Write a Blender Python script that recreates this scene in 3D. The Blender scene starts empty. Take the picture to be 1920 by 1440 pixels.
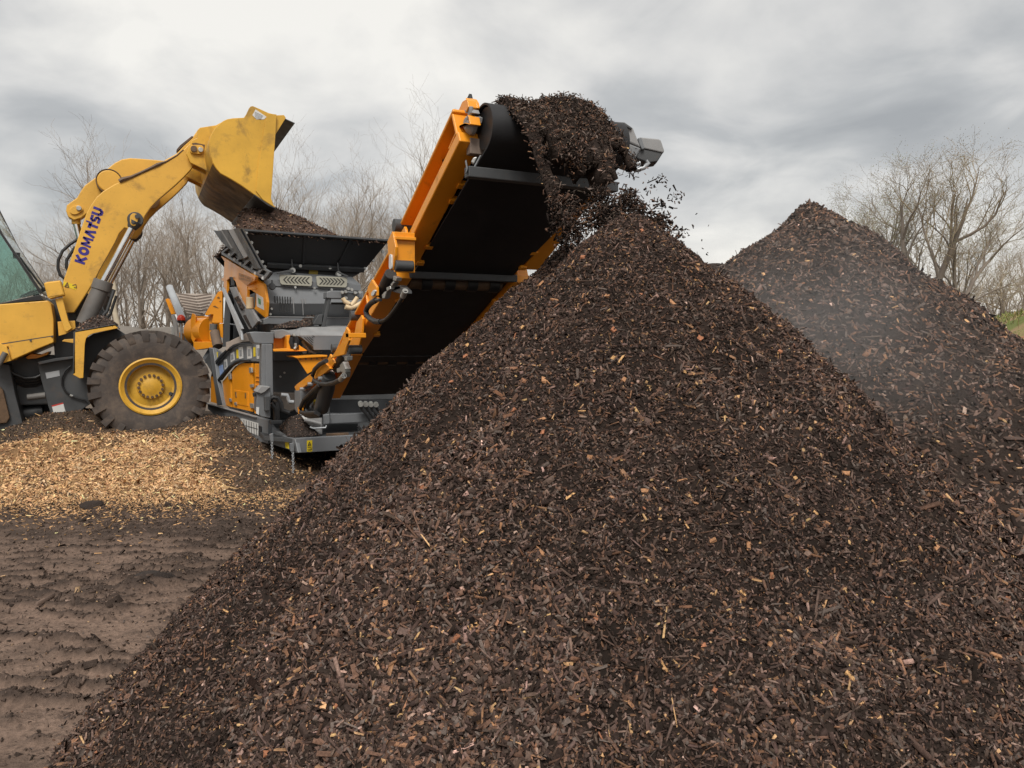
import bpy, bmesh, math, random
import numpy as np
from mathutils import Vector, Matrix

S = bpy.context.scene
COL = S.collection
R = math.radians
random.seed(7)
RNG = np.random.default_rng(11)

# ------------------------------------------------------------------ camera, sky, sun, exposure
# World frame: X runs across the screener (and along the loader), Y along the screener, away from the camera.
YAW, PITCH, FOC, EYE = R(26.0), math.atan(80 / 1440), 1440.0, 1.65
cam_data = bpy.data.cameras.new('camera')
cam_data.sensor_width = 36.0
cam_data.lens = 27.0
cam_data.clip_start = 0.05
cam_data.clip_end = 3000
cam = bpy.data.objects.new('camera', cam_data)
cam.location = (0, 0, EYE)
cam.rotation_euler = (R(90) - PITCH, 0, -YAW)
COL.objects.link(cam)
S.camera = cam
S.view_settings.view_transform = 'Standard'
S.view_settings.look = 'None'
S.view_settings.gamma = 1
S.view_settings.use_curve_mapping = False
S.view_settings.exposure = 1.0
SUN_AZ, SUN_EL = R(205), R(50)      # azimuth measured from +Y towards +X

sun_data = bpy.data.lights.new('sun', 'SUN')
sun_data.energy = 1.5
sun_data.angle = R(25)
sun_data.color = (1.0, 0.955, 0.89)
sun = bpy.data.objects.new('sun', sun_data)
sd = Vector((math.sin(SUN_AZ) * math.cos(SUN_EL), math.cos(SUN_AZ) * math.cos(SUN_EL), math.sin(SUN_EL)))
sun.rotation_euler = sd.to_track_quat('Z', 'Y').to_euler()
sun.location = (-20, -20, 40)
COL.objects.link(sun)

W = bpy.data.worlds.new('World')
S.world = W
W.use_nodes = True
nt = W.node_tree
nt.nodes.clear()


def nd(t, typ, **kw):
    n = t.nodes.new(typ)
    for k, v in kw.items():
        if k.startswith('i_'):
            key = k[2:]
            n.inputs[int(key) if key.isdigit() else key.replace('_', ' ')].default_value = v
        else:
            setattr(n, k, v)
    return n


def ramp(t, stops, interp='LINEAR'):
    r = t.nodes.new('ShaderNodeValToRGB')
    r.color_ramp.interpolation = interp
    e = r.color_ramp.elements
    while len(e) < len(stops):
        e.new(0.5)
    for i, (p, c) in enumerate(stops):
        e[i].position = p
        e[i].color = c if len(c) == 4 else (*c, 1)
    return r


def lk(t, a, b):
    t.links.new(a, b)


sky = nd(nt, 'ShaderNodeTexSky', sky_type='NISHITA', sun_disc=False)
sky.sun_elevation = SUN_EL
sky.sun_rotation = SUN_AZ
sky.dust_density = 3.0
tc = nd(nt, 'ShaderNodeTexCoord')
rot = nd(nt, 'ShaderNodeVectorRotate', rotation_type='Z_AXIS', i_Angle=YAW)
lk(nt, tc.outputs['Generated'], rot.inputs['Vector'])
sep = nd(nt, 'ShaderNodeSeparateXYZ')
lk(nt, rot.outputs[0], sep.inputs[0])
zz = nd(nt, 'ShaderNodeMath', operation='MAXIMUM', i_1=0.0)
lk(nt, sep.outputs['Z'], zz.inputs[0])
za = nd(nt, 'ShaderNodeMath', operation='ADD', i_1=0.30)
lk(nt, zz.outputs[0], za.inputs[0])
dx = nd(nt, 'ShaderNodeMath', operation='DIVIDE')
dy = nd(nt, 'ShaderNodeMath', operation='DIVIDE')
lk(nt, sep.outputs['X'], dx.inputs[0]); lk(nt, za.outputs[0], dx.inputs[1])
lk(nt, sep.outputs['Y'], dy.inputs[0]); lk(nt, za.outputs[0], dy.inputs[1])
cmb = nd(nt, 'ShaderNodeCombineXYZ', i_Z=3.1)
lk(nt, dx.outputs[0], cmb.inputs[0]); lk(nt, dy.outputs[0], cmb.inputs[1])
n1 = nd(nt, 'ShaderNodeTexNoise', i_Scale=1.0, i_Detail=8.0, i_Roughness=0.50, i_Distortion=0.25)
lk(nt, cmb.outputs[0], n1.inputs['Vector'])
n2 = nd(nt, 'ShaderNodeTexNoise', i_Scale=2.6, i_Detail=7.0, i_Roughness=0.5, i_Distortion=0.5)
lk(nt, cmb.outputs[0], n2.inputs['Vector'])
mx = nd(nt, 'ShaderNodeMix', data_type='FLOAT', i_0=0.36)
lk(nt, n1.outputs[0], mx.inputs[2]); lk(nt, n2.outputs[0], mx.inputs[3])
# cloud base: grey undersides to bright thin cloud
cr = ramp(nt, [(0.37, (1.95, 2.0, 2.03)), (0.44, (2.6, 2.63, 2.62)), (0.50, (3.5, 3.46, 3.36)), (0.59, (4.7, 4.58, 4.3))])
lk(nt, mx.outputs[0], cr.inputs[0])
# thin bright cloud low down at the horizon
hz = nd(nt, 'ShaderNodeMapRange', i_1=0.0, i_2=0.17, i_3=0.7, i_4=0.0)
hz.interpolation_type = 'SMOOTHSTEP'
lk(nt, zz.outputs[0], hz.inputs[0])
mh = nd(nt, 'ShaderNodeMix', data_type='RGBA')
mh.inputs[7].default_value = (4.7, 4.5, 4.15, 1)
lk(nt, hz.outputs[0], mh.inputs[0]); lk(nt, cr.outputs[0], mh.inputs[6])
# a little of the clear sky's own colour comes through the cloud
ms = nd(nt, 'ShaderNodeMix', data_type='RGBA', i_0=0.06)
lk(nt, mh.outputs[2], ms.inputs[6]); lk(nt, sky.outputs[0], ms.inputs[7])
bg = nd(nt, 'ShaderNodeBackground', i_Strength=0.10)
lk(nt, ms.outputs[2], bg.inputs[0])
wo = nd(nt, 'ShaderNodeOutputWorld')
lk(nt, bg.outputs[0], wo.inputs[0])

# ------------------------------------------------------------------ geometry helpers
FW = np.array([math.sin(YAW) * math.cos(PITCH), math.cos(YAW) * math.cos(PITCH), -math.sin(PITCH)])
RT = np.array([math.cos(YAW), -math.sin(YAW), 0.0])
UP = np.cross(RT, FW)
E0 = np.array([0, 0, EYE])
FH = np.array([math.sin(YAW), math.cos(YAW), 0.0])


def ray(p):
    return FW + RT * (p[0] - 960) / FOC + UP * (720 - p[1]) / FOC


def on(p, plane, v):
    """The point of the sight line through photo position p that lies on the plane X=v, Y=v, Z=v or at distance D=v."""
    d = ray(p)
    if plane == 'D':
        t = v / d.dot(FH)
    else:
        k = 'XYZ'.index(plane)
        t = (v - E0[k]) / d[k]
    return E0 + d * t


def cw(x, d, z=0.0):
    """x metres to the right of and d metres in front of the camera's foot."""
    q = RT * x + FH * d
    return np.array([q[0], q[1], z])


def spot(px, d, z=0.0):
    return cw((px - 960) / FOC * d, d, z)


CROPS = dict(c1=(0, 180, 3.2), c2=(0, 400, 3.2), c3=(300, 380, 4.174), c4=(300, 600, 3.84), c5=(640, 170, 3.0), c6=(540, 480, 3.789),
             b1=(300, 500, 9.6), b2=(400, 420, 6.544), b3=(480, 500, 8.0), b4=(380, 620, 6.0), b5=(540, 640, 6.546), b6=(0, 540, 4.8),
             bk=(320, 180, 6.0), h1=(780, 170, 7.2), h2=(1000, 170, 5.538), h3=(660, 400, 6.545), a5=(0, 350, 4.571), o=(0, 0, 1.0))


def C(k, *pts):
    x0, y0, s = CROPS[k]
    return [(x0 + p[0] / s, y0 + p[1] / s) for p in pts]


ORG = {}


class MB:
    def __init__(self):
        self.v, self.f = [], []

    def add(self, vs, fs):
        n = len(self.v)
        self.v += [tuple(float(c) for c in p) for p in vs]
        self.f += [tuple(i + n for i in f) for f in fs]
        return self

    def prism(self, pts, off):
        pts = [np.array(p, float) for p in pts]
        off = np.array(off, float)
        n = len(pts)
        self.add(pts + [p + off for p in pts],
                 [tuple(range(n)), tuple(range(2 * n - 1, n - 1, -1))] + [(i, (i + 1) % n, n + (i + 1) % n, n + i) for i in range(n)])
        return self

    def plate(self, k, pts, plane, v, t=0.02):
        """A plate of thickness t whose near face is the outline pts on the plane."""
        q = [on(p, plane, v) for p in C(k, *pts)]
        off = {'X': (t, 0, 0), 'Y': (0, t, 0), 'Z': (0, 0, t), 'D': tuple(FH * t)}[plane]
        return self.prism(q, off)

    def quad3(self, pts, t=0.01, back=None):
        """A plate through 3D points, thickness t away from the camera."""
        pts = [np.array(p, float) for p in pts]
        n = np.cross(pts[1] - pts[0], pts[2] - pts[0])
        n /= np.linalg.norm(n) + 1e-9
        if n.dot(pts[0] - E0) < 0:
            n = -n
        return self.prism(pts, n * t)

    def box(self, lo, hi):
        x0, y0, z0 = lo
        x1, y1, z1 = hi
        return self.prism([(x0, y0, z0), (x1, y0, z0), (x1, y1, z0), (x0, y1, z0)], (0, 0, z1 - z0))

    def bar(self, a, b, w, h, up=(0, 0, 1)):
        a, b = np.array(a, float), np.array(b, float)
        d = b - a
        d /= np.linalg.norm(d)
        s = np.cross(d, np.array(up, float))
        s /= np.linalg.norm(s)
        u = np.cross(s, d)
        q = [a + s * i * w / 2 + u * j * h / 2 for i, j in ((-1, -1), (1, -1), (1, 1), (-1, 1))]
        return self.prism(q, b - a)

    def tube(self, pts, r, n=8, cap=True):
        pts = [np.array(p, float) for p in pts]
        m = len(pts)
        rs = r if hasattr(r, '__len__') else [r] * m
        ref = None
        vs, fs = [], []
        for i, p in enumerate(pts):
            d = pts[min(i + 1, m - 1)] - pts[max(i - 1, 0)]
            d = d / (np.linalg.norm(d) + 1e-9)
            if ref is None:
                ref = np.array([0, 0, 1.0]) if abs(d[2]) < 0.9 else np.array([1.0, 0, 0])
            s = np.cross(d, ref)
            s /= np.linalg.norm(s) + 1e-9
            u = np.cross(s, d)
            ref = u
            for k in range(n):
                a = 2 * math.pi * k / n
                vs.append(p + (s * math.cos(a) + u * math.sin(a)) * rs[i])
        for i in range(m - 1):
            for k in range(n):
                fs.append((i * n + k, i * n + (k + 1) % n, (i + 1) * n + (k + 1) % n, (i + 1) * n + k))
        if cap:
            fs.append(tuple(range(n - 1, -1, -1)))
            fs.append(tuple(range((m - 1) * n, m * n)))
        return self.add(vs, fs)

    def lathe(self, prof, c, axis, n=32, close=False, caps=True):
        """prof: (radius, height along axis)."""
        c, ax = np.array(c, float), np.array(axis, float)
        ax /= np.linalg.norm(ax)
        s = np.cross(ax, (0, 0, 1.0) if abs(ax[2]) < 0.9 else (1.0, 0, 0))
        s /= np.linalg.norm(s)
        u = np.cross(s, ax)
        m = len(prof)
        vs, fs = [], []
        for r, h in prof:
            for k in range(n):
                a = 2 * math.pi * k / n
                vs.append(c + ax * h + (s * math.cos(a) + u * math.sin(a)) * r)
        rng = range(m) if close else range(m - 1)
        for i in rng:
            j = (i + 1) % m
            for k in range(n):
                fs.append((i * n + k, i * n + (k + 1) % n, j * n + (k + 1) % n, j * n + k))
        if not close and caps:
            if prof[0][0] > 1e-4:
                fs.append(tuple(range(n - 1, -1, -1)))
            if prof[-1][0] > 1e-4:
                fs.append(tuple(range((m - 1) * n, m * n)))
        return self.add(vs, fs)

    def build(self, name, mat, parent=None, bevel=0.0, smooth=False, seg=2):
        me = bpy.data.meshes.new(name)
        o = np.array(ORG.get(parent.name, (0, 0, 0)) if parent else (0, 0, 0))
        me.from_pydata([tuple(np.array(p) - o) for p in self.v], [], self.f)
        bm = bmesh.new()
        bm.from_mesh(me)
        bmesh.ops.remove_doubles(bm, verts=bm.verts, dist=1e-5)
        bmesh.ops.recalc_face_normals(bm, faces=bm.faces)
        bm.to_mesh(me)
        bm.free()
        me.materials.append(mat)
        ob = bpy.data.objects.new(name, me)
        COL.objects.link(ob)
        if parent:
            ob.parent = parent
            ORG[ob.name] = tuple(o)
        else:
            ORG[ob.name] = (0, 0, 0)
        if smooth:
            me.polygons.foreach_set('use_smooth', [True] * len(me.polygons))
            me.set_sharp_from_angle(angle=R(40))
        if bevel:
            b = ob.modifiers.new('soft_edges', 'BEVEL')
            b.width = bevel
            b.segments = seg
            b.limit_method = 'ANGLE'
            b.angle_limit = R(35)
        return ob


def tag(o, label=None, cat=None, group=None, kind=None):
    for k, v in (('label', label), ('category', cat), ('group', group), ('kind', kind)):
        if v:
            o[k] = v
    return o


def thing(name, loc, label, cat, group=None):
    o = bpy.data.objects.new(name, None)
    o.empty_display_size = 0.3
    o.location = tuple(float(c) for c in loc)
    COL.objects.link(o)
    ORG[o.name] = tuple(float(c) for c in loc)
    return tag(o, label, cat, group)


_T = RNG.random((256, 256))


def vn(x, y, s=0):
    """smooth value noise in 0..1"""
    x = np.asarray(x, float) + s * 17.31
    y = np.asarray(y, float) + s * 9.77
    ix, iy = np.floor(x).astype(int), np.floor(y).astype(int)
    fx, fy = x - ix, y - iy
    fx, fy = fx * fx * (3 - 2 * fx), fy * fy * (3 - 2 * fy)
    a, b = _T[ix & 255, iy & 255], _T[(ix + 1) & 255, iy & 255]
    c, d = _T[ix & 255, (iy + 1) & 255], _T[(ix + 1) & 255, (iy + 1) & 255]
    return (a * (1 - fx) + b * fx) * (1 - fy) + (c * (1 - fx) + d * fx) * fy


def fbm(x, y, s=0, o=4):
    t, a, m = 0, 0.5, 0
    for i in range(o):
        t = t + a * vn(x * 2 ** i, y * 2 ** i, s + i * 3)
        m += a
        a *= 0.5
    return t / m


def sst(a, b, x):
    t = np.clip((np.asarray(x, float) - a) / (b - a), 0, 1)
    return t * t * (3 - 2 * t)


# ------------------------------------------------------------------ materials
def newmat(name):
    m = bpy.data.materials.new(name)
    m.use_nodes = True
    t = m.node_tree
    return m, t, t.nodes['Principled BSDF']


def mottled(name, c, rough=0.5, var=0.15, scale=3.0, dirt=None, dirt_amt=0.0, dirt_scale=5.0, metal=0.0, bump=0.0, bump_scale=60.0, coat=0.0, spec=0.5):
    """Solid paint or plain material with soft tone changes, grime patches, specks and fine relief."""
    m, t, b = newmat(name)
    g = nd(t, 'ShaderNodeNewGeometry')
    n = nd(t, 'ShaderNodeTexNoise', i_Scale=scale, i_Detail=5.0, i_Roughness=0.6)
    lk(t, g.outputs['Position'], n.inputs['Vector'])
    lo = tuple(x * (1 - var) for x in c)
    hi = tuple(min(1, x * (1 + var)) for x in c)
    r = ramp(t, [(0.3, lo), (0.7, hi)])
    lk(t, n.outputs[0], r.inputs[0])
    out = r.outputs[0]
    rr = nd(t, 'ShaderNodeMapRange', i_1=0.3, i_2=0.7, i_3=max(0, rough - 0.1), i_4=min(1, rough + 0.1))
    lk(t, n.outputs[0], rr.inputs[0])
    rough_out = rr.outputs[0]
    if dirt:
        dn = nd(t, 'ShaderNodeTexNoise', i_Scale=dirt_scale, i_Detail=9.0, i_Roughness=0.68, i_Distortion=0.4)
        lk(t, g.outputs['Position'], dn.inputs['Vector'])
        dr = ramp(t, [(0.66 - 0.3 * dirt_amt, (0, 0, 0)), (0.86 - 0.3 * dirt_amt, (1, 1, 1))])
        lk(t, dn.outputs[0], dr.inputs[0])
        sp = nd(t, 'ShaderNodeTexNoise', i_Scale=38.0, i_Detail=3.0, i_Roughness=0.6)
        lk(t, g.outputs['Position'], sp.inputs['Vector'])
        sr = ramp(t, [(0.66, (0, 0, 0)), (0.72, (1, 1, 1))])
        lk(t, sp.outputs[0], sr.inputs[0])
        mm = nd(t, 'ShaderNodeMath', operation='MULTIPLY_ADD', i_1=0.75, use_clamp=True)
        lk(t, dr.outputs[0], mm.inputs[0])
        s2 = nd(t, 'ShaderNodeMath', operation='MULTIPLY', i_1=0.35)
        lk(t, sr.outputs[0], s2.inputs[0])
        lk(t, s2.outputs[0], mm.inputs[2])
        mix = nd(t, 'ShaderNodeMix', data_type='RGBA')
        mix.inputs[7].default_value = (*dirt, 1)
        lk(t, mm.outputs[0], mix.inputs[0]); lk(t, out, mix.inputs[6])
        out = mix.outputs[2]
        mr = nd(t, 'ShaderNodeMix', data_type='FLOAT')
        mr.inputs[3].default_value = 0.85
        lk(t, mm.outputs[0], mr.inputs[0]); lk(t, rough_out, mr.inputs[2])
        rough_out = mr.outputs[0]
    lk(t, out, b.inputs['Base Color'])
    lk(t, rough_out, b.inputs['Roughness'])
    b.inputs['Metallic'].default_value = metal
    b.inputs['Coat Weight'].default_value = coat
    b.inputs['Specular IOR Level'].default_value = spec
    if bump:
        bn = nd(t, 'ShaderNodeTexNoise', i_Scale=bump_scale, i_Detail=4.0)
        lk(t, g.outputs['Position'], bn.inputs['Vector'])
        bp = nd(t, 'ShaderNodeBump', i_Strength=bump, i_Distance=0.01)
        lk(t, bn.outputs[0], bp.inputs['Height'])
        lk(t, bp.outputs[0], b.inputs['Normal'])
    return m


SOIL = (0.10, 0.072, 0.055)
M = dict(
    yellow=mottled('loader_yellow', (0.67, 0.37, 0.05), 0.5, 0.09, 2.2, (0.15, 0.085, 0.04), 0.36, 3.4, bump=0.1),
    yellow2=mottled('worn_bucket_yellow', (0.62, 0.35, 0.036), 0.5, 0.14, 2.0, (0.12, 0.075, 0.035), 0.48, 2.6, bump=0.12),
    steel_dirty=mottled('dirty_bucket_steel', (0.11, 0.065, 0.035), 0.6, 0.4, 6.0, (0.035, 0.026, 0.02), 0.5, 5.0, bump=0.3),
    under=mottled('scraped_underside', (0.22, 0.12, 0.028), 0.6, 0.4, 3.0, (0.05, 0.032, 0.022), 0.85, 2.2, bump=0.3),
    blade=mottled('worn_blade_steel', (0.03, 0.028, 0.027), 0.45, 0.3, 8.0, SOIL, 0.2),
    orange=mottled('screener_orange', (0.80, 0.30, 0.012), 0.42, 0.06, 2.5, (0.17, 0.09, 0.04), 0.17, 3.0, coat=0.1),
    grey=mottled('screener_grey', (0.155, 0.163, 0.172), 0.45, 0.1, 2.5, (0.22, 0.18, 0.14), 0.15, 4.0),
    grey_l=mottled('dusty_grey_paint', (0.24, 0.24, 0.24), 0.55, 0.15, 5.0, (0.26, 0.2, 0.15), 0.3, 6.0),
    grey_d=mottled('dark_grey_frame', (0.052, 0.055, 0.058), 0.55, 0.2, 4.0, SOIL, 0.28, 5.0),
    hopper=mottled('hopper_black_steel', (0.020, 0.0215, 0.024), 0.5, 0.25, 4.0, (0.07, 0.055, 0.045), 0.12, 5.0),
    black=mottled('black_plastic', (0.014, 0.014, 0.015), 0.5, 0.3, 6.0, SOIL, 0.12),
    rubber=mottled('black_hose_rubber', (0.018, 0.018, 0.019), 0.45, 0.3, 10.0, (0.12, 0.1, 0.085), 0.16),
    belt=mottled('black_belt_rubber', (0.012, 0.012, 0.0135), 0.6, 0.3, 3.0, (0.032, 0.027, 0.024), 0.3, 3.0, bump=0.06),
    tyre=mottled('dusty_tyre_rubber', (0.062, 0.051, 0.045), 0.8, 0.25, 5.0, (0.15, 0.115, 0.088), 0.58, 5.0, bump=0.25, bump_scale=40),
    chrome=mottled('chrome_rod', (0.78, 0.78, 0.77), 0.18, 0.05, 4.0, metal=1.0),
    steel=mottled('zinc_fitting', (0.42, 0.42, 0.40), 0.4, 0.2, 12.0, SOIL, 0.2, metal=0.6),
    galv=mottled('galvanised_tube', (0.42, 0.44, 0.46), 0.4, 0.1, 7.0, (0.3, 0.25, 0.2), 0.15, metal=0.3),
    cyl=mottled('grey_cylinder_paint', (0.125, 0.118, 0.110), 0.6, 0.18, 6.0, SOIL, 0.3, 4.0),
    taupe=mottled('chevron_belt_rubber', (0.30, 0.25, 0.21), 0.8, 0.12, 5.0, (0.2, 0.16, 0.12), 0.3),
    taupe_d=mottled('worn_cleat_rubber', (0.15, 0.12, 0.10), 0.8, 0.2, 6.0),
    sticker_w=mottled('white_sticker', (0.62, 0.62, 0.60), 0.45, 0.06, 9.0, (0.3, 0.26, 0.22), 0.18),
    sticker_y=mottled('yellow_sticker', (0.74, 0.56, 0.02), 0.45, 0.06, 9.0, (0.3, 0.2, 0.06), 0.15),
    print_k=mottled('black_print', (0.02, 0.02, 0.02), 0.5, 0.1),
    print_r=mottled('red_print', (0.5, 0.04, 0.03), 0.5, 0.1),
    print_g=mottled('grey_print', (0.27, 0.28, 0.29), 0.5, 0.1),
    print_br=mottled('faded_brown_print', (0.17, 0.095, 0.035), 0.6, 0.25, 20.0),
    navy=mottled('blue_lettering', (0.035, 0.022, 0.20), 0.4, 0.1, 5.0),
    putty=mottled('putty_perforated_panel', (0.34, 0.33, 0.27), 0.5, 0.08, 6.0),
    cream=mottled('cream_plastic', (0.62, 0.48, 0.30), 0.5, 0.12, 8.0, SOIL, 0.2),
    mulch=mottled('mulch_fines', (0.026, 0.0175, 0.0135), 0.95, 0.5, 14.0, (0.05, 0.034, 0.025), 0.5, 30.0, bump=1.0, bump_scale=70),
    sky_red=mottled('red_beacon_plastic', (0.75, 0.07, 0.035), 0.25, 0.05),
    amber=mottled('amber_lens', (0.85, 0.28, 0.02), 0.3, 0.05),
)
mg, t, b = newmat('cab_glass')
b.inputs['Base Color'].default_value = (0.52, 0.72, 0.66, 1)
b.inputs['Roughness'].default_value = 0.06
b.inputs['Transmission Weight'].default_value = 0.95
b.inputs['IOR'].default_value = 1.45
g = nd(t, 'ShaderNodeNewGeometry')
n = nd(t, 'ShaderNodeTexNoise', i_Scale=3.0, i_Detail=6.0)
lk(t, g.outputs['Position'], n.inputs['Vector'])
rr = ramp(t, [(0.35, (0.0, 0.0, 0.0)), (0.75, (0.03, 0.03, 0.03))])
lk(t, n.outputs[0], rr.inputs[0])
lk(t, rr.outputs[0], b.inputs['Roughness'])
M['glass'] = mg


def attr_mat(name, rough=0.85, noise_scale=90.0, var=0.35, bump=0.25, spec=0.35, dist=0.006):
    """Material whose colour is each piece's own colour (attribute 'tint'), with wood grain and fine relief."""
    m, t, b = newmat(name)
    a = nd(t, 'ShaderNodeAttribute', attribute_name='tint')
    g = nd(t, 'ShaderNodeNewGeometry')
    n = nd(t, 'ShaderNodeTexNoise', i_Scale=noise_scale, i_Detail=4.0, i_Roughness=0.65)
    lk(t, g.outputs['Position'], n.inputs['Vector'])
    r = nd(t, 'ShaderNodeMapRange', i_1=0.25, i_2=0.75, i_3=1 - var, i_4=1 + var)
    lk(t, n.outputs[0], r.inputs[0])
    mu = nd(t, 'ShaderNodeVectorMath', operation='SCALE')
    lk(t, a.outputs['Color'], mu.inputs[0]); lk(t, r.outputs[0], mu.inputs['Scale'])
    lk(t, mu.outputs[0], b.inputs['Base Color'])
    b.inputs['Roughness'].default_value = rough
    b.inputs['Specular IOR Level'].default_value = spec
    if bump:
        bp = nd(t, 'ShaderNodeBump', i_Strength=bump, i_Distance=dist)
        lk(t, n.outputs[0], bp.inputs['Height'])
        lk(t, bp.outputs[0], b.inputs['Normal'])
    return m


M['chip'] = attr_mat('bark_and_wood_chip', 0.88, 140.0, 0.45, 0.3, 0.15)
M['soil'] = attr_mat('loose_soil', 0.95, 55.0, 0.45, 1.0, 0.2)
M['mud'] = attr_mat('packed_mud', 0.8, 34.0, 0.42, 1.0, 0.25, 0.022)
M['leaf'] = attr_mat('spring_leaf', 0.7, 8.0, 0.2, 0.0, 0.3)


def set_tint(me, cols):
    a = me.attributes.new('tint', 'FLOAT_COLOR', 'POINT')
    c = np.ones((len(cols), 4), np.float32)
    c[:, :3] = cols
    a.data.foreach_set('color', c.ravel())


def np_mesh(name, v, f, mat, parent=None, cols=None, smooth=False):
    """A mesh from arrays; f is an (n,k) array or a list of such arrays (k may differ)."""
    me = bpy.data.meshes.new(name)
    fl = f if isinstance(f, list) else [f]
    v = np.asarray(v, np.float64)
    if parent:
        v = v - np.array(ORG.get(parent.name, (0, 0, 0)))
    me.vertices.add(len(v))
    me.vertices.foreach_set('co', v.astype(np.float32).ravel())
    idx = np.concatenate([a.ravel() for a in fl]).astype(np.int32)
    tot = np.concatenate([np.full(len(a), a.shape[1]) for a in fl]).astype(np.int32)
    me.loops.add(len(idx))
    me.loops.foreach_set('vertex_index', idx)
    me.polygons.add(len(tot))
    st = np.concatenate([[0], np.cumsum(tot)[:-1]]).astype(np.int32)
    me.polygons.foreach_set('loop_start', st)
    me.polygons.foreach_set('loop_total', tot)
    if smooth:
        me.polygons.foreach_set('use_smooth', np.ones(len(tot), bool))
    me.update(calc_edges=True)
    if cols is not None:
        set_tint(me, cols)
    me.materials.append(mat)
    ob = bpy.data.objects.new(name, me)
    COL.objects.link(ob)
    if parent:
        ob.parent = parent
        ORG[ob.name] = ORG.get(parent.name, (0, 0, 0))
    else:
        ORG[ob.name] = (0, 0, 0)
    return ob


def shard_arrays(P, N, L, Wd, T, tilt=0.5, boxy=0.35, lift=0.3, yaw=None, bend=0.0, closed=False):
    """Vertices and faces of one splinter (wedge) or chip (slab) at each point P with surface normal N."""
    n = len(P)
    N = N / (np.linalg.norm(N, axis=1, keepdims=True) + 1e-9)
    N = N + RNG.normal(0, tilt, (n, 3))
    N /= np.linalg.norm(N, axis=1, keepdims=True)
    A = RNG.normal(0, 1, (n, 3)) if yaw is None else yaw
    U = A - N * (A * N).sum(1, keepdims=True)
    U /= np.linalg.norm(U, axis=1, keepdims=True) + 1e-9
    V = np.cross(N, U)
    C0 = P + N * (T * lift)[:, None]
    isb = RNG.random(n) < boxy
    vs, fs, own = [], [], []
    base = 0
    # slabs
    k = np.nonzero(isb)[0]
    if len(k):
        m = len(k)
        lv = np.zeros((m, 8, 3))
        j = 0
        for sx in (-1, 1):
            for sy in (-1, 1):
                for sz in (-1, 1):
                    lv[:, j, 0] = sx * L[k] / 2 * RNG.uniform(0.7, 1.1, m)
                    lv[:, j, 1] = sy * Wd[k] / 2 * RNG.uniform(0.6, 1.1, m)
                    lv[:, j, 2] = sz * T[k] / 2
                    j += 1
        w = C0[k][:, None, :] + lv[:, :, :1] * U[k][:, None, :] + lv[:, :, 1:2] * V[k][:, None, :] + lv[:, :, 2:] * N[k][:, None, :]
        vs.append(w.reshape(-1, 3))
        q = np.array([[0, 1, 3, 2], [4, 6, 7, 5], [0, 4, 5, 1], [2, 3, 7, 6], [0, 2, 6, 4], [1, 5, 7, 3]])
        if not closed:
            q = q[[1, 2, 3, 4, 5]] if False else np.array([[0, 1, 3, 2], [4, 6, 7, 5], [0, 4, 5, 1], [2, 3, 7, 6], [1, 5, 7, 3]])
        fs.append((q[None] + (np.arange(m) * 8)[:, None, None]).reshape(-1, 4) + base)
        own.append(np.repeat(k, 8))
        base += m * 8
    k = np.nonzero(~isb)[0]
    tri = None
    if len(k):
        m = len(k)
        lv = np.zeros((m, 6, 3))
        for e, sx in enumerate((-1, 1)):
            ws = Wd[k] * RNG.uniform(0.25, 0.7, m)
            xs = sx * L[k] / 2
            bz = bend * L[k] * RNG.normal(0, 1, m)
            lv[:, e * 3 + 0] = np.stack([xs * RNG.uniform(0.8, 1, m), -ws, -T[k] / 2 + bz], 1)
            lv[:, e * 3 + 1] = np.stack([xs * RNG.uniform(0.8, 1, m), ws, -T[k] / 2 + bz], 1)
            lv[:, e * 3 + 2] = np.stack([xs * RNG.uniform(0.6, 1, m), ws * RNG.uniform(-0.8, 0.8, m), T[k] / 2 * RNG.uniform(0.5, 1.1, m) + bz], 1)
        w = C0[k][:, None, :] + lv[:, :, :1] * U[k][:, None, :] + lv[:, :, 1:2] * V[k][:, None, :] + lv[:, :, 2:] * N[k][:, None, :]
        vs.append(w.reshape(-1, 3))
        o = (np.arange(m) * 6)[:, None, None] + base
        q = np.array([[1, 4, 5, 2], [2, 5, 3, 0], [0, 3, 4, 1]][:3 if closed else 2])
        fs.append((q[None] + o).reshape(-1, 4))
        tri = (np.array([[0, 1, 2], [3, 5, 4]])[None] + o).reshape(-1, 3)
        own.append(np.repeat(k, 6))
    F = [np.concatenate(fs)]
    if tri is not None:
        F.append(tri)
    return np.concatenate(vs), F, np.concatenate(own)


def mulch_cols(n, light=0.05, bright=0.012, base=(0.066, 0.044, 0.0355)):
    c = np.array(base)[None] * RNG.lognormal(-0.16, 0.74, (n, 1)) * RNG.uniform(0.96, 1.04, (n, 3))
    r = RNG.random(n)
    k = r < light
    c[k] = np.array((0.27, 0.145, 0.085)) * RNG.uniform(0.45, 1.2, (k.sum(), 1)) * RNG.uniform(0.95, 1.05, (k.sum(), 3))
    k = r < bright
    c[k] = np.array((0.58, 0.36, 0.18)) * RNG.uniform(0.6, 1.1, (k.sum(), 1)) * RNG.uniform(0.95, 1.05, (k.sum(), 3))
    k = (r > 0.80) & (r < 0.93)
    c[k] = np.array((0.14, 0.080, 0.056)) * RNG.uniform(0.6, 1.3, (k.sum(), 1))
    k = r > 0.93
    c[k] = np.array((0.125, 0.098, 0.084)) * RNG.uniform(0.7, 1.3, (k.sum(), 1))
    return c


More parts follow.
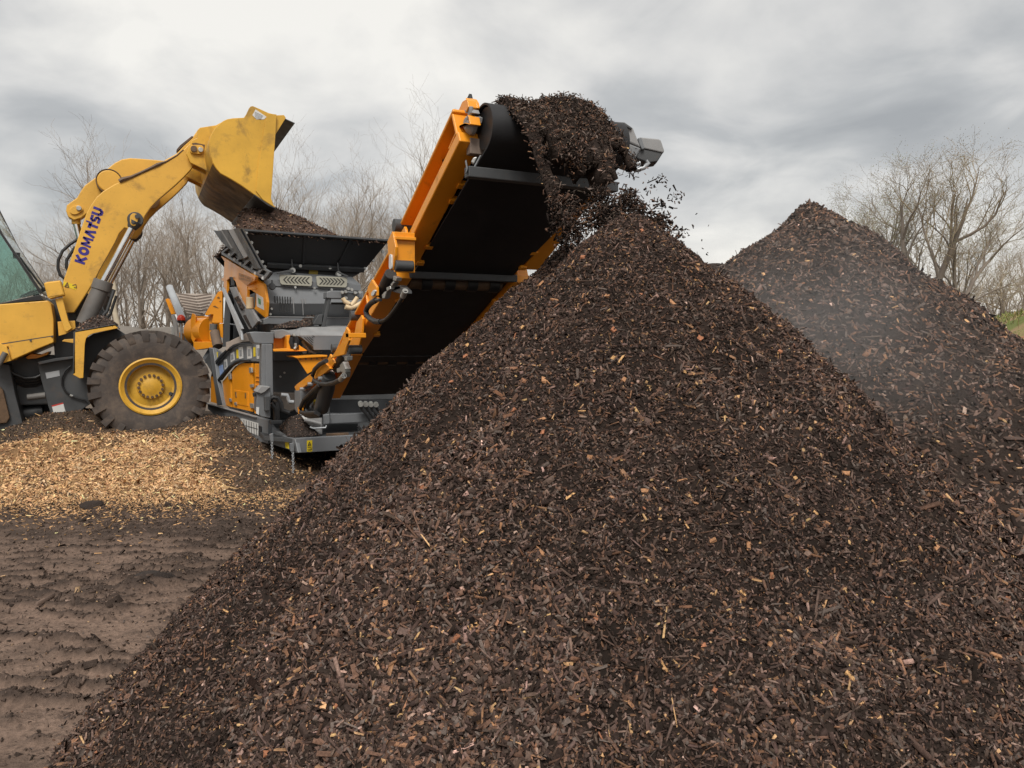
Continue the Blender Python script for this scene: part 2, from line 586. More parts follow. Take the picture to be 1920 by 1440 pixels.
def chips(name, P, N, parent, size=1.0, light=0.05, bright=0.012, cols=None, tilt=0.5, boxy=0.3, base=(0.062, 0.047, 0.040), lift=0.3, closed=False, slim=1.0, thick=1.0):
    n = len(P)
    size = np.broadcast_to(np.asarray(size, float), (n,))
    L = RNG.lognormal(math.log(0.034), 0.5, n).clip(0.012, 0.12) * size
    Wd = RNG.lognormal(math.log(0.0115), 0.4, n).clip(0.004, 0.028) * size * slim
    T = RNG.uniform(0.003, 0.009, n) * size * thick
    v, f, own = shard_arrays(P, N, L, Wd, T, tilt, boxy, lift, closed=closed)
    c = mulch_cols(n, light, bright, base) if cols is None else cols
    o = np_mesh(name, v, f, M['chip'], parent, c[own])
    return tag(o, kind='stuff')

# ------------------------------------------------------------------ ground
def mound_h(x, d):
    """height of the trodden chip mound under the loader (x, d measured from the camera's foot)"""
    edge = 7.15 + 0.25 * (fbm(x * 1.3, d * 0 + 2, 5) - 0.5) + 0.35 * sst(-3.6, -2.2, x)
    h = 0.30 * sst(0, 3.0, d - edge) * (1 - sst(-3.05, -2.05, x + 0.13 * (d - 8.5)))
    h = h + 0.30 * np.exp(-(((x + 4.15) / 0.9) ** 2 + ((d - 11.0) / 1.1) ** 2))
    h = h + 0.40 * np.exp(-(((x + 6.35) / 1.0) ** 2 + ((d - 11.0) / 0.9) ** 2))
    return h


def lug_mask(x, d):
    """where the tyre lugs have pushed up thin crumbly ridges (0..1)"""
    w = d + 0.16 * x + 0.02 * x * x + 0.10 * (fbm(x * 1.6, d * 1.6, 9) - 0.5) + 0.03 * (fbm(x * 9, d * 9, 10) - 0.5)
    s = np.sin(w / 0.165 * 2 * math.pi)
    rid = sst(0.35, 0.95, s) * sst(0.40, 0.58, fbm(x * 2.2 + 3, d * 6.0, 12) * 0.6 + 0.4 * fbm(x * 9, d * 16, 31, 3))
    track = sst(-4.8, -3.4, x) * (1 - sst(-1.5, -0.5, x + 0.1 * d)) * (1 - sst(5.4, 7.0, d)) + 0.30
    w2 = d - 0.42 * x + 0.09 * (fbm(x * 2.3, d * 2.3, 19) - 0.5)
    rid2 = sst(0.5, 1.0, np.sin(w2 / 0.23 * 2 * math.pi)) * sst(0.52, 0.64, fbm(x * 1.3 + 9, d * 2.2, 22))
    c = np.exp(-((x - (-2.35 + 0.28 * (d - 6.0))) / 0.26) ** 2) * sst(4.3, 5.0, d) * (1 - sst(6.7, 7.2, d)) * sst(0.42, 0.6, fbm(x * 6, d * 9, 41))
    return np.clip(rid * track + 0.7 * rid2 * track + c, 0, 1)


def ground_z(x, d):
    near = np.exp(-((d - 4) / 9) ** 2)
    z = 0.07 * (fbm(x * 0.5, d * 0.5, 1) - 0.5) * np.minimum(1, near + 0.3)
    m = lug_mask(x, d) * near
    z = z + m * (0.014 + 0.042 * fbm(x * 14, d * 14, 15, 3))
    z = z + 0.085 * np.exp(-(((x + 2.42) / 0.17) ** 2 + ((d - 5.06) / 0.13) ** 2)) * (0.6 + 0.8 * fbm(x * 12, d * 12, 44))
    z = z + (0.020 * (fbm(x * 6, d * 6, 50) - 0.5) + 0.014 * (fbm(x * 19, d * 19, 51, 2) - 0.5)) * near + 0.012 * np.clip(fbm(x * 21, d * 21, 54, 3) - 0.58, 0, 1) * 4 * near
    return z


def axis(lo, hi, step, far_lo, far_hi, g=1.16):
    a = list(np.arange(lo, hi + 1e-6, step))
    s, v = step, lo
    left = []
    while v > far_lo:
        s *= g
        v -= s
        left.append(v)
    s, v = step, hi
    right = []
    while v < far_hi:
        s *= g
        v += s
        right.append(v)
    return np.array(left[::-1] + a + right)


gx = axis(-4.4, 0.2, 0.022, -900, 900)
gd = axis(2.5, 7.6, 0.021, -300, 1500)
X, D = np.meshgrid(gx, gd)
Zg = ground_z(X, D)
xy = X[..., None] * RT[:2] + D[..., None] * FH[:2]
v = np.concatenate([xy.reshape(-1, 2), Zg.reshape(-1, 1)], 1)
nr, nc = X.shape
i = np.arange(nr * nc).reshape(nr, nc)
f = np.stack([i[:-1, :-1], i[:-1, 1:], i[1:, 1:], i[1:, :-1]], -1).reshape(-1, 4)
loose = 0.85 * lug_mask(X, D) + 0.35 * sst(0.5, 0.66, fbm(X * 3.5, D * 5.5, 61))
loose += 0.62 * sst(5.6, 6.8, D + 0.3 * (fbm(X * 2, D * 2, 63) - 0.5)) + 0.7 * np.exp(-(((X + 2.42) / 0.2) ** 2 + ((D - 5.06) / 0.16) ** 2))
loose = np.clip(loose, 0, 1)[..., None]
tone = (0.72 + 0.6 * fbm(X * 0.9, D * 1.2, 66))[..., None]
mudc = np.array((0.168, 0.115, 0.087)) * tone * (1 - loose) + np.array((0.052, 0.036, 0.028)) * loose
far = sst(14, 24, D)[..., None]
mudc = mudc * (1 - far) + np.array((0.20, 0.16, 0.12)) * far
ground = np_mesh('ground', v, f, M['mud'], None, mudc.reshape(-1, 3), True)
tag(ground, 'brown muddy yard ground with tyre lug prints', kind='structure')

# loose crumbs and chips lying on the mud
n = 62000
px_ = RNG.uniform(-4.2, 0.3, n)
pd_ = 2.6 + 5.2 * RNG.random(n) ** 1.1
keep = RNG.random(n) < (0.10 + 0.85 * lug_mask(px_, pd_) + 0.25 * sst(5.8, 7.0, pd_))
px_, pd_ = px_[keep], pd_[keep]
P = px_[:, None] * RT + pd_[:, None] * FH + np.stack([0 * px_, 0 * px_, ground_z(px_, pd_)], 1)
cr_ = np.array((0.070, 0.050, 0.040)) * RNG.lognormal(0, 0.4, (len(P), 1)) * np.ones(3)
k = RNG.random(len(P)) < 0.025
cr_[k] = np.array((0.5, 0.33, 0.19)) * RNG.uniform(0.4, 1.1, (k.sum(), 1))
o = chips('mud_crumbs', P, np.tile((0, 0, 1.0), (len(P), 1)), None, RNG.lognormal(math.log(0.40), 0.5, len(P)), cols=cr_, boxy=0.75, tilt=0.8, thick=2.2)
tag(o, 'crumbs and splinters lying on the muddy ground', kind='stuff')


def heap(name, cx, cy, rad, H, zf, label, cat, mat='soil', rings=120, segs=260, col=(0.020, 0.0135, 0.0105), group=None):
    """A closed-topped heap: polar grid under height function zf(x, y); its foot dips under the ground."""
    rr_ = (np.linspace(0, 1, rings) ** 0.9) * rad
    th = np.linspace(0, 2 * math.pi, segs, endpoint=False)
    Rg, Tg = np.meshgrid(rr_, th, indexing='ij')
    x = cx + Rg * np.cos(Tg)
    y = cy + Rg * np.sin(Tg)
    z = zf(x, y)
    root = thing(name, (cx, cy, 0), label, cat, group)
    v = np.stack([x, y, z], -1).reshape(-1, 3)
    idx = np.arange(rings * segs).reshape(rings, segs)
    nx = np.roll(idx, -1, 1)
    f = np.stack([idx[:-1], idx[1:], nx[1:], nx[:-1]], -1).reshape(-1, 4)
    c = np.array(col) * (0.6 + 0.9 * fbm(x * 3, y * 3, 71))[..., None]
    body = np_mesh('heap_body', v, f, M[mat], root, c.reshape(-1, 3), True)
    return root, body


def grad_n(zf, x, y, e=0.02):
    gx_ = (zf(x + e, y) - zf(x - e, y)) / (2 * e)
    gy_ = (zf(x, y + e) - zf(x, y - e)) / (2 * e)
    return np.stack([-gx_, -gy_, np.ones_like(gx_)], 1)


# ---------------- the big mulch pile in front
P1 = spot(1180, 3.80)
H1 = EYE + (640 - 408) / FOC * 3.80 + 0.11
P1B = spot(1090, 5.2)                     # shoulder left by earlier drops, behind the tip
H1B = EYE + (640 - 470) / FOC * 5.2 + 0.11


def pile1(x, y):
    r = np.hypot(x - P1[0], y - P1[1])
    rb = np.hypot(x - P1B[0], y - P1B[1])
    a = np.arctan2(y - P1[1], x - P1[0])
    za = H1 - 0.88 * (np.sqrt(r * r + 0.01) - 0.1) - 0.03 * r * r
    zb = H1B - 0.90 * (np.sqrt(rb * rb + 0.04) - 0.2) - 0.03 * rb * rb
    z = 0.06 * np.logaddexp(za / 0.06, zb / 0.06)
    z = 0.12 * np.logaddexp(0, z / 0.12) - 0.11          # soft foot
    lump = (fbm(x * 1.1, y * 1.1, 3) - 0.5) * 0.15 + (fbm(x * 3.4, y * 3.4, 7) - 0.5) * 0.13 + (fbm(x * 11, y * 11, 8, 3) - 0.5) * 0.075
    stre = (vn(a * 9, r * 0.9, 13) - 0.5) * 0.07 * np.minimum(1, r)
    k = np.minimum(1, r / 0.5) * np.clip((z + 0.06) / 0.25, 0, 1)
    return z + (lump + stre) * k


PC = spot(1130, 4.4)
pile, body = heap('mulch_pile', PC[0], PC[1], 4.2, H1, pile1, 'large dark mulch pile filling the front, under the conveyor head', 'mulch pile', rings=150, segs=360)


def scatter_cone(n, c, rad, zf, arc_c, arc_w, power=0.55, rmin=0.0):
    r = rad * RNG.random(n) ** power
    a = arc_c + RNG.uniform(-arc_w, arc_w, n)
    x, y = c[0] + r * np.cos(a), c[1] + r * np.sin(a)
    z = zf(x, y)
    k = z > -0.02
    x, y, z = x[k], y[k], z[k]
    return np.stack([x, y, z], 1), grad_n(zf, x, y)


arc = math.atan2(-P1[1], -P1[0])
P, N = scatter_cone(1300000, PC, 3.9, pile1, arc, R(180), 0.5)
V_ = E0 - P
dist = np.linalg.norm(V_, axis=1)
facing = (N * V_).sum(1) / np.linalg.norm(N, axis=1) / dist
w_ = np.clip((2.4 / dist) ** 1.1, 0, 1) * sst(-0.35, 0.0, facing)
dep_ = (P - E0) @ FW
sxp = 960 + FOC * ((P - E0) @ RT) / np.maximum(dep_, 0.1)
syp = 720 - FOC * ((P - E0) @ UP) / np.maximum(dep_, 0.1)
w_ *= np.where((sxp > -120) & (sxp < 2040) & (syp < 1560), 1.0, 0.18)
behind = dep_ < 0.7
w_[behind] = 0
zone = fbm(P[:, 0] * 1.4, P[:, 1] * 1.4, 81)
# patches of coarse chips and patches of fines
coarse = sst(0.36, 0.58, zone)
w_ *= 0.95 + 0.05 * coarse
keep = RNG.random(len(P)) < w_
P, N, coarse = P[keep], N[keep], coarse[keep]
if len(P) > 225000:
    k = RNG.choice(len(P), 225000, replace=False)
    P, N, coarse = P[k], N[k], coarse[k]
n = len(P)
L = (RNG.lognormal(math.log(0.0215), 0.66, n) * (0.62 + 0.5 * coarse)).clip(0.006, 0.13)
Wd = (RNG.lognormal(math.log(0.0068), 0.52, n) * (0.62 + 0.5 * coarse)).clip(0.0022, 0.03)
Wd = np.minimum(Wd, L * 0.8)
T = RNG.uniform(0.002, 0.008, n)
v, f, own = shard_arrays(P, N, L, Wd, T, 0.62, 0.22, 0.8)
c = mulch_cols(n, 0.055, 0.012)
c *= (0.8 + 0.3 * coarse)[:, None]
o = np_mesh('mulch_chip_cover', v, f, M['chip'], pile, c[own])
tag(o, kind='stuff')

# chips that rolled off the foot of the pile on to the mud
n = 26000
a_ = RNG.uniform(0, 2 * math.pi, n)
r_ = 2.0 + 2.2 * RNG.random(n)
P = np.stack([PC[0] + r_ * np.cos(a_), PC[1] + r_ * np.sin(a_)], 1)
zz_ = pile1(P[:, 0], P[:, 1])
cx_, cd_ = P @ RT[:2], P @ FH[:2]
gap = ground_z(cx_, cd_) - zz_
k = (gap > -0.05) & (RNG.random(n) < np.exp(-np.maximum(0, gap) / 0.035)) & (cd_ > 1.5) & (cx_ < 1.5)
P = np.concatenate([P[k], ground_z(cx_[k], cd_[k])[:, None]], 1)
o = chips('strayed_chips', P, np.tile((0, 0, 1.0), (len(P), 1)), pile, 0.72, 0.06, 0.012, tilt=0.5)

# the largest pale wood chips: each one a piece of its own
chip_meshes = []
for q in range(14):
    kind = q % 3
    Lq, Wq, Tq = ((0.055, 0.028, 0.011), (0.085, 0.014, 0.009), (0.034, 0.027, 0.012))[kind]
    vv, ff, _ = shard_arrays(np.zeros((1, 3)), np.array([[0, 0, 1.0]]), np.array([Lq]), np.array([Wq]), np.array([Tq]), 0.0, 1.0 if kind != 1 else 0.3, 0.0, np.array([[1.0, 0, 0]]))
    me = bpy.data.meshes.new('wood_chip')
    me.from_pydata([tuple(p) for p in vv], [], [tuple(x) for a in ff for x in a.tolist()])
    col = np.array(((0.42, 0.22, 0.115), (0.56, 0.33, 0.15), (0.36, 0.155, 0.085), (0.30, 0.17, 0.10))[q % 4]) * (0.75 + 0.35 * random.random())
    set_tint(me, np.tile(col, (len(vv), 1)))
    me.materials.append(M['chip'])
    chip_meshes.append(me)
pts, nn = scatter_cone(1400, PC, 3.6, pile1, arc, R(75), 0.6)
done = 0
for (p, n_) in zip(pts, nn):
    q = p - E0
    dep = q.dot(FW)
    if dep < 0.6:
        continue
    sx, sy = 960 + FOC * q.dot(RT) / dep, 720 - FOC * q.dot(UP) / dep
    if not (60 < sx < 1900 and 430 < sy < 1430) or n_.dot(-q) <= 0 or dep > 4.4:
        continue
    o = bpy.data.objects.new('wood_chip', random.choice(chip_meshes))
    COL.objects.link(o)
    o.parent = pile
    o.location = tuple(p + np.array([0, 0, 0.007]) - np.array(ORG[pile.name]))
    up = (Vector(n_).normalized() + Vector((random.gauss(0, .3), random.gauss(0, .3), random.gauss(0, .3)))).normalized()
    o.rotation_euler = (up.to_track_quat('Z', 'Y') @ Matrix.Rotation(random.uniform(0, 6.28), 4, 'Z').to_quaternion()).to_euler()
    s_ = random.uniform(0.32, 0.72)
    o.scale = (s_, s_, s_)
    done += 1
    if done >= 260:
        break

# ---------------- second pile, further back on the right
P2 = spot(1512, 8.6)
H2 = EYE + (640 - 384) / FOC * 8.6 + 0.14


def pile2(x, y):
    r = np.hypot(x - P2[0], y - P2[1])
    u = (x - P2[0]) * RT[0] + (y - P2[1]) * RT[1]
    z = H2 - 0.77 * (np.sqrt(r * r + 0.05 ** 2) - 0.05)
    z = z + 0.10 * np.exp(-((r - 0.35) / 0.3) ** 2) * sst(0.0, 0.4, -u) * -1
    z = 0.2 * np.logaddexp(0, z / 0.2) - 0.14
    lump = (fbm(x * 0.9, y * 0.9, 23) - 0.5) * 0.32 + (fbm(x * 3.0, y * 3.0, 27) - 0.5) * 0.16 + (fbm(x * 9, y * 9, 28, 3) - 0.5) * 0.08
    k = np.minimum(1, r / 0.8) * np.clip((z + 0.06) / 0.3, 0, 1)
    return z + lump * k


pile_b, body = heap('mulch_pile', P2[0], P2[1], 5.0, H2, pile2, 'pointed dark mulch pile further back on the right, beside bare trees', 'mulch pile', rings=120, segs=240, col=(0.024, 0.0165, 0.013))
arc2 = math.atan2(-P2[1], -P2[0])
P, N = scatter_cone(62000, P2, 4.6, pile2, arc2, R(115), 0.55)
o = chips('mulch_chip_cover', P, N, pile_b, 1.5, 0.06, 0.006, tilt=0.4, base=(0.066, 0.045, 0.036))

# ---------------- low ridge of mulch between the two piles
P3 = spot(1345, 13.0)
H3 = EYE + (640 - 492) / FOC * 13.0 + 0.14


def pile3(x, y):
    u = (x - P3[0]) * RT[0] + (y - P3[1]) * RT[1]
    w = (x - P3[0]) * FH[0] + (y - P3[1]) * FH[1]
    r = np.hypot(np.maximum(0, np.abs(u) - 1.0), w)
    z = H3 - 0.75 * r
    z = 0.2 * np.logaddexp(0, z / 0.2) - 0.14
    return z + ((fbm(x * 1.2, y * 1.2, 33) - 0.5) * 0.3 + (fbm(x * 4, y * 4, 37) - 0.5) * 0.14) * np.clip((z + 0.06) / 0.3, 0, 1)


pile_c, body = heap('mulch_pile', P3[0], P3[1], 6.2, H3, pile3, 'low flat-topped mulch ridge behind the gap between the two pointed piles', 'mulch pile', rings=90, segs=160, col=(0.028, 0.019, 0.015))
P, N = scatter_cone(10000, P3, 5.2, pile3, math.atan2(-P3[1], -P3[0]), R(95), 0.5)
o = chips('mulch_chip_cover', P, N, pile_c, 1.8, 0.06, 0.004, base=(0.066, 0.052, 0.045))

# ---------------- mound of pale wood chips under the loader
mx_ = np.arange(-10.5, -1.4, 0.045)
md_ = np.arange(6.75, 15.2, 0.045)
X, D = np.meshgrid(mx_, md_)


def mound_z(x, d):
    h = mound_h(x, d)
    # wheel rut and the pushed-up berm beside it
    t = np.clip((x + 7.1) / 2.1, -0.6, 1.0)
    berm_d = 9.1 + 0.95 * t
    b_ = 0.11 * np.exp(-((d - berm_d) / 0.16) ** 2) * (1 - sst(-5.35, -4.9, x))
    rut = -0.07 * np.exp(-((d - berm_d + 0.33) / 0.2) ** 2) * (1 - sst(-5.5, -4.9, x))
    nz = (fbm(x * 1.7, d * 1.7, 91) - 0.5) * 0.10 + (fbm(x * 6, d * 6, 93) - 0.5) * 0.06
    return -0.045 + h + (b_ + rut + nz) * sst(0.0, 0.12, h) + 0.02 * sst(0, 0.03, h)


def paleness(x, d):
    e = ((x + 4.75) / 2.05) ** 2 + ((d - 8.75) / 1.75) ** 2
    w = 1 - sst(0.5, 1.3, e + 0.9 * (fbm(x * 2.2, d * 2.2, 95) - 0.5))
    lo = (1 - sst(7.5, 8.1, d)) * (1 - sst(-3.4, -2.4, x + 0.5 * (fbm(x * 3, d * 3, 96) - 0.5)))
    t = np.clip((x + 7.1) / 2.1, -0.6, 1.0)
    berm = np.exp(-((d - 9.1 - 0.95 * t) / 0.2) ** 2) * (1 - sst(-5.3, -4.8, x)) * 0.75
    st_ = 0.4 * sst(0.55, 0.7, fbm(x * 5 + 2, d * 7, 97)) * (1 - sst(8.8, 10.2, d))
    rb = 1 - 0.85 * sst(-0.35, 0.35, x + 2.55 + 0.60 * (d - 7.3) + 1.0 * (fbm(x * 2.4, d * 2.4, 90) - 0.5))
    lo = lo * (0.3 + 0.7 * rb)
    w = w * rb
    st_ = st_ * (0.5 + 0.5 * rb)
    dk = 0.75 * sst(0.56, 0.68, fbm(x * 1.6 + 5, d * 3.0, 98)) + 0.35 * sst(0.5, 0.6, fbm(x * 6, d * 9, 99))
    return np.clip(np.maximum(np.maximum(w * (1 - 0.5 * dk), lo * 0.9), np.maximum(berm, st_)), 0, 1)


Zm = mound_z(X, D)
xy = X[..., None] * RT[:2] + D[..., None] * FH[:2]
v = np.concatenate([xy.reshape(-1, 2), Zm.reshape(-1, 1)], 1)
nr, nc = X.shape
i = np.arange(nr * nc).reshape(nr, nc)
f = np.stack([i[:-1, :-1], i[:-1, 1:], i[1:, 1:], i[1:, :-1]], -1).reshape(-1, 4)
pl = paleness(X, D)[..., None]
cc = np.array((0.22, 0.128, 0.062)) * pl + np.array((0.07, 0.05, 0.036)) * (1 - pl)
mound = thing('wood_chip_mound', cw(-4.5, 8.5), 'low mound of pale tan wood chips in front of the loader wheel', 'wood chips')
np_mesh('heap_body', v, f, M['soil'], mound, cc.reshape(-1, 3), True)
n = 64000
x = RNG.uniform(-8.2, -1.6, n)
d = 6.9 + 4.6 * RNG.random(n) ** 1.25
z = mound_z(x, d)
k = z > -0.03
x, d, z = x[k], d[k], z[k]
P = x[:, None] * RT + d[:, None] * FH + np.stack([0 * z, 0 * z, z + 0.004], 1)
e = 0.03
gxn = (mound_z(x + e, d) - mound_z(x - e, d)) / (2 * e)
gdn = (mound_z(x, d + e) - mound_z(x, d - e)) / (2 * e)
N = -gxn[:, None] * RT - gdn[:, None] * FH + np.array([0, 0, 1.0])
pl = paleness(x, d) + RNG.normal(0, 0.22, len(x))
n = len(x)
lc = np.array((0.50, 0.305, 0.155)) * RNG.lognormal(0, 0.36, (n, 1)) * RNG.uniform(0.95, 1.05, (n, 3))
k = RNG.random(n) < 0.12
lc[k] = np.array((0.62, 0.44, 0.27)) * RNG.uniform(0.7, 1.1, (k.sum(), 1))
k = RNG.random(n) < 0.14
lc[k] = np.array((0.20, 0.10, 0.05)) * RNG.uniform(0.6, 1.3, (k.sum(), 1))
dc = mulch_cols(n, 0.12, 0.05, (0.075, 0.053, 0.038))
cols = np.where((pl > 0.5)[:, None], lc, dc).clip(0, 0.85)
o = chips('wood_chip_cover', P, N, mound, np.where(pl > 0.5, 1.5, 0.8), cols=cols, tilt=0.55, boxy=0.2, slim=0.75)

n = 13000
x = RNG.uniform(-5.2, -1.7, n)
d = 8.0 - RNG.exponential(0.30, n) + 0.25 * (fbm(x * 2, x * 0 + 1, 5) - 0.5) + 0.35 * sst(-3.6, -2.2, x)
zg_ = ground_z(x, d)
P = x[:, None] * RT + d[:, None] * FH + np.stack([0 * x, 0 * x, np.maximum(zg_, mound_z(x, d)) + 0.004], 1)
k = RNG.random(n) < 0.45
lc = np.array((0.42, 0.25, 0.125)) * RNG.lognormal(0, 0.40, (n, 1)) * np.ones(3)
lc[k] = np.array((0.07, 0.05, 0.038)) * RNG.lognormal(0, 0.40, (k.sum(), 1))
chips('strayed_chips', P, np.tile((0, 0, 1.0), (n, 1)), mound, 1.0, cols=lc.clip(0, 0.8), tilt=0.4, boxy=0.3, slim=0.8)

# two dark lumps on the ground
for px, dd, s_, lab in ((162, 7.5, 0.085, 'flat dark lump lying at the edge of the pale wood chips'), (270, 5.05, 0.13, 'crumbly clod of dark soil on the muddy ground')):
    m_ = MB()
    bmv = []
    c0 = spot(px, dd, 0.02)
    ico = bmesh.new()
    bmesh.ops.create_icosphere(ico, subdivisions=3, radius=1)
    vs = [np.array(v_.co) for v_ in ico.verts]
    fs = [tuple(l.index for l in f_.verts) for f_ in ico.faces]
    ico.free()
    vs = [c0 + np.array([p[0] * s_ * 1.3, p[1] * s_ * 0.9, p[2] * s_ * 0.75]) * (0.7 + 0.6 * float(fbm(p[0] * 2.2 + px, p[1] * 2.2 + p[2] * 2, 5))) for p in vs]
    m_.add(vs, fs)
    o = m_.build('soil_clod', M['mulch'], None, smooth=True)
    tag(o, lab, 'clod')

# ------------------------------------------------------------------ wheel loader
def plate(name, mat, parent, k, pts, plane, v, t=0.02, bevel=0.004, smooth=False):
    return MB().plate(k, pts, plane, v, t).build(name, mat, parent, bevel, smooth)


WC = on((283, 725), 'D', 10.62)               # centre of the near front wheel's outer face
YW = WC[1]
YC = YW + 1.30                                # loader's middle plane
loader = thing('wheel_loader', (WC[0] - 1.2, YC, 0.2), 'yellow wheel loader with raised arms tipping its bucket over the hopper', 'wheel loader')


def round_poly(pts, r=0.3, n=4):
    """cut corners of a pixel outline a little so that curved parts read as curves (Chaikin)"""
    for _ in range(n):
        q = []
        for i in range(len(pts)):
            a, b_ = pts[i], pts[(i + 1) % len(pts)]
            q.append((a[0] * (1 - r) + b_[0] * r, a[1] * (1 - r) + b_[1] * r))
            q.append((a[0] * r + b_[0] * (1 - r), a[1] * r + b_[1] * (1 - r)))
        pts = q
    return pts


arm_px = [(372, 1300), (380, 1110), (440, 935), (482, 810), (520, 700), (545, 655), (580, 605), (620, 570), (680, 533), (740, 505), (820, 465), (900, 430), (960, 408), (1000, 393),
          (1060, 358), (1105, 318), (1135, 288), (1165, 272), (1200, 280), (1222, 310), (1215, 348), (1180, 385), (1147, 440), (1100, 490), (1050, 537), (1000, 580), (950, 622), (905, 668), (872, 716), (848, 765), (815, 800), (775, 800), (748, 790),
          (715, 825), (690, 880), (640, 970), (600, 1040), (560, 1120), (500, 1215), (445, 1300)]


def arm_at(y, t):
    q = [on(p, 'Y', YC - 0.60) for p in C('c1', *arm_px)]
    off = y - (YC - 0.60)
    return MB().prism([p + np.array([0, off, 0]) for p in q], (0, t, 0))


arm = arm_at(YC - 0.60, 0.11).build('lift_arm', M['yellow'], loader, 0.012)
arm_far = arm_at(YC + 0.49, 0.11).build('lift_arm', M['yellow'], loader, 0.012)
YA = YC - 0.60
# dark scuffed seam along the arm's upper edge
mb = MB()
seam = C('c1', (715, 512), (740, 500), (790, 485), (850, 458), (900, 435), (945, 413), (1000, 392), (1060, 357), (1100, 322))
sp_ = [on(p, 'Y', YA - 0.001) for p in seam]
mb.tube(sp_, [0.03, 0.034, 0.022, 0.02, 0.022, 0.028, 0.012, 0.009, 0.008], 6)
mb.build('scuffed_edge', M['steel_dirty'], arm, smooth=True)
# cross tube between the arms
MB().tube([on(C('c1', (905, 560))[0], 'Y', YA + 0.1), on(C('c1', (905, 560))[0], 'Y', YA + 0.1) + np.array([0, 1.0, 0])], 0.14, 20).build('cross_tube', M['yellow'], loader, smooth=True)

# lettering on the near arm
letters = dict(
    K=(0.95, [((0.13, 0), (0.13, 1)), ((0.86, 1), (0.28, 0.5)), ((0.28, 0.52), (0.88, 0))]),
    O=(1.05, 'ring'),
    M=(1.15, [((0.12, 0), (0.17, 1)), ((0.17, 0.98), (0.575, 0.25)), ((0.575, 0.25), (0.98, 0.98)), ((0.98, 1), (1.03, 0))]),
    A=(0.98, [((0.12, 0), (0.49, 1)), ((0.49, 1), (0.86, 0))]),
    T=(0.78, [((0.42, 0), (0.42, 0.90)), ((0.02, 0.80), (0.80, 0.80)), ((0.62, 1.10), (0.80, 1.10))]),
    S=(0.85, [((0.78, 0.87), (0.28, 0.87)), ((0.28, 0.87), (0.13, 0.70)), ((0.13, 0.70), (0.24, 0.54)), ((0.24, 0.54), (0.64, 0.46)), ((0.64, 0.46), (0.74, 0.30)), ((0.74, 0.30), (0.60, 0.13)), ((0.60, 0.13), (0.08, 0.13))]),
    U=(0.95, [((0.14, 1), (0.14, 0.35)), ((0.14, 0.35), (0.30, 0.14)), ((0.30, 0.14), (0.62, 0.14)), ((0.62, 0.14), (0.80, 0.35)), ((0.80, 0.35), (0.80, 1))]))
o0 = on(C('a5', (724, 668))[0], 'Y', YA - 0.004)
o1 = on(C('a5', (893, 200))[0], 'Y', YA - 0.004)
oh = on(C('a5', (644, 640))[0], 'Y', YA - 0.004)
hv = oh - o0
dirv = (o1 - o0) / np.linalg.norm(o1 - o0)
H_ = np.linalg.norm(hv) * 1.08
hv = hv / np.linalg.norm(hv)
word = 'KOMATSU'
tw = sum(letters[c_][0] for c_ in word) + 0.10 * 6
sc = np.linalg.norm(o1 - o0) / tw
mb = MB()
cur = 0
for c_ in word:
    w_, st = letters[c_]

    def P_(x, y):
        return o0 + dirv * (cur + x) * sc + hv * y * H_
    if st == 'ring':
        n_ = 20
        q_o = [P_(0.52 + 0.53 * math.cos(2 * math.pi * i / n_), 0.5 + 0.54 * math.sin(2 * math.pi * i / n_)) for i in range(n_)]
        q_i = [P_(0.52 + 0.20 * math.cos(2 * math.pi * i / n_), 0.5 + 0.22 * math.sin(2 * math.pi * i / n_)) for i in range(n_)]
        for i in range(n_):
            j = (i + 1) % n_
            mb.prism([q_o[i], q_o[j], q_i[j], q_i[i]], (0, 0.0035, 0))
    else:
        for (a, b_) in st:
            hw = 0.135 / 2 * 2
            d_ = np.array(b_) - np.array(a)
            l_ = np.linalg.norm(d_)
            d_ = d_ / l_
            n_ = np.array([-d_[1], d_[0]])
            hw = 0.155 if c_ not in 'SM' else 0.13
            e_ = 0.05 if c_ in 'SU' else 0.0
            a2, b2 = np.array(a) - d_ * e_, np.array(b_) + d_ * e_
            mb.prism([P_(*(a2 + n_ * hw)), P_(*(b2 + n_ * hw)), P_(*(b2 - n_ * hw)), P_(*(a2 - n_ * hw))], (0, 0.0035, 0))
    cur += w_ + 0.10
mb.build('lettering', M['navy'], arm)
# warning decals on the arm's foot
plate('warning_decal', M['sticker_y'], arm, 'a5', [(545, 812), (660, 845), (652, 885), (540, 850)], 'Y', YA - 0.003, 0.002, 0)
mb = MB()
for tri in ([(556, 856), (578, 822), (590, 862)], ):
    q = [on(p, 'Y', YA - 0.006) for p in C('a5', *tri)]
    for i in range(3):
        mb.bar(q[i], q[(i + 1) % 3], 0.012, 0.002, (0, 1, 0))
for seg in ([(620, 845), (650, 838)], [(632, 862), (654, 868)], [(650, 838), (655, 866)], [(566, 848), (582, 842)]):
    q = [on(p, 'Y', YA - 0.006) for p in C('a5', *seg)]
    mb.bar(q[0], q[1], 0.012, 0.002, (0, 1, 0))
mb.build('decal_print', M['print_br'], arm)

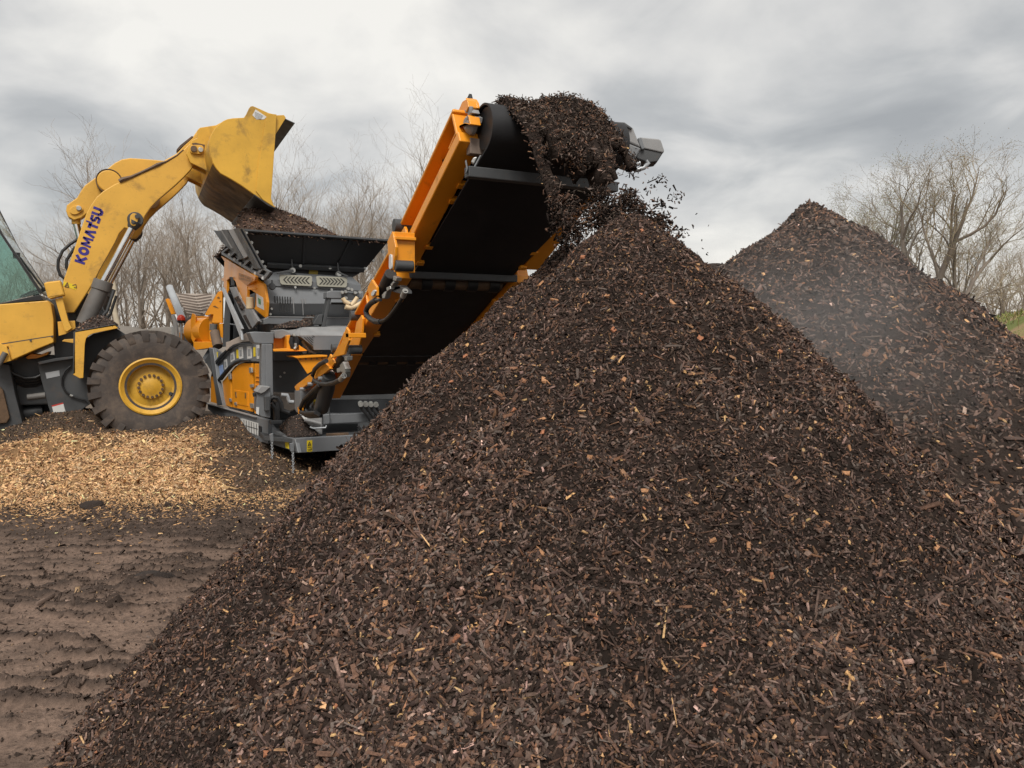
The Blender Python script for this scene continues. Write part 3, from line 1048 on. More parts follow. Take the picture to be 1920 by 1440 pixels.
# bell crank and bucket link between the arms
bc = [(396, 690), (400, 655), (440, 625), (462, 610), (485, 570), (510, 535), (560, 498), (620, 455), (690, 400), (730, 380), (780, 372), (850, 376), (920, 382), (985, 388), (1020, 395), (1030, 440), (960, 500), (800, 560), (640, 640), (560, 690), (520, 705), (490, 730), (445, 745), (408, 725)]
bell = MB().plate('c1', bc, 'Y', YC - 0.10, 0.20).build('bell_crank', M['yellow'], loader, 0.012)
mb = MB()
boss = on(C('c1', (655, 510))[0], 'Y', YC - 0.30)
mb.lathe([(0.0, 0.0), (0.15, 0.0), (0.165, 0.015), (0.165, 0.2)], boss, (0, 1, 0), 28)
mb.build('pivot_boss', M['yellow'], bell, 0.006, True)
mb = MB()
ring_c = on(C('c1', (655, 510))[0], 'Y', YC - 0.302)
mb.lathe([(0.166, 0.0), (0.176, 0.0), (0.176, 0.19), (0.166, 0.19)], ring_c, (0, 1, 0), 32, True)
mb.build('grease_ring', M['steel_dirty'], bell, 0, True)
plate('pin_plate', M['yellow'], bell, 'c1', round_poly([(415, 700), (425, 665), (470, 652), (500, 670), (497, 690), (450, 715)], 0.25, 2), 'Y', YC - 0.125, 0.03)
mb = MB().lathe([(0, 0), (0.035, 0), (0.035, 0.03)], on(C('c1', (473, 672))[0], 'Y', YC - 0.15), (0, 1, 0), 14)
mb.build('pin', M['steel'], bell, 0.004, True)
lp = [(985, 386), (1060, 345), (1100, 300), (1150, 255), (1185, 205), (1232, 215), (1225, 250), (1180, 300), (1140, 345), (1070, 400), (1010, 430)]
link = MB().plate('c1', lp, 'Y', YC - 0.08, 0.16).build('bucket_link', M['yellow'], loader, 0.012)
plate('worn_strip', M['steel_dirty'], link, 'c1', [(1060, 320), (1080, 296), (1150, 240), (1160, 243), (1100, 298), (1064, 330)], 'Y', YC - 0.085, 0.17, 0)

# bucket: shell, side plates, blade, hinge brackets
YB0, YB1 = YC - 1.42, YC + 1.50
prof = [(1130, 1150), (1170, 1262), (1100, 1228), (940, 1112), (800, 1012), (680, 938), (560, 872), (510, 815), (475, 755), (448, 680), (436, 620), (430, 560), (434, 490), (450, 435), (475, 390), (508, 345), (560, 298), (600, 272), (640, 256), (700, 246), (760, 243), (822, 240), (1000, 195), (1100, 190), (1190, 205), (1196, 222)]
q = [on(p, 'Y', YB0) for p in C('bk', *prof)]
cen = np.mean([q[5], q[12], q[18], q[23]], axis=0)
outer = q[1:-1]
inner = []
for i, p in enumerate(outer):
    a, b_ = outer[max(0, i - 1)], outer[min(len(outer) - 1, i + 1)]
    d_ = b_ - a
    n_ = np.array([d_[2], 0, -d_[0]])
    n_ /= np.linalg.norm(n_)
    if n_.dot(cen - p) < 0:
        n_ = -n_
    inner.append(p + n_ * 0.035)
mb = MB()
ylen = YB1 - YB0 - 0.06
for i in range(len(outer) - 1):
    mb.prism([p + np.array([0, 0.03, 0]) for p in (outer[i], outer[i + 1], inner[i + 1], inner[i])], (0, ylen, 0))
bucket = MB()
bucket.v, bucket.f = [], []
# shell as one continuous strip
no = len(outer)
vs = [p + np.array([0, 0.03, 0]) for p in outer] + [p + np.array([0, 0.03, 0]) for p in inner]
vs = vs + [p + np.array([0, ylen, 0]) for p in vs]
fs = []
for i in range(no - 1):
    fs += [(i, i + 1, 2 * no + i + 1, 2 * no + i), (no + i + 1, no + i, 3 * no + i, 3 * no + i + 1), (i + 1, i, no + i, no + i + 1), (2 * no + i, 2 * no + i + 1, 3 * no + i + 1, 3 * no + i)]
fs += [(0, 2 * no, 3 * no, no), (no - 1, 2 * no - 1, 4 * no - 1, 3 * no - 1)]
bucket.add(vs, fs)
shell = bucket.build('bucket', M['yellow2'], loader, 0, True)
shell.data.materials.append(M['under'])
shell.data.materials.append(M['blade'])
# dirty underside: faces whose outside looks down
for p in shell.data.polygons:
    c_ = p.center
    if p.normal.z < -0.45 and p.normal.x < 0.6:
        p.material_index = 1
    zz_ = c_.z + ORG[loader.name][2]
side_px = [(1130, 1150), (1168, 1258), (1100, 1226), (940, 1108), (800, 1008), (680, 934), (560, 868), (514, 815), (479, 755), (452, 680), (440, 620), (434, 560), (438, 490), (453, 437), (478, 392), (510, 350), (562, 303), (600, 276), (640, 259), (700, 249), (760, 246), (824, 243), (850, 205), (880, 140), (900, 116), (925, 112), (1010, 148), (1100, 190), (1190, 210), (1180, 430), (1166, 620), (1150, 880)]
for y0 in (YB0, YB1 - 0.035):
    qq = [on(p, 'Y', YB0) + np.array([0, y0 - YB0, 0]) for p in C('bk', *side_px)]
    sp = MB().prism(qq, (0, 0.035, 0)).build('side_plate', M['yellow2'], shell, 0.006)
    if y0 == YB0:
        # front stiffener strip along the side plate's mouth
        MB().plate('bk', [(1085, 195), (1192, 206), (1180, 430), (1166, 620), (1130, 1150), (1165, 1250), (1040, 1170), (958, 1068), (970, 950), (990, 740), (1030, 530), (1060, 330)], 'Y', YB0 - 0.018, 0.018).build('mouth_strip', M['yellow2'], shell, 0.005)
        mb = MB()
        mb.plate('bk', [(955, 150), (1080, 235), (1050, 262), (965, 262), (920, 215)], 'Y', YB0 - 0.004, 0.003)
        lab = mb.build('paper_label', M['sticker_w'], shell)
        mb = MB()
        for k in range(5):
            a = on(C('bk', (945 + k * 1, 178 + k * 16))[0], 'Y', YB0 - 0.006)
            b_ = on(C('bk', (1040 - k * 6, 225 + k * 9))[0], 'Y', YB0 - 0.006)
            mb.bar(a, b_, 0.006, 0.002, (0, 1, 0))
        mb.build('label_print', M['print_g'], shell)
# spill guard lip and cutting blade
g0 = [on(p, 'Y', YB0) for p in C('bk', (1186, 206), (1280, 205), (1300, 236), (1412, 288), (1404, 297), (1296, 250), (1190, 222))]
MB().prism([p + np.array([0, 0.08, 0]) for p in g0], (0, YB1 - YB0 - 0.16, 0)).build('spill_guard', M['blade'], shell, 0.004)
MB().prism([p + np.array([0, 0.04, 0]) for p in [on(p, 'Y', YB0) for p in C('bk', (1190, 208), (1280, 205), (1302, 238), (1180, 432))]], (0, 0.03, 0)).build('guard_gusset', M['yellow2'], shell, 0.004)
bl = [on(p, 'Y', YB0) for p in C('bk', (1182, 1272), (1100, 1240), (935, 1122), (940, 1106), (1104, 1222), (1172, 1254))]
MB().prism([p + np.array([0, -0.02, 0]) for p in bl], (0, YB1 - YB0 + 0.04, 0)).build('cutting_blade', M['blade'], shell, 0.003)
for y0 in (YA - 0.10, YA + 0.16, YC + 0.36, YC + 0.62):
    br = [on(p, 'Y', YA - 0.1) for p in C('bk', (210, 560), (240, 500), (300, 470), (300, 385), (330, 355), (510, 328), (560, 300), (620, 600), (620, 800), (480, 880), (330, 800), (225, 750), (175, 650))]
    MB().prism([p + np.array([0, y0 - YA + 0.1, 0]) for p in br], (0, 0.05, 0)).build('hinge_bracket', M['yellow2'], shell, 0.006)
plate('pin_keeper', M['yellow'], shell, 'bk', round_poly([(218, 640), (218, 570), (245, 548), (370, 552), (372, 625), (345, 655)], 0.22, 2), 'Y', YA - 0.14, 0.035)
MB().lathe([(0, 0), (0.045, 0), (0.045, 0.03)], on(C('bk', (262, 592))[0], 'Y', YA - 0.165), (0, 1, 0), 16).build('pin', M['steel_dirty'], shell, 0.003, True)
MB().lathe([(0, 0), (0.035, 0), (0.035, 0.03)], on(C('bk', (338, 602))[0], 'Y', YA - 0.165), (0, 1, 0), 16).build('pin', M['steel'], shell, 0.003, True)
plate('dark_keeper_edge', M['steel_dirty'], shell, 'bk', [(240, 530), (280, 525), (385, 548), (372, 620), (350, 560), (245, 545)], 'Y', YA - 0.108, 0.006, 0)  # dark strip showing along the pin keeper's upper edge

# lift cylinders
YCYL = YA - 0.13
for k, y0 in enumerate((YCYL, YC + 0.73)):
    def cy(p):
        return on(C('c1', p)[0], 'Y', YCYL) + np.array([0, y0 - YCYL, 0])
    b0, b1, b2, r1 = cy((505, 1370)), cy((610, 1145)), cy((622, 1110)), cy((800, 775))
    mb = MB().tube([b0, b1], 0.112, 28)
    barrel = mb.build('lift_cylinder', M['cyl'], loader, 0.006, True)
    MB().tube([b1 - (b2 - b1) * 0.6, b2], 0.128, 28).build('gland', M['cyl'], barrel, 0.006, True)
    MB().tube([b2, r1], 0.046, 20).build('rod', M['chrome'], barrel, 0, True)
    MB().tube([r1 - (r1 - b2) * 0.06, r1 + (r1 - b2) * 0.06], [0.06, 0.10], 18).build('rod_end', M['grey_d'], barrel, 0.006, True)
    c_ = cy((812, 742)) - np.array([0, 0.05, 0])
    MB().lathe([(0, 0), (0.10, 0), (0.105, 0.02), (0.105, 0.12)], c_, (0, 1, 0), 24).build('rod_eye', M['grey_d'], barrel, 0.004, True)
    MB().tube([cy((640, 1165)) + np.array([0.09, -0.03, 0]), cy((600, 1290)) + np.array([0.09, -0.03, 0]), cy((560, 1350)) + np.array([0.06, -0.03, 0])], 0.022, 10).build('pipe', M['grey_d'], barrel, 0, True)
    if k == 0:
        MB().plate('c1', round_poly([(780, 770), (778, 720), (800, 700), (835, 715), (830, 740), (810, 785)], 0.22, 2), 'Y', YCYL - 0.08, 0.03).build('pin_keeper', M['yellow'], barrel, 0.003)
        MB().lathe([(0, 0), (0.03, 0), (0.03, 0.02)], on(C('c1', (822, 722))[0], 'Y', YCYL - 0.1), (0, 1, 0), 12).build('pin', M['grey_d'], barrel, 0, True)
        MB().lathe([(0, 0), (0.022, 0), (0.022, 0.02)], on(C('c1', (797, 757))[0], 'Y', YCYL - 0.1), (0, 1, 0), 12).build('pin', M['grey_d'], barrel, 0, True)

# tilt cylinder
t0, t1, t2, t3 = [on(p, 'Y', YC) for p in C('c1', (455, 690), (458, 770), (463, 785), (500, 940))]
tilt = MB().tube([t0, t1], 0.06, 18).build('tilt_cylinder', M['yellow'], loader, 0.004, True)
MB().tube([t1, t3], 0.05, 18).build('rod', M['chrome'], tilt, 0, True)
MB().tube([t3 - (t3 - t1) * 0.15, t3 + (t3 - t1) * 1.2], 0.10, 20).build('barrel', M['yellow'], tilt, 0.006, True)
# hoses behind the arm
for pts in ([(465, 860), (420, 890), (375, 930), (350, 985), (348, 1035), (362, 1075), (390, 1098), (430, 1120)],
            [(452, 905), (425, 945), (400, 985), (398, 1030), (420, 1060), (450, 1080)]):
    q = [on(p, 'Y', YC - 0.25) for p in C('c1', *pts)]
    MB().tube(q, 0.021, 10).build('hose', M['rubber'], loader, smooth=True)

# front frame: tower, side plate, plates
tower = MB().plate('c2', [(300, 520), (318, 512), (385, 512), (425, 540), (450, 585), (470, 650), (500, 700), (520, 900), (380, 880), (330, 885), (322, 780)], 'Y', YC - 0.42, 0.84).build('frame_tower', M['grey_d'], loader, 0.01)
front = MB().plate('c2', [(222, 905), (330, 880), (445, 868), (540, 760), (640, 715), (720, 715), (760, 900), (640, 1080), (510, 1165), (430, 1235), (330, 1272), (290, 1160)], 'Y', YC - 0.55, 1.10).build('front_frame', M['grey_d'], loader, 0.01)
MB().plate('c2', [(225, 892), (330, 870), (440, 858), (440, 872), (330, 888), (235, 908)], 'Y', YC - 0.66, 0.14).build('frame_flange', M['grey_d'], front, 0.006)
MB().plate('c1', [(300, 1290), (345, 1262), (430, 1230), (520, 1180), (600, 1240), (640, 1330), (620, 1400), (330, 1420)], 'Y', YC - 0.34, 0.68).build('arm_mount', M['grey_d'], loader, 0.01)
YF = YC - 0.553
plate('paper_label', M['sticker_w'], front, 'c2', [(312, 1160), (380, 1142), (397, 1204), (328, 1222)], 'Y', YF, 0.003, 0)
plate('label_print', M['print_r'], front, 'c2', [(310, 1153), (378, 1135), (380, 1143), (312, 1161)], 'Y', YF - 0.001, 0.003, 0)
plate('type_plate', M['sticker_w'], front, 'c2', [(272, 957), (356, 942), (359, 975), (280, 992)], 'Y', YF, 0.004, 0).data.materials[0] = M['galv']
q = [on(p, 'Y', YF - 0.03) for p in C('c2', (425, 915), (390, 945), (372, 985), (372, 1030), (390, 1065), (420, 1090), (460, 1108), (520, 1125))]
MB().tube(q, 0.013, 8).build('hose', M['rubber'], front, smooth=True)
MB().tube([q[5], q[5] * 0.6 + q[6] * 0.4], 0.018, 8).build('hose_fitting', M['steel'], front, smooth=True)

# fender over the near wheel
YFD = YW + 0.06
fen = [(452, 706), (690, 664), (716, 688), (560, 720), (532, 733), (516, 752), (509, 785), (500, 988), (478, 990), (438, 968), (444, 800)]
fender = MB().plate('c2', fen, 'Y', YFD, 0.03).build('fender', M['yellow'], loader, 0.006)
top = [on(p, 'Y', YFD) for p in C('c2', (452, 706), (690, 664), (716, 688), (716, 696), (690, 676), (452, 716))]
MB().prism(top, (0, 0.62, 0)).build('fender_top', M['grey_d'], fender, 0.004)
bk_ = [on(p, 'Y', YFD) for p in C('c2', (440, 712), (452, 708), (452, 960), (438, 966))]
MB().prism(bk_, (0, 0.62, 0)).build('fender_back', M['grey_d'], fender, 0.004)
plate('step_bracket', M['yellow'], fender, 'c2', [(370, 768), (385, 756), (462, 752), (462, 782)], 'Y', YFD + 0.01, 0.12, 0.006)
# inner wheel-well plate
plate('wheel_well', M['grey_d'], loader, 'c2', [(500, 760), (560, 722), (700, 690), (760, 730), (700, 900), (560, 980), (500, 1000)], 'Y', YW + 0.56, 0.03)

# cab
cab = MB()
YCB = YC - 0.80
cab.plate('c2', [(-420, 585), (0, 545), (288, 523), (308, 545), (322, 640), (322, 775), (215, 818), (75, 880), (65, 888), (50, 800), (-420, 900)], 'Y', YCB, 1.60)
cab = cab.build('cab', M['yellow'], loader, 0.012)
MB().plate('c2', [(-420, 830), (0, 782), (322, 732), (322, 737), (0, 788), (-420, 836)], 'Y', YCB - 0.002, 0.004).build('seam', M['grey_d'], cab)
MB().plate('c2', [(-420, 585), (-420, 560), (0, 540), (238, 488), (262, 520)], 'Y', YCB + 0.02, 1.56).build('window_sill', M['black'], cab, 0.004)
MB().plate('c2', [(-420, 560), (-420, -230), (-190, -230), (0, 125), (238, 482), (0, 538)], 'Y', YCB + 0.05, 0.012).build('side_window', M['glass'], cab)
MB().plate('c2', [(-420, 560), (-420, -230), (-190, -230), (0, 125), (238, 482), (0, 538)], 'Y', YC + 0.72, 0.012).build('side_window', M['glass'], cab)
pil = [(-190, -230), (0, 125), (238, 482), (256, 478), (12, 118), (-170, -238)]
for y0 in (YCB + 0.02, YC + 0.70):
    qq = [on(p, 'Y', YCB) + np.array([0, y0 - YCB, 0]) for p in C('c2', *pil)]
    MB().prism(qq, (0, 0.07, 0)).build('pillar', M['black'], cab, 0.004)
wq = [on(p, 'Y', YCB) + np.array([0, 0.09, 0]) for p in C('c2', (-180, -232), (6, 122), (246, 480))]
wq2 = [p + np.array([0.012, 0, 0.006]) for p in wq]
MB().prism(wq + wq2[::-1], (0, 1.42, 0)).build('windscreen', M['glass'], cab)
rf = [on(p, 'Y', YCB) for p in C('c2', (-440, -232), (-440, -300), (-170, -300), (-150, -232))]
MB().prism(rf, (0, 1.6, 0)).build('roof', M['yellow'], cab, 0.02)
# wiper and mirror stub on the windscreen's edge
mb = MB().tube([on(p, 'Y', YCB + 0.3) for p in C('c2', (262, 455), (200, 372), (120, 265))], 0.014, 6)
mb.box(*(lambda c_: (c_ - np.array([.04, .03, .03]), c_ + np.array([.04, .03, .05])))(on(C('c2', (100, 258))[0], 'Y', YCB + 0.3)))
mb.build('wiper', M['black'], cab)
# seat and steering column inside the cab
sx = on(C('c2', (0, 480))[0], 'Y', YC) + np.array([0.55, 0, 0])
seat = MB().box(sx + np.array([-0.95, -0.26, -0.35]), sx + np.array([-0.45, 0.26, -0.22])).build('seat', M['black'], cab, 0.04)
MB().box(sx + np.array([-1.0, -0.24, -0.2]), sx + np.array([-0.85, 0.24, 0.5])).build('seat_back', M['black'], cab, 0.04)
mb = MB().tube([sx + np.array([0.05, 0, -0.55]), sx + np.array([-0.12, 0, 0.02])], 0.04, 10)
mb.lathe([(0.19, -0.015), (0.215, 0), (0.19, 0.015), (0.175, 0)], sx + np.array([-0.12, 0, 0.03]), (-0.4, 0, 1), 24, True)
mb.build('steering_column', M['black'], cab, 0, True)
q = [on(p, 'Y', YCB - 0.012) for p in C('b6', (276, 473), (468, 436))]
mb = MB()
for p in q:
    mb.lathe([(0, 0), (0.014, 0), (0.014, 0.014)], p, (0, 1, 0), 8)
mb.build('bolt', M['grey_d'], cab)

# work lamp on its post, and the bracket below
YL = YCB - 0.16
lamp = MB().plate('c2', [(262, 420), (280, 412), (362, 402), (386, 490), (300, 512), (286, 505)], 'Y', YL, 0.22).build('work_lamp', M['yellow'], loader, 0.01)
MB().plate('c2', [(268, 420), (358, 408), (379, 486), (292, 502)], 'Y', YL - 0.006, 0.01).build('lamp_cover', M['yellow'], lamp, 0.004)
MB().plate('c2', [(330, 512), (375, 506), (388, 560), (412, 650), (432, 690), (400, 712), (385, 700), (352, 590)], 'Y', YL + 0.05, 0.10).build('lamp_post', M['yellow'], lamp, 0.008)
MB().plate('c2', [(345, 650), (450, 644), (454, 690), (395, 724), (352, 736)], 'Y', YL + 0.17, 0.025).build('post_base', M['yellow'], lamp, 0.005)

# articulation: rear frame post, hoses, pins
YR = YC - 0.62
rear = MB().plate('c2', [(-500, 890), (0, 900), (55, 908), (90, 1080), (150, 1312), (0, 1362), (-500, 1420)], 'Y', YR, 1.24).build('rear_frame', M['grey_d'], loader, 0.01)
MB().plate('c2', [(-260, 1050), (0, 1040), (18, 1060), (58, 1225), (40, 1258), (-260, 1290)], 'Y', YR - 0.05, 0.05).build('step_box', M['steel_dirty'], rear, 0.012)
MB().plate('c2', [(-80, 800), (0, 780), (40, 800), (66, 885), (10, 900), (-80, 905)], 'Y', YCB - 0.06, 0.06).build('step_bracket', M['yellow'], cab, 0.006)
MB().tube([on(p, 'Y', YCB - 0.09) for p in C('c2', (-20, 925), (2, 890), (32, 835))], 0.035, 10).build('handrail', M['cyl'], cab, 0, True)
for k in range(7):
    dz = k * 16
    q = [on(p, 'Y', YR + 0.12 + 0.05 * k) for p in C('c2', (40, 935 + dz), (85, 965 + dz), (150, 990 + dz * .95), (215, 985 + dz), (285, 950 + dz))]
    MB().tube(q, 0.024, 8).build('hose', M['rubber'], loader, smooth=True)
hub = MB()
for zz_ in ((60, 1110), (200, 1100)), ((70, 1215), (260, 1190)):
    a, b_ = on(C('c2', zz_[0])[0], 'Y', YC - 0.2), on(C('c2', zz_[1])[0], 'Y', YC - 0.2)
    hub.tube([a, b_], 0.10, 14)
hub.box(on(C('c2', (90, 1000))[0], 'Y', YC), on(C('c2', (330, 1280))[0], 'Y', YC + 0.4))
hub.build('articulation_joint', M['grey_d'], loader, 0.006, True)
q = on(C('b6', (245, 985))[0], 'Y', YR + 0.1), on(C('b6', (410, 965))[0], 'Y', YR + 0.1)
MB().tube(q, 0.045, 14).build('steering_cylinder', M['cyl'], loader, 0.004, True)
# things glimpsed under the cab floor
MB().plate('b6', [(230, 625), (280, 590), (360, 600), (440, 570), (430, 600), (340, 632), (250, 640)], 'Y', YC - 0.5, 0.4).build('floor_bracket', M['orange'], cab, 0.006)


MB().box((WC[0] - 2.4, YC - 0.34, 0.75), (WC[0] - 0.3, YC + 0.34, 1.45)).build('middle_frame', M['grey_d'], loader, 0.02)
MB().box((WC[0] - 3.0, YCB + 0.06, 1.75), (WC[0] - 2.3, YC + 0.74, 3.1)).build('added_cab_backing', M['black'], cab, 0.02)  # unseen black block, added to darken the view through the cab glass


# wheels
def wheel(cx, cy, cz, r, w, outward):
    """outward: -1 when the outer face looks to -Y"""
    root = MB()
    s = outward
    c = np.array([cx, cy, cz])            # centre of the outer face
    ax = (0, -s, 0)                        # from outer face inwards
    prof = [(0.30, 0.055), (0.415, 0.03), (0.47, 0.012), (0.60, 0.0), (0.68, 0.012), (0.735, 0.05), (0.745, 0.10), (0.745, w - 0.10), (0.735, w - 0.05), (0.68, w - 0.012), (0.60, w), (0.42, w - 0.03), (0.36, w - 0.05)]
    prof = [(p * r / 0.775, h) for p, h in prof]
    mb = MB().lathe(prof, c, ax, 72, True)
    k = r / 0.775
    nl = 23
    for side in (0, 1):
        for i in range(nl):
            a0 = 2 * math.pi * (i + 0.5 * side) / nl
            # chevron lug from the shoulder to the middle
            pts = []
            for (rr_, hh, da) in ((0.635, 0.002, 0.0), (0.735, 0.016, 0.01), (0.735, w * 0.53, 0.20)):
                for dd in (-0.062, 0.062):
                    a = a0 + da + dd * (1.0 if hh < 0.1 else 0.8)
                    h = hh if side == 0 else w - hh
                    pts.append((rr_, h, a))
            def P3(rr_, h, a, add):
                rr_ = (rr_ + add) * k
                return c + np.array([math.cos(a) * rr_, -s * h, math.sin(a) * rr_])
            lo = [P3(*p, -0.02) for p in pts]
            hi = [P3(p[0], p[1] - (0.016 if side == 0 else -0.016) * (1 if j < 2 else 0.7 if j < 4 else 0), a_, 0.046 if j >= 2 else 0.014) for j, (p, a_) in enumerate(zip(pts, [p[2] * 1 for p in pts]))]
            n0 = len(mb.v)
            mb.add(lo + hi, [(0, 2, 3, 1), (2, 4, 5, 3), (6, 7, 9, 8), (8, 9, 11, 10), (0, 1, 7, 6), (4, 10, 11, 5), (0, 6, 8, 2), (2, 8, 10, 4), (1, 3, 9, 7), (3, 5, 11, 9)])
    rim_r = 0.40 * k
    w_ = bpy.data.objects.new('wheel', None)
    COL.objects.link(w_)
    w_.parent = loader
    ORG[w_.name] = ORG[loader.name]
    mb.build('tyre', M['tyre'], w_, 0, True)
    rp = [(rim_r, 0.05), (rim_r * 1.0, 0.02), (rim_r * 0.95, 0.012), (rim_r * 0.90, 0.03), (rim_r * 0.80, 0.055), (rim_r * 0.79, 0.15), (rim_r * 0.70, 0.17), (rim_r * 0.46, 0.15), (rim_r * 0.44, 0.13), (rim_r * 0.28, 0.128), (rim_r * 0.22, 0.115), (rim_r * 0.0, 0.11)]
    MB().lathe(rp, c, ax, 48, caps=False).build('rim', M['yellow2'], w_, 0, True)
    mb2 = MB()
    for i in range(16):
        a = 2 * math.pi * i / 16 + 0.1
        mb2.lathe([(0, 0), (0.019, 0), (0.022, 0.03)], c + np.array([math.cos(a) * rim_r * 0.385, -s * 0.105, math.sin(a) * rim_r * 0.385]), ax, 6)
    mb2.build('bolt_ring', M['steel_dirty'], w_)
    mb2 = MB().tube([c + np.array([rim_r * 0.70, -s * 0.16, -rim_r * 0.33]), c + np.array([rim_r * 0.62, -s * 0.11, -rim_r * 0.28])], 0.028, 8)
    mb2.build('valve', M['black'], w_)
    MB().lathe([(0.33 * k, w - 0.06), (0.33 * k, 0.2)], c, ax, 32, caps=False).build('inner_rim', M['yellow2'], w_, 0, True)
    return w_


WR = 0.775
wheel(WC[0], YW, WC[2], WR, 0.56, -1)
wheel(WC[0], YC + (YC - YW), WC[2], WR, 0.56, 1)
wheel(WC[0] - 2.95, YW, WC[2] - 0.06, WR, 0.56, -1)
wheel(WC[0] - 2.95, YC + (YC - YW), WC[2] - 0.06, WR, 0.56, 1)
MB().tube([(WC[0], YW + 0.2, WC[2]), (WC[0], 2 * YC - YW - 0.2, WC[2])], 0.22, 20).build('axle', M['grey_d'], loader, 0.01, True)
MB().tube([(WC[0] - 2.95, YW + 0.2, WC[2] - .06), (WC[0] - 2.95, 2 * YC - YW - 0.2, WC[2] - .06)], 0.22, 20).build('axle', M['grey_d'], loader, 0.01, True)
# rear bodywork (outside the photograph)
xr = WC[0] - 2.1
MB().prism([(xr, YC - 0.62, 1.55), (xr, YC - 0.62, 2.25), (xr - 2.3, YC - 0.62, 2.05), (xr - 2.6, YC - 0.62, 1.8), (xr - 2.6, YC - 0.62, 1.0), (xr, YC - 0.62, 1.0)], (0, 1.24, 0)).build('engine_hood', M['yellow'], loader, 0.04)
MB().box((xr - 2.9, YC - 0.9, 0.65), (xr - 2.5, YC + 0.9, 1.4)).build('counterweight', M['yellow'], loader, 0.06)


# mulch lying on the fender
def small_heap(name, outline_pts, label, cat, n, size=0.9, mat='mulch', light=0.05):
    """outline_pts: the foot corners (3D), then the ridge points (3D): a low hull of fines with chips on it."""
    foot, ridge = outline_pts
    bm = bmesh.new()
    vs = [bm.verts.new(tuple(p)) for p in list(foot) + list(ridge)]
    bmesh.ops.convex_hull(bm, input=vs)
    bmesh.ops.triangulate(bm, faces=bm.faces)
    bmesh.ops.subdivide_edges(bm, edges=bm.edges, cuts=5, use_grid_fill=True)
    for v_ in bm.verts:
        v_.co.z += (float(fbm(v_.co.x * 7, v_.co.y * 7, 3)) - 0.5) * 0.05
    bmesh.ops.recalc_face_normals(bm, faces=bm.faces)
    c0 = np.mean(foot, axis=0)
    root = thing(name, c0, label, cat)
    me = bpy.data.meshes.new('heap_body')
    bm.verts.ensure_lookup_table()
    bm.faces.ensure_lookup_table()
    tri = [f_ for f_ in bm.faces if f_.normal.z > 0.05]
    ar = np.array([f_.calc_area() for f_ in tri])
    pick = RNG.choice(len(tri), n, p=ar / ar.sum())
    P, N = [], []
    for i in pick:
        f_ = tri[i]
        w = RNG.dirichlet([1] * len(f_.verts))
        P.append(sum(np.array(v_.co) * wi for v_, wi in zip(f_.verts, w)))
        N.append(np.array(f_.normal))
    for v_ in bm.verts:
        v_.co -= Vector(c0)
    bm.to_mesh(me)
    bm.free()
    me.polygons.foreach_set('use_smooth', [True] * len(me.polygons))
    me.materials.append(M[mat])
    ob = bpy.data.objects.new('heap_body', me)
    COL.objects.link(ob)
    ob.parent = root
    ORG[root.name] = tuple(c0)
    chips('mulch_chip_cover', np.array(P), np.array(N), root, size, light, 0.01, tilt=0.5)
    return root


fz = [on(p, 'Y', YFD) for p in C('c2', (452, 704), (600, 680), (700, 664))]
foot = [p + np.array([0, dy_, 0]) for p in fz for dy_ in (0.01, 0.6)]
ridge = [on(p, 'Y', YFD + 0.28) for p in C('c2', (480, 668), (560, 645), (600, 612), (640, 640), (690, 662))]
small_heap('mulch_heap', (foot, ridge), 'dark mulch lying on the loader fender above its front wheel', 'mulch', 900, 1.0)

# ------------------------------------------------------------------ mobile screener
scr = thing('mobile_screener', (2.35, 11.5, 0.0), 'grey and orange mobile screening machine with dark hopper and long discharge conveyor', 'screener')


def vcol(p, a, b_):
    """point on the sight line p on the vertical plane standing through sight column a=(px, D) and column b=(px, D)"""
    w = (p[0] - a[0]) / (b_[0] - a[0])
    return on(p, 'D', 1.0 / ((1 - w) / a[1] + w / b_[1]))


def vp(name, mat, parent, k, pts, a, b_, t=0.02, bevel=0.004, out=0.0):
    q = [vcol(p, a, b_) for p in C(k, *pts)]
    d_ = vcol((b_[0], 700), a, b_) - vcol((a[0], 700), a, b_)
    n_ = np.array([d_[1], -d_[0], 0.0])
    n_ /= np.linalg.norm(n_)
    if n_.dot(q[0] - E0) < 0:
        n_ = -n_
    q = [p - n_ * out for p in q]
    return MB().prism(q, n_ * t).build(name, mat, parent, bevel)


# --- hidden core of the machine, so that nothing shows through it
core = MB()
core.box((1.75, 11.35, 0.55), (2.85, 15.2, 2.45))
core.box((1.62, 11.0, 0.55), (3.5, 14.6, 1.75))
core = core.build('machine_core', M['hopper'], scr, 0.02)
MB().box((1.5, 10.95, 0.42), (3.55, 15.6, 0.56)).build('chassis', M['grey_d'], scr, 0.02)
for y0 in (11.0,):
    for x0 in (1.62, 3.0):
        tr = MB()
        prof_ = [(y0, 0.10), (y0 + .15, 0.0), (y0 + 3.2, 0.0), (y0 + 3.35, 0.10), (y0 + 3.35, 0.40), (y0 + 3.2, 0.52), (y0 + .15, 0.52), (y0, 0.40)]
        tr.prism([(x0, y, z) for y, z in prof_], (0.42, 0, 0))
        tr.build('crawler_track', M['grey_d'], scr, 0.03)

# --- hopper
HY0, HY1 = 10.9, 11.35
tl, trr = on(C('c3', (600, 206))[0], 'Y', HY0), on(C('c3', (1795, 293))[0], 'Y', HY0)
brr, bll = on(C('c3', (1600, 528))[0], 'Y', HY1), on(C('c3', (835, 500))[0], 'Y', HY1)
hop = MB().quad3([tl, trr, brr, bll], 0.02).build('hopper', M['hopper'], scr, 0.004)


def hpt(u, v):
    return (tl * (1 - u) + trr * u) * (1 - v) + (bll * (1 - u) + brr * u) * v


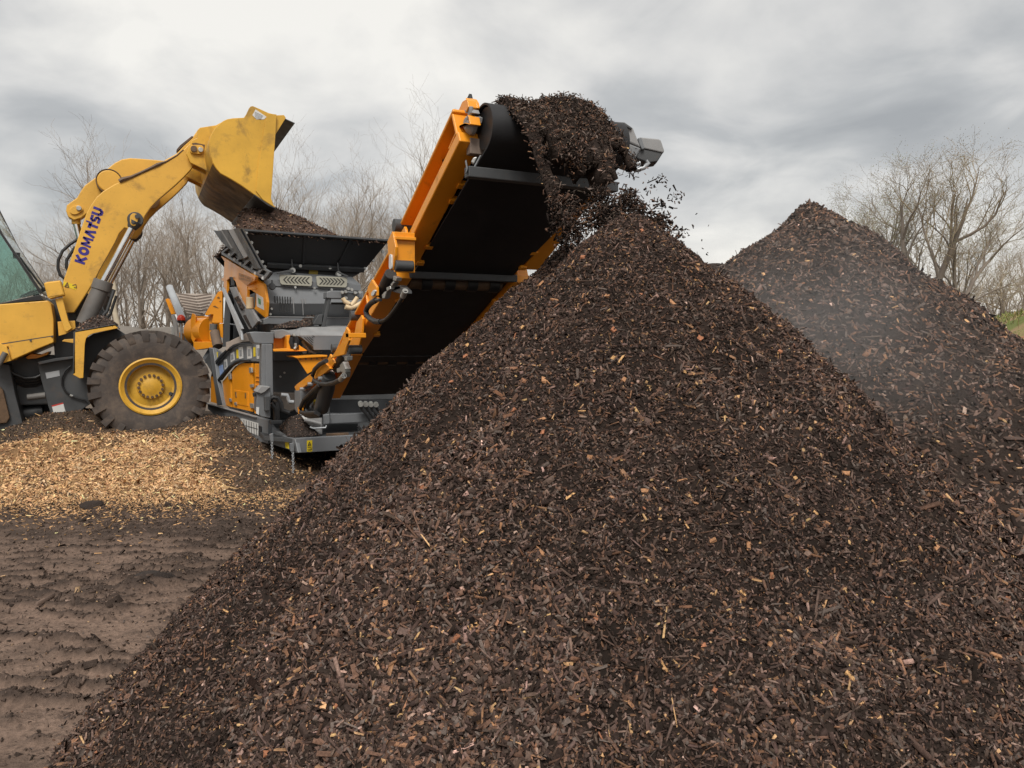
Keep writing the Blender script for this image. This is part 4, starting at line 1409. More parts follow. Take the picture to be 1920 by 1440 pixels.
hn = np.cross(trr - tl, bll - tl)
hn /= np.linalg.norm(hn)
if hn[1] > 0:
    hn = -hn
for u0, u1 in ((0.425, 0.36), (0.735, 0.70)):
    MB().bar(hpt(u0, 0.0) + hn * 0.012, hpt(u1, 0.97) + hn * 0.012, 0.03, 0.022, tuple(hn)).build('rib', M['hopper'], hop, 0.003)
MB().bar(hpt(-0.002, 0.012) + hn * 0.012, hpt(1.002, 0.012) + hn * 0.012, 0.03, 0.035, tuple(hn)).build('rim', M['hopper'], hop, 0.004)
MB().bar(hpt(0.02, 0.93) + hn * 0.02, hpt(0.985, 0.965) + hn * 0.02, 0.075, 0.04, tuple(hn)).build('lower_rail', M['grey_d'], hop, 0.004)
mb = MB()
for k_, (x, y) in enumerate(C('c3', (675, 233), (717, 312), (760, 386), (802, 462), (822, 500), (1745, 383), (1672, 452), (1605, 515), (1100, 495), (1332, 510))):
    v_ = (y - 430) / 80
    mb.lathe([(0, 0), (0.022, 0), (0.026, 0.02)], on((x, y), 'Y', HY0 + (HY1 - HY0) * min(1, max(0, (y - 430) / 75)) - 0.05), (0, 1, 0), 8)
mb.build('bolt', M['steel'], hop)
for p0, p1 in (((1030, 440), (1038, 530)), ((1390, 470), (1398, 560))):
    a, b_ = [on(p, 'Y', HY1 - 0.12) for p in C('c3', p0, p1)]
    cl = MB().tube([a, b_], 0.012, 8).build('latch_rod', M['grey_d'], hop, 0, True)
    MB().lathe([(0, 0), (0.035, 0), (0.045, 0.05), (0, 0.06)], b_ - np.array([0, 0.04, 0]), (0, 1, 0), 10).build('latch_knob', M['steel'], cl, 0, True)
# other three hopper walls (the far side and the right-hand wall carry the load)
far_l, far_r = tl + np.array([0.0, 3.4, -0.02]), trr + np.array([0.0, 3.4, 0.0])
MB().prism([trr, far_r, far_r + np.array([-0.7, -0.3, -0.75]), brr], (-0.02, 0, 0.01)).build('side_wall', M['hopper'], hop, 0.004)
MB().prism([far_l, far_r, far_r + np.array([-0.7, -0.3, -0.75]), far_l + np.array([0.6, -0.3, -0.75])], (0, -0.02, 0)).build('far_wall', M['hopper'], hop, 0.004)
# left wall with its stiffeners, seen from outside at a grazing angle
HA, HB = (443, 10.45), (400, 12.2)
vp('side_wall', M['hopper'], hop, 'b2', [(0, 78), (60, 84), (110, 76), (352, 52), (615, 545), (560, 562), (455, 425), (380, 445), (170, 285), (95, 215)], HA, HB, 0.02)
for pts in ([(112, 76), (134, 74), (268, 300), (246, 300)], [(205, 72), (285, 64), (462, 392), (405, 425)]):
    vp('stiffener', M['grey_l'], hop, 'b2', pts, HA, HB, 0.02, out=0.03)
vp('stiffener', M['hopper'], hop, 'b2', [(140, 73), (205, 72), (405, 425), (372, 440)], HA, HB, 0.03, out=0.045)
vp('corner_angle', M['hopper'], hop, 'b2', [(290, 62), (345, 56), (612, 548), (562, 558)], HA, HB, 0.03, out=0.05)
# perforated rail along the foot of the left wall
RA, RB = (500, 10.35), (418, 12.0)
rail = vp('perforated_rail', M['grey'], scr, 'b2', [(176, 284), (196, 288), (700, 588), (680, 604)], RA, RB, 0.03)
vp('rail_backing', M['black'], rail, 'b2', [(120, 320), (180, 292), (680, 600), (625, 670)], RA, RB, 0.02, 0, -0.04)
vp('rail_flange', M['grey'], rail, 'b2', [(92, 368), (112, 348), (640, 655), (620, 692)], RA, RB, 0.04)
for t_ in (0.0, 0.165, 0.33, 0.50, 0.665, 0.83, 0.985):
    xa, ya = 178 + t_ * 500, 288 + t_ * 308
    xb, yb = 100 + t_ * 525, 358 + t_ * 318
    w_ = 13 + 5 * t_
    vp('rail_web', M['grey'], rail, 'b2', [(xa - w_, ya), (xa + w_, ya + 8), (xb + w_, yb), (xb - w_, yb - 8)], RA, RB, 0.03)
mb = MB()
for (x, y) in C('b2', (190, 375), (255, 435), (330, 490), (510, 605), (605, 665)):
    mb.lathe([(0, 0), (0.022, 0), (0.022, 0.02)], vcol((x, y), RA, RB) - np.array([0, 0.03, 0]), (0.3, 1, 0), 8)
mb.build('bolt', M['sticker_w'], rail)

# --- hood under the hopper
hoodm = MB()
a_ = C('c3', (812, 648), (1590, 692), (1592, 792), (826, 788))
q = [on(p, 'Y', 11.12 - 0.06 * (i in (2, 3))) for i, p in enumerate(a_)]
hood = MB().quad3(q, 0.03).build('hood', M['grey'], scr, 0.004)
a_ = C('c3', (826, 788), (1592, 792), (1590, 905), (838, 898))
q2 = [on(p, 'Y', 11.06 + 0.16 * (i in (2, 3))) for i, p in enumerate(a_)]
MB().quad3(q2, 0.03).build('hood_lower_panel', M['grey'], hood, 0.004)
a_ = C('c3', (815, 600), (1572, 640), (1572, 690), (815, 648))
MB().quad3([on(p, 'Y', 11.10) for p in a_], 0.03).build('hood_brow', M['grey'], hood, 0.004)
a_ = C('c3', (815, 602), (866, 548), (920, 540), (1500, 580), (1572, 640))
MB().quad3([on(a_[0], 'Y', 11.10), on(a_[1], 'Y', 11.32), on(a_[2], 'Y', 11.33), on(a_[3], 'Y', 11.32), on(a_[4], 'Y', 11.10)], 0.03).build('hood_top', M['grey'], hood, 0.004)
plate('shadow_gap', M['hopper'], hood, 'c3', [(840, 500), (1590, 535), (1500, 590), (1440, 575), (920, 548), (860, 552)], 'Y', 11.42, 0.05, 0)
for pts in ([(916, 545), (1040, 520), (1050, 540), (920, 560)], [(1385, 545), (1400, 540), (1476, 572), (1470, 585)]):
    plate('latch_arm', M['grey_d'], hood, 'c3', pts, 'Y', 11.02, 0.03)
for (pts, chev) in (([(934, 572), (945, 562), (1180, 573), (1192, 583), (1188, 646), (1176, 654), (956, 641), (942, 630)], -1), ([(1222, 580), (1232, 574), (1455, 584), (1466, 595), (1464, 652), (1452, 664), (1242, 655), (1230, 645)], 1)):
    pp = plate('perforated_panel', M['putty'], hood, 'c3', pts, 'Y', 11.05, 0.02, 0.003)
    x0, x1 = (968, 1140) if chev < 0 else (1262, 1425)
    for i in range(7):
        x = x0 + (x1 - x0) * i / 6
        y = 606 + (x - 1060) * 0.035
        for s_ in (-1, 1):
            xt, xo = (x - 4, x + 22) if chev < 0 else (x + 10, x - 16)
            plate('slot', M['print_k'], pp, 'c3', [(xt, y), (xo, y + s_ * 26), (xo + 10, y + s_ * 26), (xt + 10, y)], 'Y', 11.045, 0.004, 0)
plate('warning_decal', M['sticker_y'], hood, 'c3', [(1168, 520), (1238, 520), (1234, 568), (1164, 566)], 'Y', 11.38, 0.004, 0).data.materials[0] = mottled('dark_yellow_sticker', (0.32, 0.23, 0.02), 0.6, 0.15, 9.0)  # darker yellow than the other decals
for i in range(7):
    x = 892 + i * 20.5
    yt = 731 + i * 1.0
    yb = 785 + 2 * i if i < 2 else 789
    plate('vent_slot', M['print_k'], hood, 'c3', [(x, yt), (x + 9, yt), (x + 14 - i, yb), (x + 5 - i, yb)], 'Y', 11.045, 0.004, 0)
    if i >= 2:
        plate('vent_slot', M['print_k'], hood, 'c3', [(x + 4 - i, 790), (x + 14 - i, 790), (x + 13 - i, 855), (x + 4 - i, 855)], 'Y', 11.05, 0.006, 0)
for i in range(4):
    x = 1440 + i * 16
    plate('vent_slot', M['print_k'], hood, 'c3', [(x, 795), (x + 8, 795), (x + 8, 865), (x, 865)], 'Y', 11.045, 0.006, 0)
mb = MB()
for (x, y) in C('c3', (1060, 662), (1210, 668), (1345, 680), (875, 830), (865, 872)):
    mb.lathe([(0, 0), (0.016, 0), (0.02, 0.02)], on((x, y), 'Y', 11.03), (0, 1, 0), 8)
mb.build('bolt', M['steel'], hood)
mb = MB().tube([on(p, 'Y', 10.98) for p in C('c3', (876, 605), (880, 650))], 0.012, 8)
mb.lathe([(0, 0), (0.04, 0), (0.05, 0.03), (0, 0.05)], on(C('c3', (880, 655))[0], 'Y', 10.95), (0, 1, 0), 12)
mb.build('latch_knob', M['grey_d'], hood, 0, True)
for x0, y0, y1 in ((1036, 742, 870), (1108, 748, 880), (1130, 750, 790)):
    a_ = [(x0 - 5, y0), (x0 + 5, y0), (x0 + 12, y0 + 35), (x0 + 15, y1), (x0 + 11, y1), (x0 + 6, y0 + 45)]
    plate('lime_stain', M['grey_l'], hood, 'c3', a_, 'Y', 11.05, 0.003, 0)
# ledge below the hood with a strip of mulch
ld = MB().plate('c3', [(808, 912), (850, 892), (1486, 900), (1486, 955), (1300, 972), (850, 950), (808, 955)], 'Y', 10.82, 0.35).build('hood_ledge', M['grey'], scr, 0.01)
plate('ledge_top', M['grey_l'], ld, 'c3', [(850, 889), (1486, 897), (1486, 903), (850, 896)], 'Y', 10.81, 0.33, 0)

# --- C-shaped bracket and the grey casing (table) in the middle
br = MB().plate('b3', [(1060, 380), (1125, 358), (1280, 362), (1600, 384), (1600, 482), (1120, 476), (1060, 470)], 'Y', 10.45, 0.22).build('bracket', M['grey'], scr, 0.01)
MB().plate('b3', [(1082, 472), (1132, 478), (1050, 850), (1040, 905), (975, 905), (1000, 820)], 'Y', 10.47, 0.18).build('bracket_leg', M['grey_d'], br, 0.01)
MB().plate('b3', [(870, 830), (935, 720), (1005, 712), (990, 870), (850, 862)], 'Y', 10.46, 0.2).build('foot_gusset', M['grey_d'], br, 0.008)
plate('bracket_slot', M['print_k'], br, 'b3', [(1130, 535), (1370, 535), (1370, 570), (1130, 565)], 'Y', 10.62, 0.03, 0)
mb = MB()
for pts, r_ in (([(1340, 600), (1420, 620), (1500, 590), (1600, 540)], 0.035), ([(1300, 470), (1330, 520), (1400, 560)], 0.03), ([(1520, 460), (1480, 520), (1430, 580)], 0.03)):
    mb.tube([on(p, 'Y', 10.36) for p in C('b3', *pts)], r_, 10)
mb.build('air_hose', M['cream'], br, 0, True)
mb = MB()
for pts in ([(1290, 380), (1540, 400), (1540, 470), (1290, 440)], [(1300, 440), (1540, 450), (1530, 500), (1310, 490)]):
    mb.plate('b3', pts, 'Y', 10.40, 0.06)
mb.build('valve_block', M['grey_d'], br, 0.006)
mb = MB()
for (x, y) in C('b3', (1300, 385), (1350, 375), (1490, 390), (1560, 385), (1355, 470), (1510, 485), (1390, 330), (1440, 345)):
    mb.lathe([(0, 0), (0.02, 0), (0.026, 0.03)], on((x, y), 'Y', 10.36), (0, 1, 0), 8)
mb.build('fitting', M['steel'], br)

tb = MB()
q = [on(p, 'Y', y) for p, y in zip(C('b3', (672, 905), (1400, 905), (1320, 1032), (652, 1030)), (10.42, 10.42, 10.18, 10.18))]
casing = MB().quad3(q, 0.03).build('side_casing', M['grey_l'], scr, 0.006)
MB().plate('b3', [(652, 1030), (1322, 1030), (1280, 1250), (868, 1250), (858, 1200), (652, 1042)], 'Y', 10.185, 0.25).build('casing_panel', M['grey'], casing, 0.006)
for i in range(5):
    x, y = 720 + i * 38, 1056
    L_ = (130, 130, 108, 72, 34)[i]
    plate('vent_slot', M['print_k'], casing, 'b3', [(x, y), (x + 14, y), (x + 14 + min(L_, 852 - x), y + min(L_, 852 - x) * 0.95), (x + min(L_, 838 - x), y + min(L_, 838 - x) * 0.95 + 4)], 'Y', 10.18, 0.008, 0)
q = [on(p, 'Y', y) for p, y in zip(C('b3', (390, 945), (500, 890), (1400, 882), (1400, 906), (672, 906), (652, 1030), (560, 1015)), (10.3, 10.7, 10.7, 10.42, 10.42, 10.18, 10.2))]
MB().quad3(q, 0.02).build('casing_top', M['grey_l'], casing, 0)
MB().plate('b3', [(270, 950), (400, 940), (560, 1012), (652, 1030), (655, 1052), (560, 1032), (430, 1050), (380, 1080), (280, 1075)], 'Y', 10.14, 0.3).build('casing_end', M['grey_l'], casing, 0.01)

foot = [on(p, 'Y', y) for p, y in zip(C('b3', (250, 925), (450, 905), (850, 885), (830, 860), (560, 850), (280, 890)), (10.3, 10.35, 10.45, 10.75, 10.75, 10.6))]
ridge = [p + np.array([0, 0, 0.05]) for p in (0.7 * foot[1] + 0.3 * foot[4], 0.6 * foot[2] + 0.4 * foot[3])]
small_heap('mulch_heap', (foot, ridge), 'thin spill of mulch on the grey casing below the hood ledge', 'mulch', 500, 0.7)
foot = [on(p, 'Y', y) for p, y in zip(C('b3', (690, 815), (850, 822), (890, 770), (740, 765)), (10.75, 10.75, 11.0, 11.0))]
ridge = [on(C('b3', (800, 745))[0], 'Y', 10.9), on(C('b3', (870, 735))[0], 'Y', 10.92)]
small_heap('mulch_heap', (foot, ridge), 'small handful of mulch caught against the bracket foot below the hood', 'mulch', 240, 0.7)

# --- orange frame with coupling, below the casing's left end
of = MB()
of.plate('b3', [(255, 1235), (460, 1225), (650, 1250), (668, 1262), (480, 1272), (260, 1272)], 'Y', 10.0, 0.32)
of.plate('b3', [(460, 1030), (512, 1020), (520, 1235), (462, 1232)], 'Y', 10.02, 0.25)
of.plate('b3', [(640, 1175), (662, 1180), (668, 1262), (648, 1262)], 'Y', 10.0, 0.2)
of.plate('b3', [(262, 1075), (470, 1040), (470, 1230), (262, 1240)], 'Y', 10.28, 0.03)
of = of.build('orange_frame', M['orange'], scr, 0.006)
mb = MB().tube([on(p, 'Y', 10.05) for p in C('b3', (545, 1060), (530, 1130), (550, 1200), (590, 1215))], 0.05, 12)
mb.tube([on(p, 'Y', 10.0) for p in C('b3', (590, 1050), (610, 1110), (600, 1190), (580, 1230))], 0.03, 10)
mb.build('coupling', M['rubber'], of, 0, True)
MB().plate('b3', [(555, 1010), (590, 1005), (600, 1045), (560, 1045)], 'Y', 9.98, 0.06).build('coupling_cap', M['steel'], of, 0.003)
mb = MB()
mb.tube([on(p, 'Y', 9.97) for p in C('b3', (590, 1150), (600, 1200), (575, 1235))], 0.018, 8)
mb.build('coupling_pin', M['steel'], of, 0.003)
mb = MB()
for pts in ([(720, 1120), (755, 1100), (765, 1300), (715, 1310)], [(765, 1150), (810, 1140), (850, 1270), (800, 1310)], [(840, 1250), (1000, 1260), (990, 1290), (860, 1290)]):
    mb.plate('b3', pts, 'Y', 10.4, 0.1)
mb.tube([on(p, 'Y', 10.36) for p in C('b3', (690, 1110), (740, 1180), (800, 1260), (900, 1300))], 0.02, 8)
mb.build('gearbox', M['grey_l'], scr, 0.01)

# --- left side: orange box body, its sticker, roller and lettering
OA, OB = (463, 11.0), (420, 12.6)
ob_side = vp('side_box', M['orange'], scr, 'b2', [(96, 390), (135, 415), (310, 520), (520, 645), (505, 690), (415, 760), (412, 1022), (402, 1030), (300, 800), (270, 705), (215, 650), (165, 690), (165, 860), (125, 830), (128, 700), (92, 690), (110, 660), (128, 650), (135, 460), (96, 400)], OA, OB, 0.04)
FA, FB = (463, 11.0), (498, 10.55)
vp('end_face', M['orange'], ob_side, 'b2', [(415, 760), (505, 690), (520, 668), (612, 735), (625, 770), (655, 960), (640, 1155), (500, 1040), (520, 1000), (525, 850), (430, 790)], FA, FB, 0.04)
vp('recess', M['orange'], ob_side, 'b2', [(418, 765), (525, 690), (530, 1000), (500, 1042), (415, 1020)], FA, FB, 0.03, out=-0.12)
vp('recess_lip', M['orange'], ob_side, 'b2', [(430, 790), (530, 780), (530, 805), (430, 808)], FA, FB, 0.06, out=0.012)
stk = vp('paper_label', M['sticker_w'], ob_side, 'b2', [(530, 852), (612, 905), (622, 1055), (535, 1010)], FA, FB, 0.004, 0, 0.004)
vp('label_print', mottled('green_print', (0.10, 0.26, 0.12), 0.5, 0.3, 25.0), stk, 'b2', [(555, 905), (585, 925), (588, 990), (560, 975)], FA, FB, 0.002, 0, 0.008)
mb = MB().tube([vcol(C('b2', (465, 900))[0], FA, FB) - FH * 0.05, vcol(C('b2', (465, 1045))[0], FA, FB) - FH * 0.05], 0.052, 18)
mb.build('roller', M['cream'], ob_side, 0.008, True)
# faded, unreadable two-line lettering: short strokes
plb = vp('lettering_panel', mottled('sunburnt_orange', (0.50, 0.19, 0.02), 0.5, 0.1, 9.0), ob_side, 'b2', [(316, 600), (480, 660), (490, 685), (440, 740), (415, 755), (312, 672)], OA, OB, 0.004, 0, 0.006)
lr = random.Random(3)
for row in range(2):
    for i in range(11):
        u = i / 11.0
        x = 322 + u * 145
        y = 612 + u * 58 + row * (40 - 16 * u)
        hgt = 28 - 10 * u
        for (ax_, ay_, bx_, by_) in lr.sample([(0, 0, 0, 1), (0, 0, 8, 0), (0, 1, 8, 1), (8, 0, 8, 1), (0, .5, 8, .5)], 3):
            p0, p1 = (x + ax_, y + ay_ * hgt + ax_ * .4), (x + bx_, y + by_ * hgt + bx_ * .4)
            w_ = 1.8
            if abs(p1[0] - p0[0]) < 1:
                pts = [(p0[0] - w_, p0[1]), (p0[0] + w_, p0[1]), (p1[0] + w_, p1[1]), (p1[0] - w_, p1[1])]
            else:
                pts = [(p0[0], p0[1] - w_), (p1[0], p1[1] - w_), (p1[0], p1[1] + w_), (p0[0], p0[1] + w_)]
            if row == 0 and i == 0 and ax_ == 0 and bx_ == 0:
                pass
            q = [vcol(p, OA, OB) for p in C('b2', *pts)]
            if 'LT' not in globals():
                LT = MB()
            LT.prism([p - FH * 0.012 for p in q], FH * 0.004)
LT.build('lettering', M['print_br'], plb)
MB().plate('b2', [(140, 640), (300, 640), (320, 830), (150, 880)], 'D', 12.75, 0.05).build('dark_backing', M['hopper'], scr)  # added dark sheet that closes the view through the notch
# hinge and the inclined chute
HG = (434, 12.0)
mb = MB()
mb.plate('b1', [(1235, 190), (1270, 180), (1330, 200), (1345, 340), (1240, 340), (1275, 330), (1270, 220)], 'D', 11.9, 0.1)
mb.build('chute_hinge', M['grey_d'], scr, 0.006)
CA, CB = (430, 11.9), (475, 10.6)
ch = vp('spill_chute', M['grey_l'], scr, 'b1', [(1245, 372), (1345, 362), (1430, 560), (1560, 760), (1700, 1105), (1600, 1130), (1440, 830)], CA, CB, 0.03)
vp('chute_flange', M['galv'], ch, 'b1', [(1222, 400), (1250, 372), (1450, 790), (1610, 1118), (1585, 1140), (1600, 1320), (1560, 1240), (1390, 800)], CA, CB, 0.03, out=0.10)
vp('chute_flange', M['grey'], ch, 'b1', [(1555, 760), (1690, 780), (1845, 1000), (1740, 1060), (1700, 1110), (1600, 900)], CA, CB, 0.03, out=0.03)
vp('chute_flange', M['grey_l'], ch, 'b1', [(1680, 775), (1730, 770), (1850, 980), (1800, 1040)], CA, CB, 0.03, out=0.06)
foot = [vcol(p, CA, CB) - FH * 0.02 for p in C('b1', (1345, 560), (1420, 540), (1540, 760), (1470, 790))]
ridge = [p - FH * 0.05 for p in (foot[0] * .5 + foot[1] * .5, foot[2] * .5 + foot[3] * .5)]
small_heap('mulch_heap', (foot + [p + FH * 0.06 for p in foot[:1]], ridge), 'mulch lying in the steep grey chute beside the orange box', 'mulch', 200, 0.7)
foot = [vcol(p, CA, CB) - FH * 0.02 for p in C('b1', (1500, 890), (1560, 870), (1680, 1090), (1620, 1100))]
ridge = [p - FH * 0.03 for p in (foot[0] * .5 + foot[1] * .5, foot[2] * .5 + foot[3] * .5)]
small_heap('mulch_heap', (foot + [p + FH * 0.06 for p in foot[:1]], ridge), 'crumbs of mulch at the lower end of the steep grey chute', 'mulch', 90, 0.6)

MB().plate('b1', [(1230, 430), (1560, 760), (1850, 1010), (1840, 1440), (1130, 1440), (1180, 800)], 'D', 12.35, 0.1).build('dark_backing', M['hopper'], scr)  # added dark sheet, stands for the shade inside the machine

# --- left side: arch with stickers, orange doors, posts, chassis rail
LA, LB = (506, 9.9), (393, 12.2)
arch = vp('side_arch', M['grey'], scr, 'b4', [(112, 190), (150, 205), (232, 262), (330, 185), (430, 145), (580, 138), (665, 150), (665, 352), (550, 340), (430, 338), (330, 400), (260, 480), (200, 560), (165, 375)], LA, LB, 0.03)
vp('arch_edge', M['hopper'], arch, 'b4', [(160, 368), (165, 350), (235, 268), (300, 205), (370, 165), (440, 140), (575, 136), (575, 150), (440, 158), (370, 190), (300, 232), (240, 300), (170, 380)], LA, LB, 0.03, 0.004, 0.045)
vp('arch_edge', M['hopper'], arch, 'b4', [(195, 550), (260, 470), (320, 400), (400, 340), (460, 326), (555, 328), (555, 340), (465, 350), (405, 362), (330, 420), (265, 500), (205, 565)], LA, LB, 0.03, 0.004, 0.045)
for pts in ([(240, 330), (272, 318), (282, 420), (250, 440)], [(315, 255), (355, 235), (362, 330), (318, 358)], [(405, 190), (452, 180), (458, 310), (412, 318)], [(500, 178), (550, 175), (556, 310), (504, 318)], [(605, 162), (660, 160), (660, 315), (612, 318)]):
    s1 = vp('paper_label', M['sticker_w'], arch, 'b4', pts, LA, LB, 0.003, 0, 0.004)
    cx_, cy_ = np.mean(pts, axis=0)
    vp('label_print', M['print_g'], s1, 'b4', [(cx_ + (x - cx_) * 0.55, cy_ + (y - cy_) * 0.55) for x, y in pts], LA, LB, 0.002, 0, 0.008)
vp('paper_label', mottled('blue_sticker', (0.25, 0.36, 0.62), 0.5, 0.3, 20.0), arch, 'b4', [(185, 400), (225, 380), (238, 480), (200, 520)], LA, LB, 0.003, 0, 0.004)
for pts in ([(380, 215), (402, 210), (405, 310), (384, 312)], [(572, 188), (594, 186), (596, 290), (574, 292)], [(160, 240), (172, 240), (172, 300), (160, 300)]):
    vp('warning_decal', M['sticker_y'], arch, 'b4', pts, LA, LB, 0.003, 0, 0.004)
door_back = vp('engine_bay', M['hopper'], scr, 'b4', [(200, 560), (330, 400), (440, 350), (665, 355), (665, 930), (600, 945), (240, 840)], LA, LB, 0.05, 0, -0.05)
vp('side_door', M['orange'], scr, 'b4', [(222, 572), (312, 478), (318, 860), (250, 838)], LA, LB, 0.03)
dr = vp('side_door', M['orange'], scr, 'b4', [(330, 455), (400, 385), (445, 368), (556, 368), (556, 912), (336, 862)], LA, LB, 0.03)
vp('door_panel', M['orange'], dr, 'b4', [(352, 665), (515, 690), (512, 850), (352, 820)], LA, LB, 0.012, 0.003, 0.008)
for pts in ([(372, 690), (386, 690), (390, 750), (380, 755)], [(484, 700), (496, 700), (496, 760), (486, 760)]):
    vp('handle', M['print_br'], dr, 'b4', pts, LA, LB, 0.01, 0, 0.014)
dr2 = vp('side_door', M['orange'], scr, 'b4', [(582, 370), (664, 372), (662, 650), (604, 690), (602, 935), (582, 930)], LA, LB, 0.03)
for y in (510, 560, 610, 660):
    vp('louvre', M['orange'], dr2, 'b4', [(600, y), (656, y + 4), (656, y + 12), (600, y + 6)], LA, LB, 0.02, 0.002, 0.018)
    vp('louvre_gap', M['print_br'], dr2, 'b4', [(600, y + 8), (656, y + 13), (656, y + 20), (600, y + 13)], LA, LB, 0.004, 0, 0.003)
for pts in ([(535, 415), (565, 415), (570, 470), (540, 478)], [(300, 485), (325, 480), (328, 545), (305, 550)], [(545, 815), (585, 820), (585, 870), (550, 868)], [(310, 760), (330, 765), (330, 800), (312, 795)], [(545, 605), (580, 600), (580, 635), (550, 640)], [(370, 805), (390, 805), (390, 840), (372, 840)]):
    vp('door_hinge', M['steel'], scr, 'b4', pts, LA, LB, 0.02, 0.003, 0.02)
vp('far_panel', M['orange'], scr, 'b4', [(90, 520), (130, 465), (190, 830), (90, 800)], (506, 10.2), (393, 12.7), 0.03)
vp('leaning_post', M['grey'], scr, 'b4', [(105, 190), (152, 200), (175, 350), (200, 560), (262, 838), (200, 838), (160, 560)], LA, LB, 0.06, 0.006, 0.05)
# chassis side rail with gridded label
vp('chassis_rail', M['grey'], scr, 'b4', [(78, 818), (330, 888), (640, 972), (760, 1005), (760, 1272), (690, 1250), (560, 1272), (400, 1160), (78, 880)], LA, LB, 0.06, 0.006, 0.03)
vp('rail_flange', M['grey_l'], scr, 'b4', [(78, 812), (330, 880), (640, 962), (640, 975), (330, 893), (78, 824)], LA, LB, 0.05, 0.004, 0.06)
gl = vp('paper_label', M['sticker_w'], scr, 'b4', [(450, 990), (470, 985), (652, 1040), (650, 1178), (530, 1130), (510, 1075)], LA, LB, 0.004, 0, 0.034)
for i in range(6):
    x = 492 + i * 28
    vp('label_line', M['print_k'], gl, 'b4', [(x, 1002 + i * 8), (x + 4, 1003 + i * 8), (x + 4 + i, 1125 + i * 10), (x + i, 1124 + i * 10)], LA, LB, 0.002, 0, 0.038)
vp('label_line', M['print_k'], gl, 'b4', [(510, 1062), (650, 1102), (650, 1108), (512, 1068)], LA, LB, 0.002, 0, 0.038)
mb = MB().tube([vcol(p, LA, LB) - FH * 0.07 for p in C('b4', (660, 1070), (675, 1075), (678, 1180), (662, 1175), (660, 1070))], 0.012, 8)
mb.build('grab_handle', M['black'], scr, 0, True)
# near corner post with its head block, and the upright box below
post = MB().plate('b4', [(664, 150), (708, 152), (712, 655), (660, 700)], 'Y', 10.02, 0.20).build('corner_post', M['grey'], scr, 0.006)
MB().plate('b4', [(706, 150), (784, 150), (794, 745), (765, 745), (710, 640)], 'Y', 10.0, 0.18).build('post_face', M['grey'], post, 0.006)
MB().plate('b4', [(525, 20), (580, 10), (800, 20), (800, 145), (690, 150), (580, 140)], 'Y', 10.05, 0.35).build('post_head', M['grey'], post, 0.01)
ub = MB().plate('b4', [(604, 700), (660, 672), (700, 640), (765, 635), (762, 985), (660, 968), (636, 948), (605, 900)], 'Y', 9.80, 0.22).build('upright_box', M['grey'], scr, 0.01)
MB().plate('b4', [(600, 690), (660, 622), (765, 632), (700, 690), (660, 710)], 'Y', 9.76, 0.27).build('box_lid', M['grey_l'], ub, 0.008)
MB().plate('b4', [(695, 735), (755, 735), (760, 900), (700, 905)], 'Y', 9.72, 0.08).build('box_cover', M['grey_d'], ub, 0.01)
MB().plate('b4', [(566, 700), (600, 695), (600, 740), (570, 745)], 'Y', 9.78, 0.06).build('lock', M['black'], ub, 0.006)
MB().plate('b4', [(604, 860), (636, 862), (632, 948), (602, 930)], 'Y', 9.79, 0.01).build('paper_label', M['sticker_w'], ub)

# --- machine end: dark panels, pipes, funnel, bumper
MB().plate('c4', [(805, 235), (1000, 235), (1010, 292), (812, 290)], 'Y', 10.55, 0.06).build('cross_rail', M['grey_d'], scr, 0.006)
pn = MB().plate('c4', [(805, 290), (1075, 300), (1075, 530), (800, 520)], 'Y', 10.62, 0.05).build('end_panel', M['grey_d'], scr, 0.006)
for (x, y) in C('c4', (868, 408), (897, 380)):
    MB().lathe([(0, 0), (0.014, 0), (0.014, 0.02)], on((x, y), 'Y', 10.60), (0, 1, 0), 8).build('bolt', M['steel'], pn)
MB().plate('c4', [(800, 520), (990, 525), (990, 640), (930, 668), (880, 650), (800, 560)], 'Y', 10.5, 0.25).build('fuel_tank', mottled('dusty_tank', (0.12, 0.10, 0.085), 0.7, 0.2, 5.0), scr, 0.02)
q = [on(p, 'Y', 10.2) for p in C('c4', (872, 538), (915, 540), (925, 570), (930, 588), (962, 590))]
MB().tube(q, 0.026, 10).build('pipe', M['galv'], scr, smooth=True)
mb = MB()
for pts, r_ in (([(790, 570), (815, 555), (845, 560), (870, 600), (880, 650), (930, 668)], 0.03), ([(800, 600), (830, 640), (835, 720)], 0.03), ([(840, 590), (850, 640), (848, 720)], 0.028)):
    mb.tube([on(p, 'Y', 10.0) for p in C('c4', *pts)], r_, 8)
mb.build('hose', M['rubber'], scr, 0, True)
MB().plate('c4', [(795, 725), (880, 725), (880, 745), (800, 752)], 'Y', 9.75, 0.1).build('step', M['hopper'], scr, 0.004)
fn = MB()
fa = [on(p, 'Y', 9.85) for p in C('c4', (985, 270), (1200, 262), (1215, 300), (1062, 388))]
fn.prism(fa, (0, 0.02, 0))
fn = fn.build('funnel', M['orange'], scr, 0.004)
MB().plate('c4', [(955, 262), (1205, 252), (1205, 264), (985, 276)], 'Y', 9.80, 0.5).build('funnel_rim', M['orange'], fn, 0.003)
mb = MB()
for i in range(5):
    mb.lathe([(0, 0), (0.012, 0), (0.012, 0.012)], on(C('c4', (1010 + i * 40, 283 - i * 1.5))[0], 'Y', 9.83), (0, 1, 0), 6)
mb.build('bolt', M['print_br'], fn)

YBP = 9.5
dk = on(C('b5', (95, 1190))[0], 'Y', YBP)           # deck corner
bf = [on(p, 'Y', YBP) for p in C('b5', (92, 1190), (760, 1163), (820, 1160), (820, 1330), (640, 1337), (106, 1372))]
xr_ = 3.6
bump = MB()
bump.prism([(dk[0], YBP, bf[0][2]), (xr_, YBP, bf[0][2]), (xr_, YBP, bf[5][2]), (dk[0], YBP, bf[5][2])], (0, 0.06, 0))
bump = bump.build('bumper', M['grey'], scr, 0.006)
